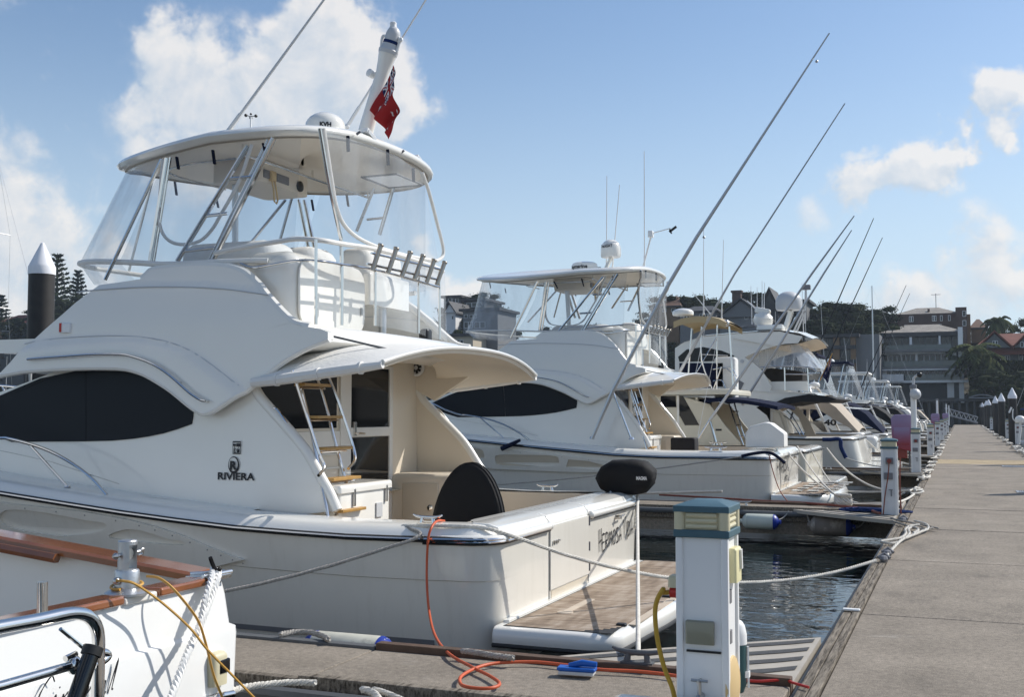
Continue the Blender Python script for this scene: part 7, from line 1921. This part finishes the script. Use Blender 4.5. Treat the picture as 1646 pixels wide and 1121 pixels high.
# brick block behind
y = 206; x0, x1 = X(1426, y), X(1545, y); zz = lambda py: Z(1490, py, y)
t = thing('brick_apartment_block', ((x0+x1)/2, y, 10), 'dark brick apartment block with hipped roof behind the white apartments', 'apartment block')
g = G(); g.box((x0, y, 8), (x1, y+14, zz(505))); g.obj('wall', brickd, t, sm=0)
hip(t, X(1446, y), X(1538, y), y+1, y+14, zz(504), zz(489)-zz(504), .40, tilec, .6)
g = G(); g.box((X(1538, y), y-1.5, 8), (X(1556, y), y+6, zz(497))); g.obj('stair_tower', brickd, t, sm=0)
g = G(); g.box((X(1554, y), y+.5, 8), (X(1562, y), y+8, zz(507))); g.obj('side_wing', brickt, t, sm=0)
g = G(); g.box((X(1492.5, y), y+2, zz(505)), (X(1496, y), y+3.3, zz(495))); g.obj('chimney', brickd, t, sm=0)
for a in (1440, 1463, 1500, 1513, 1526): win(t, X(a, y), X(a+(7 if a in (1463,1500) else 4), y), zz(517), zz(508), y-.02, 2 if a in (1463, 1500) else 1)
for a, b in ((503, 512), (518, 527)): win(t, X(1549, y), X(1555, y), zz(b), zz(a), y-1.55, 1)
for a in (1455, 1485, 1510): win(t, X(a, y), X(a+5, y), zz(531), zz(522), y-.02, 1)
g = G(); p = (X(1506, y), y+5, zz(492)); g.tube([p, (p[0], p[1], p[2]+2.6)], .06, 5); g.tube([(p[0]-.8, p[1], p[2]+2.4), (p[0]+.8, p[1], p[2]+2.4)], .04, 4); g.obj('roof_aerial', greyp, t)
# red roofed house on the right
y = 188; t = thing('red_roofed_house', (X(1610, y), y, 4), 'large house with red tiled gables right of the white apartments', 'house'); zz = lambda py: Z(1600, py, y)
g = G(); g.box((X(1588, y), y, 4), (X(1690, y), y+12, zz(556))); g.obj('wall', bgrey, t, sm=0)
g = G(); a, b = X(1562, y), X(1700, y); g.prism([(a, y-1, zz(562)), (a+3, y+6, zz(533)), (a+3, y+6, zz(533)-.3), (a, y-1, zz(564))], [(b, y-1, zz(562)), (b-3, y+6, zz(533)), (b-3, y+6, zz(533)-.3), (b, y-1, zz(564))]); g.obj('roof', tiler, t, sm=0)
g = G(); g.prism([(a, y-2.2, zz(572)), (a, y-.5, zz(560)), (a, y-.5, zz(562))], [(b, y-2.2, zz(572)), (b, y-.5, zz(560)), (b, y-.5, zz(562))]); g.obj('verandah_roof', tiler, t, sm=0)
gable(t, X(1575, y), X(1624, y), y-1.8, y+5, zz(560), zz(538)-zz(560), tiler, bgrey)
gable(t, X(1632, y), X(1672, y), y-1.8, y+5, zz(560), zz(541)-zz(560), tiler, bgrey)
win(t, X(1596, y), X(1604.5, y), zz(557), zz(549), y-1.9, 2); win(t, X(1640, y), X(1646, y), zz(561), zz(552), y-1.9, 1)
win(t, X(1601, y), X(1624, y), zz(584), zz(572), y-.05, 6); win(t, X(1638, y), X(1650, y), zz(584), zz(570), y-.05, 2)
g = G(); g.box((X(1600, y), y-2.6, zz(586)), (X(1660, y), y-.1, zz(584.5))); g.obj('verandah', bgrey, t, sm=0)
y = 214; t = thing('brown_roofed_house', (X(1572, y), y, 18), 'small brown hipped roof behind the palms at right', 'house')
g = G(); g.box((X(1563, y), y, 14), (X(1586, y), y+8, Z(1572, 527, y))); g.obj('wall', brickt, t, sm=0); hip(t, X(1563, y), X(1586, y), y, y+8, Z(1572, 527, y), 1.8, .2, mat('brown_tile', (.13,.07,.045), .8, var=.2), .4)
# tan brick apartments on the left of the white block
y = 178; t = thing('tan_brick_flats', (X(1330, y), y, 2), 'tan brick flats with dark balconies left of the white apartments', 'apartment block'); zz = lambda py: Z(1330, py, y)
x0, x1 = X(1286, y), X(1376, y)
g = G(); g.box((x0, y+1, -.3), (x1, y+12, zz(541))); g.obj('wall', bdark, t, sm=0)
g = G(); g.box((x0-.6, y-.6, zz(543)), (x1+.6, y+12, zz(538))); g.obj('flat_roof', tiled, t, sm=0)
for a, b in ((1286,1290),(1312,1320),(1340,1350),(1368,1376)): g = G(); g.box((X(a, y), y-.1, -.3), (X(b, y), y+1.1, zz(543))); g.obj('brick_pier', brickt, t, sm=0)
for a, b in ((556,562),(579,585),(602,608)): g = G(); g.box((x0, y-.3, zz(b)), (x1, y+1, zz(a))); g.obj('balcony_slab', bdark, t, sm=0)
for r0, r1 in ((544,556),(563,579),(586,602)):
    for a, b, n in ((1292,1311,2),(1321,1339,2),(1352,1367,2)): win(t, X(a, y), X(b, y), zz(r1), zz(r0), y+.95, n, bgrey)
g = G(); g.box((X(1376, y), y+1, -.3), (X(1418, 184), y+10, Z(1400, 541, 184))); g.obj('blank_side_wall', bgrey, t, sm=0)
# hillside houses
def house(px0, px1, pt, pb, y, label, wm, rm, style='hip', rh=3, rid=.3, wins=(), name='hillside_house'):
    x0, x1 = X(px0, y), X(px1, y); z1 = Z((px0+px1)/2, pt, y); z0 = Z((px0+px1)/2, pb, y)
    t = thing(name, ((x0+x1)/2, y, z0), label, 'house')
    g = G(); g.box((x0, y, z0-6), (x1, y+9, z1)); g.obj('wall', wm, t, sm=0)
    if style == 'hip': hip(t, x0, x1, y, y+9, z1, rh, rid, rm, .5)
    elif style == 'gable': gable(t, x0, x1, y-.5, y+9, z1, rh, rm, wm)
    else: g = G(); g.box((x0-.6, y-.6, z1), (x1+.6, y+9.5, z1+.45)); g.obj('flat_roof', rm, t, sm=0)
    for (a, b, c, d, n) in wins: win(t, X(a, y), X(b, y), Z(a, d, y), Z(a, c, y), y-.05, n)
    return t
house(1060, 1092, 492, 512, 200, 'brown brick house on the ridge behind the tan tower top', brickt, mat('brown_tile', (.13,.07,.045)), 'hip', 2.2, .3, ((1066,1072,496,502,1),(1080,1088,496,502,1)))
house(1094, 1152, 500, 520, 186, 'low grey house under the ridge trees at the third boat', bgrey, tiled, 'hip', 1.2, .5, ((1100,1110,505,512,2),(1125,1140,505,512,3)))
house(1158, 1228, 510, 540, 182, 'wide grey gabled house behind the radar array', bgrey, tiled, 'gable', 2.6, .3, ((1198,1204,506,514,1),(1208,1214,506,514,1)))
house(1226, 1252, 499, 520, 192, 'house with tall steep dark roof left of the large dome', bdark, tiled, 'gable', 3.4, .2, ((1232,1240,503,510,1),))
house(1281, 1298, 486, 510, 196, 'narrow modern glass house right of the large dome', bgrey, tiled, 'flat', 0, 0, ((1283,1290,489,498,1),(1291,1297,489,505,1)))
house(1168, 1206, 492, 505, 210, 'house with chimney and dark roof on the ridge line', brickd, tiled, 'hip', 1.8, .3)
x_, y_ = X(1185, 208), 208
t = thing('chimney_stack', (x_, y_, 20), 'dark chimney standing above the ridge trees', 'chimney'); g = G(); g.box((x_-.8, y_, 14), (x_+.8, y_+1.4, Z(1185, 470, 208))); g.obj('stack', brickd, t, sm=0); g = G(); g.box((x_-1, y_-.2, Z(1185, 470, 208)), (x_+1, y_+1.6, Z(1185, 467, 208))); g.obj('pot', brickd, t, sm=0)
# houses seen between the first two yachts
house(713, 739, 479, 500, 205, 'modern flat roofed glass pavilion on the hill between the two yachts', bgrey, tiled, 'flat', 0, 0, ((715,726,480,487,2),(727,737,480,487,2)))
house(746, 778, 484, 510, 200, 'dark modern house on the hill right of the glass pavilion', bdark, tiled, 'flat', 0, 0, ((750,775,487,494,3),))
house(716, 732, 503, 530, 190, 'white gabled house on the slope between the two yachts', bwhite, tiled, 'gable', 1.6, .3, ((726,729,508,514,1),))
house(744, 800, 500, 560, 186, 'grey three storey house with balconies left of the second yacht', bgrey, tiled, 'flat', 0, 0, ((746,752,506,512,1),(755,766,506,512,2),(746,760,518,528,2),(763,780,518,528,2),(746,764,536,546,2)))
house(726, 760, 541, 590, 180, 'low garage with dark doors by the water between the yachts', bcream, tiled, 'flat', 0, 0, ((729,745,547,556,3),))
house(-10, 38, 520, 580, 205, 'red roofed dark house at the far left behind the pile', bdark, tiler, 'hip', 2.4, .4, ((22,37,524,533,2),(2,16,524,533,2),(22,37,552,560,2)))
rr = random.Random(77)
for i in range(16):     # houses hidden from the photo's own place behind the yachts, plainer
    px = 90+i*36
    if 690 < px < 810: continue
    yy = 186+rr.choice((0, 14, 28)); pt = 560-rr.uniform(0, 45)
    house(px, px+rr.uniform(20, 32), pt, pt+25, yy, 'house on the hill behind the first yacht, %s' % ['palest', 'leftmost low', 'second from left', 'third from left', 'fourth from left', 'fifth from left', 'sixth from left', 'seventh from left', 'eighth from left', 'ninth from left', 'tenth from left', 'eleventh from left', 'twelfth from left', 'thirteenth from left', 'fourteenth from left', 'rightmost'][i], rr.choice((bwhite, bgrey, brickt, bcream)), rr.choice((tiler, tiled, tilec)), rr.choice(('hip', 'flat', 'gable')), 2.2, .3, ((px+4, px+10, pt+4, pt+10, 1), (px+13, px+18, pt+4, pt+10, 1)))
# jetty, boatshed, gangway, arch roof at the walkway end
y = 172; t = thing('boat_jetty', (X(1500, y), y, WZ), 'dark timber jetty with piles below the apartment block', 'jetty')
g = G(); g.box((X(1440, y), y-3, Z(1500, 646, y)), (X(1600, y), y+5, Z(1500, 642, y))); g.obj('deck', bdark, t, sm=0)
for a in range(1445, 1600, 12): g = G(); g.tube([(X(a, y), y-2.5, -3), (X(a, y), y-2.5, Z(1500, 645, y))], .22, 6); g.obj('jetty_pile', bdark, t)
g = G(); g.box((X(1440, y), y+1, WZ), (X(1600, y), y+1.3, Z(1500, 648, y))); g.obj('back_wall', mat('slimy_stone', (.05,.05,.042), .9, var=.3, vscale=.5), t, sm=0)
y = 160; t = thing('gangway', (X(1560, y), y, 0), 'grey truss gangway sloping down at the end of the walkway', 'gangway')
A, B = ony(1519, 656, y), ony(1572, 671, y); 
for dy in (0, 1.4):
    g = G(); A2, B2 = ony(1519, 666, y), ony(1572, 680, y)
    o = Vector((0, dy, 0)); g.tube([A+o, B+o], .07, 5); g.tube([A2+o, B2+o], .08, 5); n = 7
    for i in range(n):
        p, q, r_ = A.lerp(B, i/n), A2.lerp(B2, (i+.5)/n), A.lerp(B, (i+1)/n); g.tube([p+o, q+o], .045, 4); g.tube([q+o, r_+o], .045, 4)
    g.obj('truss', galv, t)
g = G(); g.prism([ony(1519,667,y), ony(1572,681,y), ony(1572,682,y), ony(1519,668,y)], [ony(1519,667,y)+Vector((0,1.4,0)), ony(1572,681,y)+Vector((0,1.4,0)), ony(1572,682,y)+Vector((0,1.4,0)), ony(1519,668,y)+Vector((0,1.4,0))]); g.obj('gangway_floor', greyp, t, sm=0)
y = 168; t = thing('arched_canopy', (X(1576, y), y, 0), 'low grey arched canopy left of the right hand piles', 'canopy')
g = G(); P = [ony(1557+5.4*k, 640-5*math.sin(PI*k/8)-0, y) for k in range(9)]; g.grid([P, [p+Vector((0,4,0)) for p in P]]); g.tube(P, .1, 5); g.obj('arch_roof', bgrey, t); g = G(); g.tube([P[0], P[-1]], .08, 5); g.obj('tie_bar', galv, t)

# ---------------- vegetation ----------------
def leaf_mat(name, col, col2):
    m = bpy.data.materials.new(name); m.use_nodes = True; ns, ls = m.node_tree.nodes, m.node_tree.links
    p = ns['Principled BSDF']; p.inputs['Roughness'].default_value = .9; p.inputs['Specular IOR Level'].default_value = .05
    ge = ns.new('ShaderNodeNewGeometry'); oi = ns.new('ShaderNodeObjectInfo'); n = ns.new('ShaderNodeTexNoise'); n.inputs['Scale'].default_value = .5; n.inputs['Detail'].default_value = 4
    ls.new(ge.outputs['Position'], n.inputs['Vector']); a = ns.new('ShaderNodeMath'); a.operation = 'ADD'; ls.new(n.outputs['Fac'], a.inputs[0])
    b = ns.new('ShaderNodeMath'); b.operation = 'MULTIPLY_ADD'; b.inputs[1].default_value = .5; b.inputs[2].default_value = -.25; ls.new(oi.outputs['Random'], b.inputs[0]); ls.new(b.outputs[0], a.inputs[1])
    cr = ns.new('ShaderNodeValToRGB'); cr.color_ramp.elements[0].position = .3; cr.color_ramp.elements[0].color = (*col, 1); cr.color_ramp.elements[1].position = .8; cr.color_ramp.elements[1].color = (*col2, 1)
    ls.new(a.outputs[0], cr.inputs[0]); ls.new(cr.outputs[0], p.inputs['Base Color']); return m
lf1 = leaf_mat('evergreen_leaves', (.012,.019,.008), (.040,.048,.020)); lf2 = leaf_mat('pine_needles', (.014,.024,.012), (.030,.042,.018)); lf3 = leaf_mat('palm_fronds', (.03,.045,.015), (.09,.10,.035))
bark = mat('bark', (.07,.055,.04), .9)
def crown_mesh(kind, seed):
    r = random.Random(seed); g = G()
    def leaf(p, s, up=None):
        d = Vector((r.gauss(0,1), r.gauss(0,1), r.gauss(0,.7))).normalized(); e = d.orthogonal().normalized(); q = Matrix.Rotation(r.uniform(0, 6.3), 3, d)@e; w = d.cross(q)
        g.add([p-q*s, p-w*s*.55, p+q*s, p+w*s*.55], [(0,1,2,3)])
    if kind == 'round':
        for c in range(34):
            a = r.uniform(0, 2*PI); rr_ = r.uniform(.15, .85)**.7; z = r.uniform(.25, 1.0)
            env = math.sqrt(max(.05, 1-((z-.55)/.55)**2)); cc = Vector((.5*rr_*env*math.cos(a), .5*rr_*env*math.sin(a), z)); cr_ = r.uniform(.07, .17)
            g.ball(tuple(cc), (cr_*.72, cr_*.72, cr_*.5), 6)
            for k in range(64):
                v = Vector((r.gauss(0,1), r.gauss(0,1), r.gauss(0,1))).normalized()*cr_*r.uniform(.7, 1.12); v.z *= .7; leaf(cc+v, r.uniform(.010, .021))
    elif kind == 'pine':
        for lv in range(30):
            z = .12+.86*lv/29; R_ = .17*(1-z)**.75*(1 if z > .2 else .8)+.012
            for b in range(9):
                a = b*2*PI/9+lv*.7+r.uniform(-.1,.1); L_ = R_*r.uniform(.8, 1.1)
                for k in range(7): f = (k+1)/7; leaf(Vector((math.cos(a)*L_*f, math.sin(a)*L_*f, z+.02*f-.008)), .013+.006*(1-z))
    elif kind == 'palm':
        for b in range(34):
            a = b*2.4; el = r.uniform(-.9, 1.2); L_ = r.uniform(.20, .27)
            P = [Vector((math.cos(a)*L_*t_*math.cos(el*(1-.5*t_)), math.sin(a)*L_*t_*math.cos(el*(1-.5*t_)), .80+L_*(t_*math.sin(el)-.75*t_*t_))) for t_ in [k/8 for k in range(9)]]
            for k in range(1, 9):
                t_ = (P[k]-P[k-1]).normalized(); sd_ = t_.cross(Vector((0,0,1))).normalized()
                for s in (-1, 1):
                    q = P[k]+sd_*s*.05*math.sin(PI*k/9.5)+Vector((0,0,-.03)); g.add([P[k-1], P[k], q+t_*.015, q-t_*.008], [(0,1,2,3)])
    me = bpy.data.meshes.new(kind+'_crown'); me.from_pydata([tuple(v) for v in g.V], [], g.F); return me
def trunk_mesh(kind, seed):
    r = random.Random(seed); g = G()
    if kind == 'palm': g.tube([(0,0,-.05), (.01,0,.4), (0,0,.80)], [.018,.013,.012], 7)
    elif kind == 'pine': g.tube([(0,0,-.05), (0,0,.98)], [.018,.003], 7)
    else:
        g.tube([(0,0,-.1), (.01,0,.25), (.0,.02,.5)], [.035,.026,.018], 7)
        for k in range(5): a = k*1.26; g.tube([(0,0,.2+.04*k), (.18*math.cos(a), .18*math.sin(a), .5+.05*k), (.3*math.cos(a), .3*math.sin(a), .7+.03*k)], [.018,.011,.004], 5)
    me = bpy.data.meshes.new(kind+'_trunk'); me.from_pydata([tuple(v) for v in g.V], [], g.F); return me
CM = {'round': [(crown_mesh('round', s), trunk_mesh('round', s)) for s in range(5)], 'pine': [(crown_mesh('pine', s), trunk_mesh('pine', s)) for s in (1, 2)], 'palm': [(crown_mesh('palm', s), trunk_mesh('palm', s)) for s in (1, 2)]}
for k, L in CM.items():
    for c, tr in L: c.materials.append({'round': lf1, 'pine': lf2, 'palm': lf3}[k]); tr.materials.append(bark)
TR = random.Random(5)
def tree(kind, x, y, h, label, group, wx=1., z=None):
    z = hill(x, y) if z is None else z
    if group == 'trees on the wooded hill': label = where(x, y, h)
    n = {'round': 'broadleaf_tree', 'pine': 'norfolk_pine', 'palm': 'palm_tree'}[kind]
    t = thing(n, (x, y, z), label, 'tree', group)
    c, tr = CM[kind][TR.randrange(len(CM[kind]))]
    ro = TR.uniform(0, 6.28)
    for me, nm in ((c, 'crown'), (tr, 'trunk')):
        o = bpy.data.objects.new(nm, me); COL.objects.link(o); o.parent = t; o.scale = (h*wx, h*wx, h); o.rotation_euler = (0, 0, ro); WL[o.name] = Vector((x, y, z))
LMK = [(60,'at the far left margin'),(150,'by the pines behind the tall left pile'),(260,'behind the front of the nearest yacht'),(400,'behind the nearest yacht saloon'),(560,'behind the nearest yacht ladder'),(700,'behind the nearest yacht rod rack'),
 (745,'below the glass pavilion between the yachts'),(800,'beside the grey three storey house'),(900,'behind the second yacht windscreen'),(1000,'behind the second yacht hardtop'),(1070,'behind the second yacht aft curtain'),(1110,'above the tan tower top'),
 (1160,'right of the tan tower top'),(1215,'around the gabled house'),(1265,'near the large dome'),(1300,'right of the large dome'),(1335,'over the left end of the tan brick flats'),(1360,'over the middle of the tan brick flats'),(1385,'over the right end of the tan brick flats'),(1415,'just left of the brick block'),(1500,'touching the brick block'),(1600,'below the palm pair'),(9999,'at the far right margin')]
def where(x, y, h):
    v = Vector((x, y, H_))-CAMP; px = CX_+F_*v.dot(rgt)/v.dot(fwd); a = next(t for lim, t in LMK if px < lim)
    row = 'low front' if y < 192 else 'middle' if y < 204 else 'upper' if y < 216 else 'ridge'
    sz = 'small' if h < 6.2 else 'tall' if h > 7.6 else 'medium'
    return '%s %s row tree %s' % (sz, row, a)
def tree_px(kind, px, ptop, y, label, group, wx=1., h=None):
    p = ony(px, ptop, y); zg_ = hill(p.x, y); hh = p.z-zg_ if h is None else h
    tree(kind, p.x, y, max(4, hh), label, group, wx, z=None if h is None else p.z-h)
# named trees one can point to
tree_px('pine', 93, 408, 212, 'tallest dark pine right of the tall left pile', 'pines on the left hill', 1.25)
tree_px('pine', 126, 434, 218, 'smaller pointed pine right of the tallest left pine', 'pines on the left hill', 1.2)
tree_px('pine', 3, 474, 208, 'pine cut by the left margin of the photo', 'pines on the left hill', 1.2)
tree_px('palm', 1597, 497, 204, 'left palm of the pair against the sky at right', 'palms against the sky', .8, 11)
tree_px('palm', 1607, 495, 207, 'right palm of the pair against the sky', 'palms against the sky', .8, 11)
tree_px('palm', 1335, 487, 205, 'palm rising from the ridge trees left of the apartments', 'palms against the sky', 1.1, 11)
tree_px('round', 1652, 516, 215, 'round dark tree on the skyline at the right margin', 'skyline trees', .9, 9)
tree_px('palm', 1566, 535, 181, 'shaggy palm beside the right wall of the white apartments', 'palms by the apartments', 1.4, 12)
tree_px('palm', 1580, 552, 181, 'lower palm in the garden right of the white apartments', 'palms by the apartments', 1.4, 10)
for i, (px, pt, yy, w) in enumerate(((1075,478,205,1.4),(1088,476,207,1.4),(1100,481,208,1.3),(1113,478,206,1.4),(1126,480,205,1.3),(1140,484,206,1.3),(1150,488,204,1.2),(1198,476,214,1.5),(1212,474,214,1.4),(1226,478,214,1.3),(1252,480,214,1.3),(1262,484,210,1.2),
    (1305,500,200,1.3),(1316,496,202,1.4),(1328,492,204,1.4),(1342,492,206,1.4),(1356,496,205,1.4),(1370,494,206,1.5),(1384,494,207,1.5),(1398,497,208,1.4),(1412,500,208,1.3),(1424,508,209,1.2),
    (1296,515,194,1.4),(1310,520,190,1.4),(1330,518,191,1.5),(1350,518,191,1.5),(1370,520,190,1.4),(1390,522,190,1.4),(1408,526,192,1.3),
    (722,492,196,1.2),(736,500,196,1.1),(760,495,196,1.0),(771,478,208,1.3),(786,474,208,1.3),(738,530,184,1.2),(722,545,181,1.2),
    (1612,590,176,1.2),(1632,594,176,1.2),
    (70,500,200,1.5),(95,488,204,1.5),(118,478,210,1.5),(140,480,212,1.5),(5,510,200,1.4),(45,515,208,1.4))):
    z_ = ony(px, pt, yy).z
    tree_px('round', px, pt, yy, ['broadleaf tree on the wooded hill, %s' % s for s in ('one of the ridge crowns',)][0], 'trees on the wooded hill', w, min(12, max(5, z_-hill(ony(px, pt, yy).x, yy))) if False else 9.0)
for i in range(120):
    px = TR.uniform(-120, 1560); yy = TR.uniform(182, 236); p = ony(px, 600, yy); x = p.x
    if x > 60: continue
    if 1385 < px: continue
    if 1560 < px and yy < 200: continue
    if 1286 < px < 1380 and yy < 192: continue
    tree('round', x, yy, TR.uniform(5, 8.5), 'broadleaf tree on the wooded hill, one of the ridge crowns', 'trees on the wooded hill', TR.uniform(1.1, 1.6))
# undergrowth that reads as one mass
g = G(); r = random.Random(9)
for i in range(26000):
    px = r.uniform(-60, 1690); yy = 176+60*r.random()**1.4; p = ony(px, 600, yy); x = p.x
    if x > 55 or (1405 < px < 1565 and yy < 206): continue
    yy = max(yy, shore_y(x)+1); z = hill(x, yy)+r.uniform(-.2, 2.0); s = r.uniform(.3, .62)
    d = Vector((r.gauss(0,1), r.gauss(0,1), r.gauss(0,.8))).normalized(); e = d.orthogonal().normalized(); w = d.cross(e); c = Vector((x, yy, z))
    g.add([c-e*s, c-w*s*.7, c+e*s, c+w*s*.7], [(0,1,2,3)])
g.obj('undergrowth', lf1, kind='stuff', sm=0)
o = bpy.data.objects['undergrowth']; o['label'] = 'dark undergrowth covering the hillside between houses and trees'; 
# clipped hedge below the red roofed house
y = 182; g = G(); x0, x1 = X(1560, y), X(1690, y)
for i in range(7000):
    x = r.uniform(x0, x1); t_ = r.random(); top_ = Z(1600, 580, y)+.8*noise.noise(Vector((x*.2, 3, 0)))
    z = lerp(1.0, top_, t_**.6); yy = y-1.5*(1-t_)+r.uniform(-.4, .4); s = r.uniform(.25, .5); d = Vector((r.gauss(0,1), r.gauss(0,1)-1, r.gauss(0,.8))).normalized(); e = d.orthogonal().normalized(); w = d.cross(e); c = Vector((x, yy, z)); g.add([c-e*s, c-w*s, c+e*s, c+w*s], [(0,1,2,3)])
g.obj('hedge', lf1, None, label='tall dark hedge wall below the red roofed house', cat='hedge', kind='stuff', sm=0)
g = G(); g.box((x0, y+.4, 0), (x1, y+2.4, Z(1600, 583, y))); g.obj('retaining_wall', bdark, None, label='dark retaining wall behind the tall hedge', cat='wall')

# ---------------- the air ----------------
g = G(); g.box((-620, -40, -2.2), (170, 520, 46))
hz = g.obj('haze', mat('haze_air', (1,1,1)), None, kind='stuff', sm=0)
hm = MATS['haze_air']; ns, ls = hm.node_tree.nodes, hm.node_tree.links; ns.clear()
o_ = ns.new('ShaderNodeOutputMaterial'); v_ = ns.new('ShaderNodeVolumePrincipled'); v_.inputs['Color'].default_value = (.74,.86,1,1); v_.inputs['Density'].default_value = .00024; v_.inputs['Anisotropy'].default_value = .3
ls.new(v_.outputs[0], o_.inputs['Volume'])
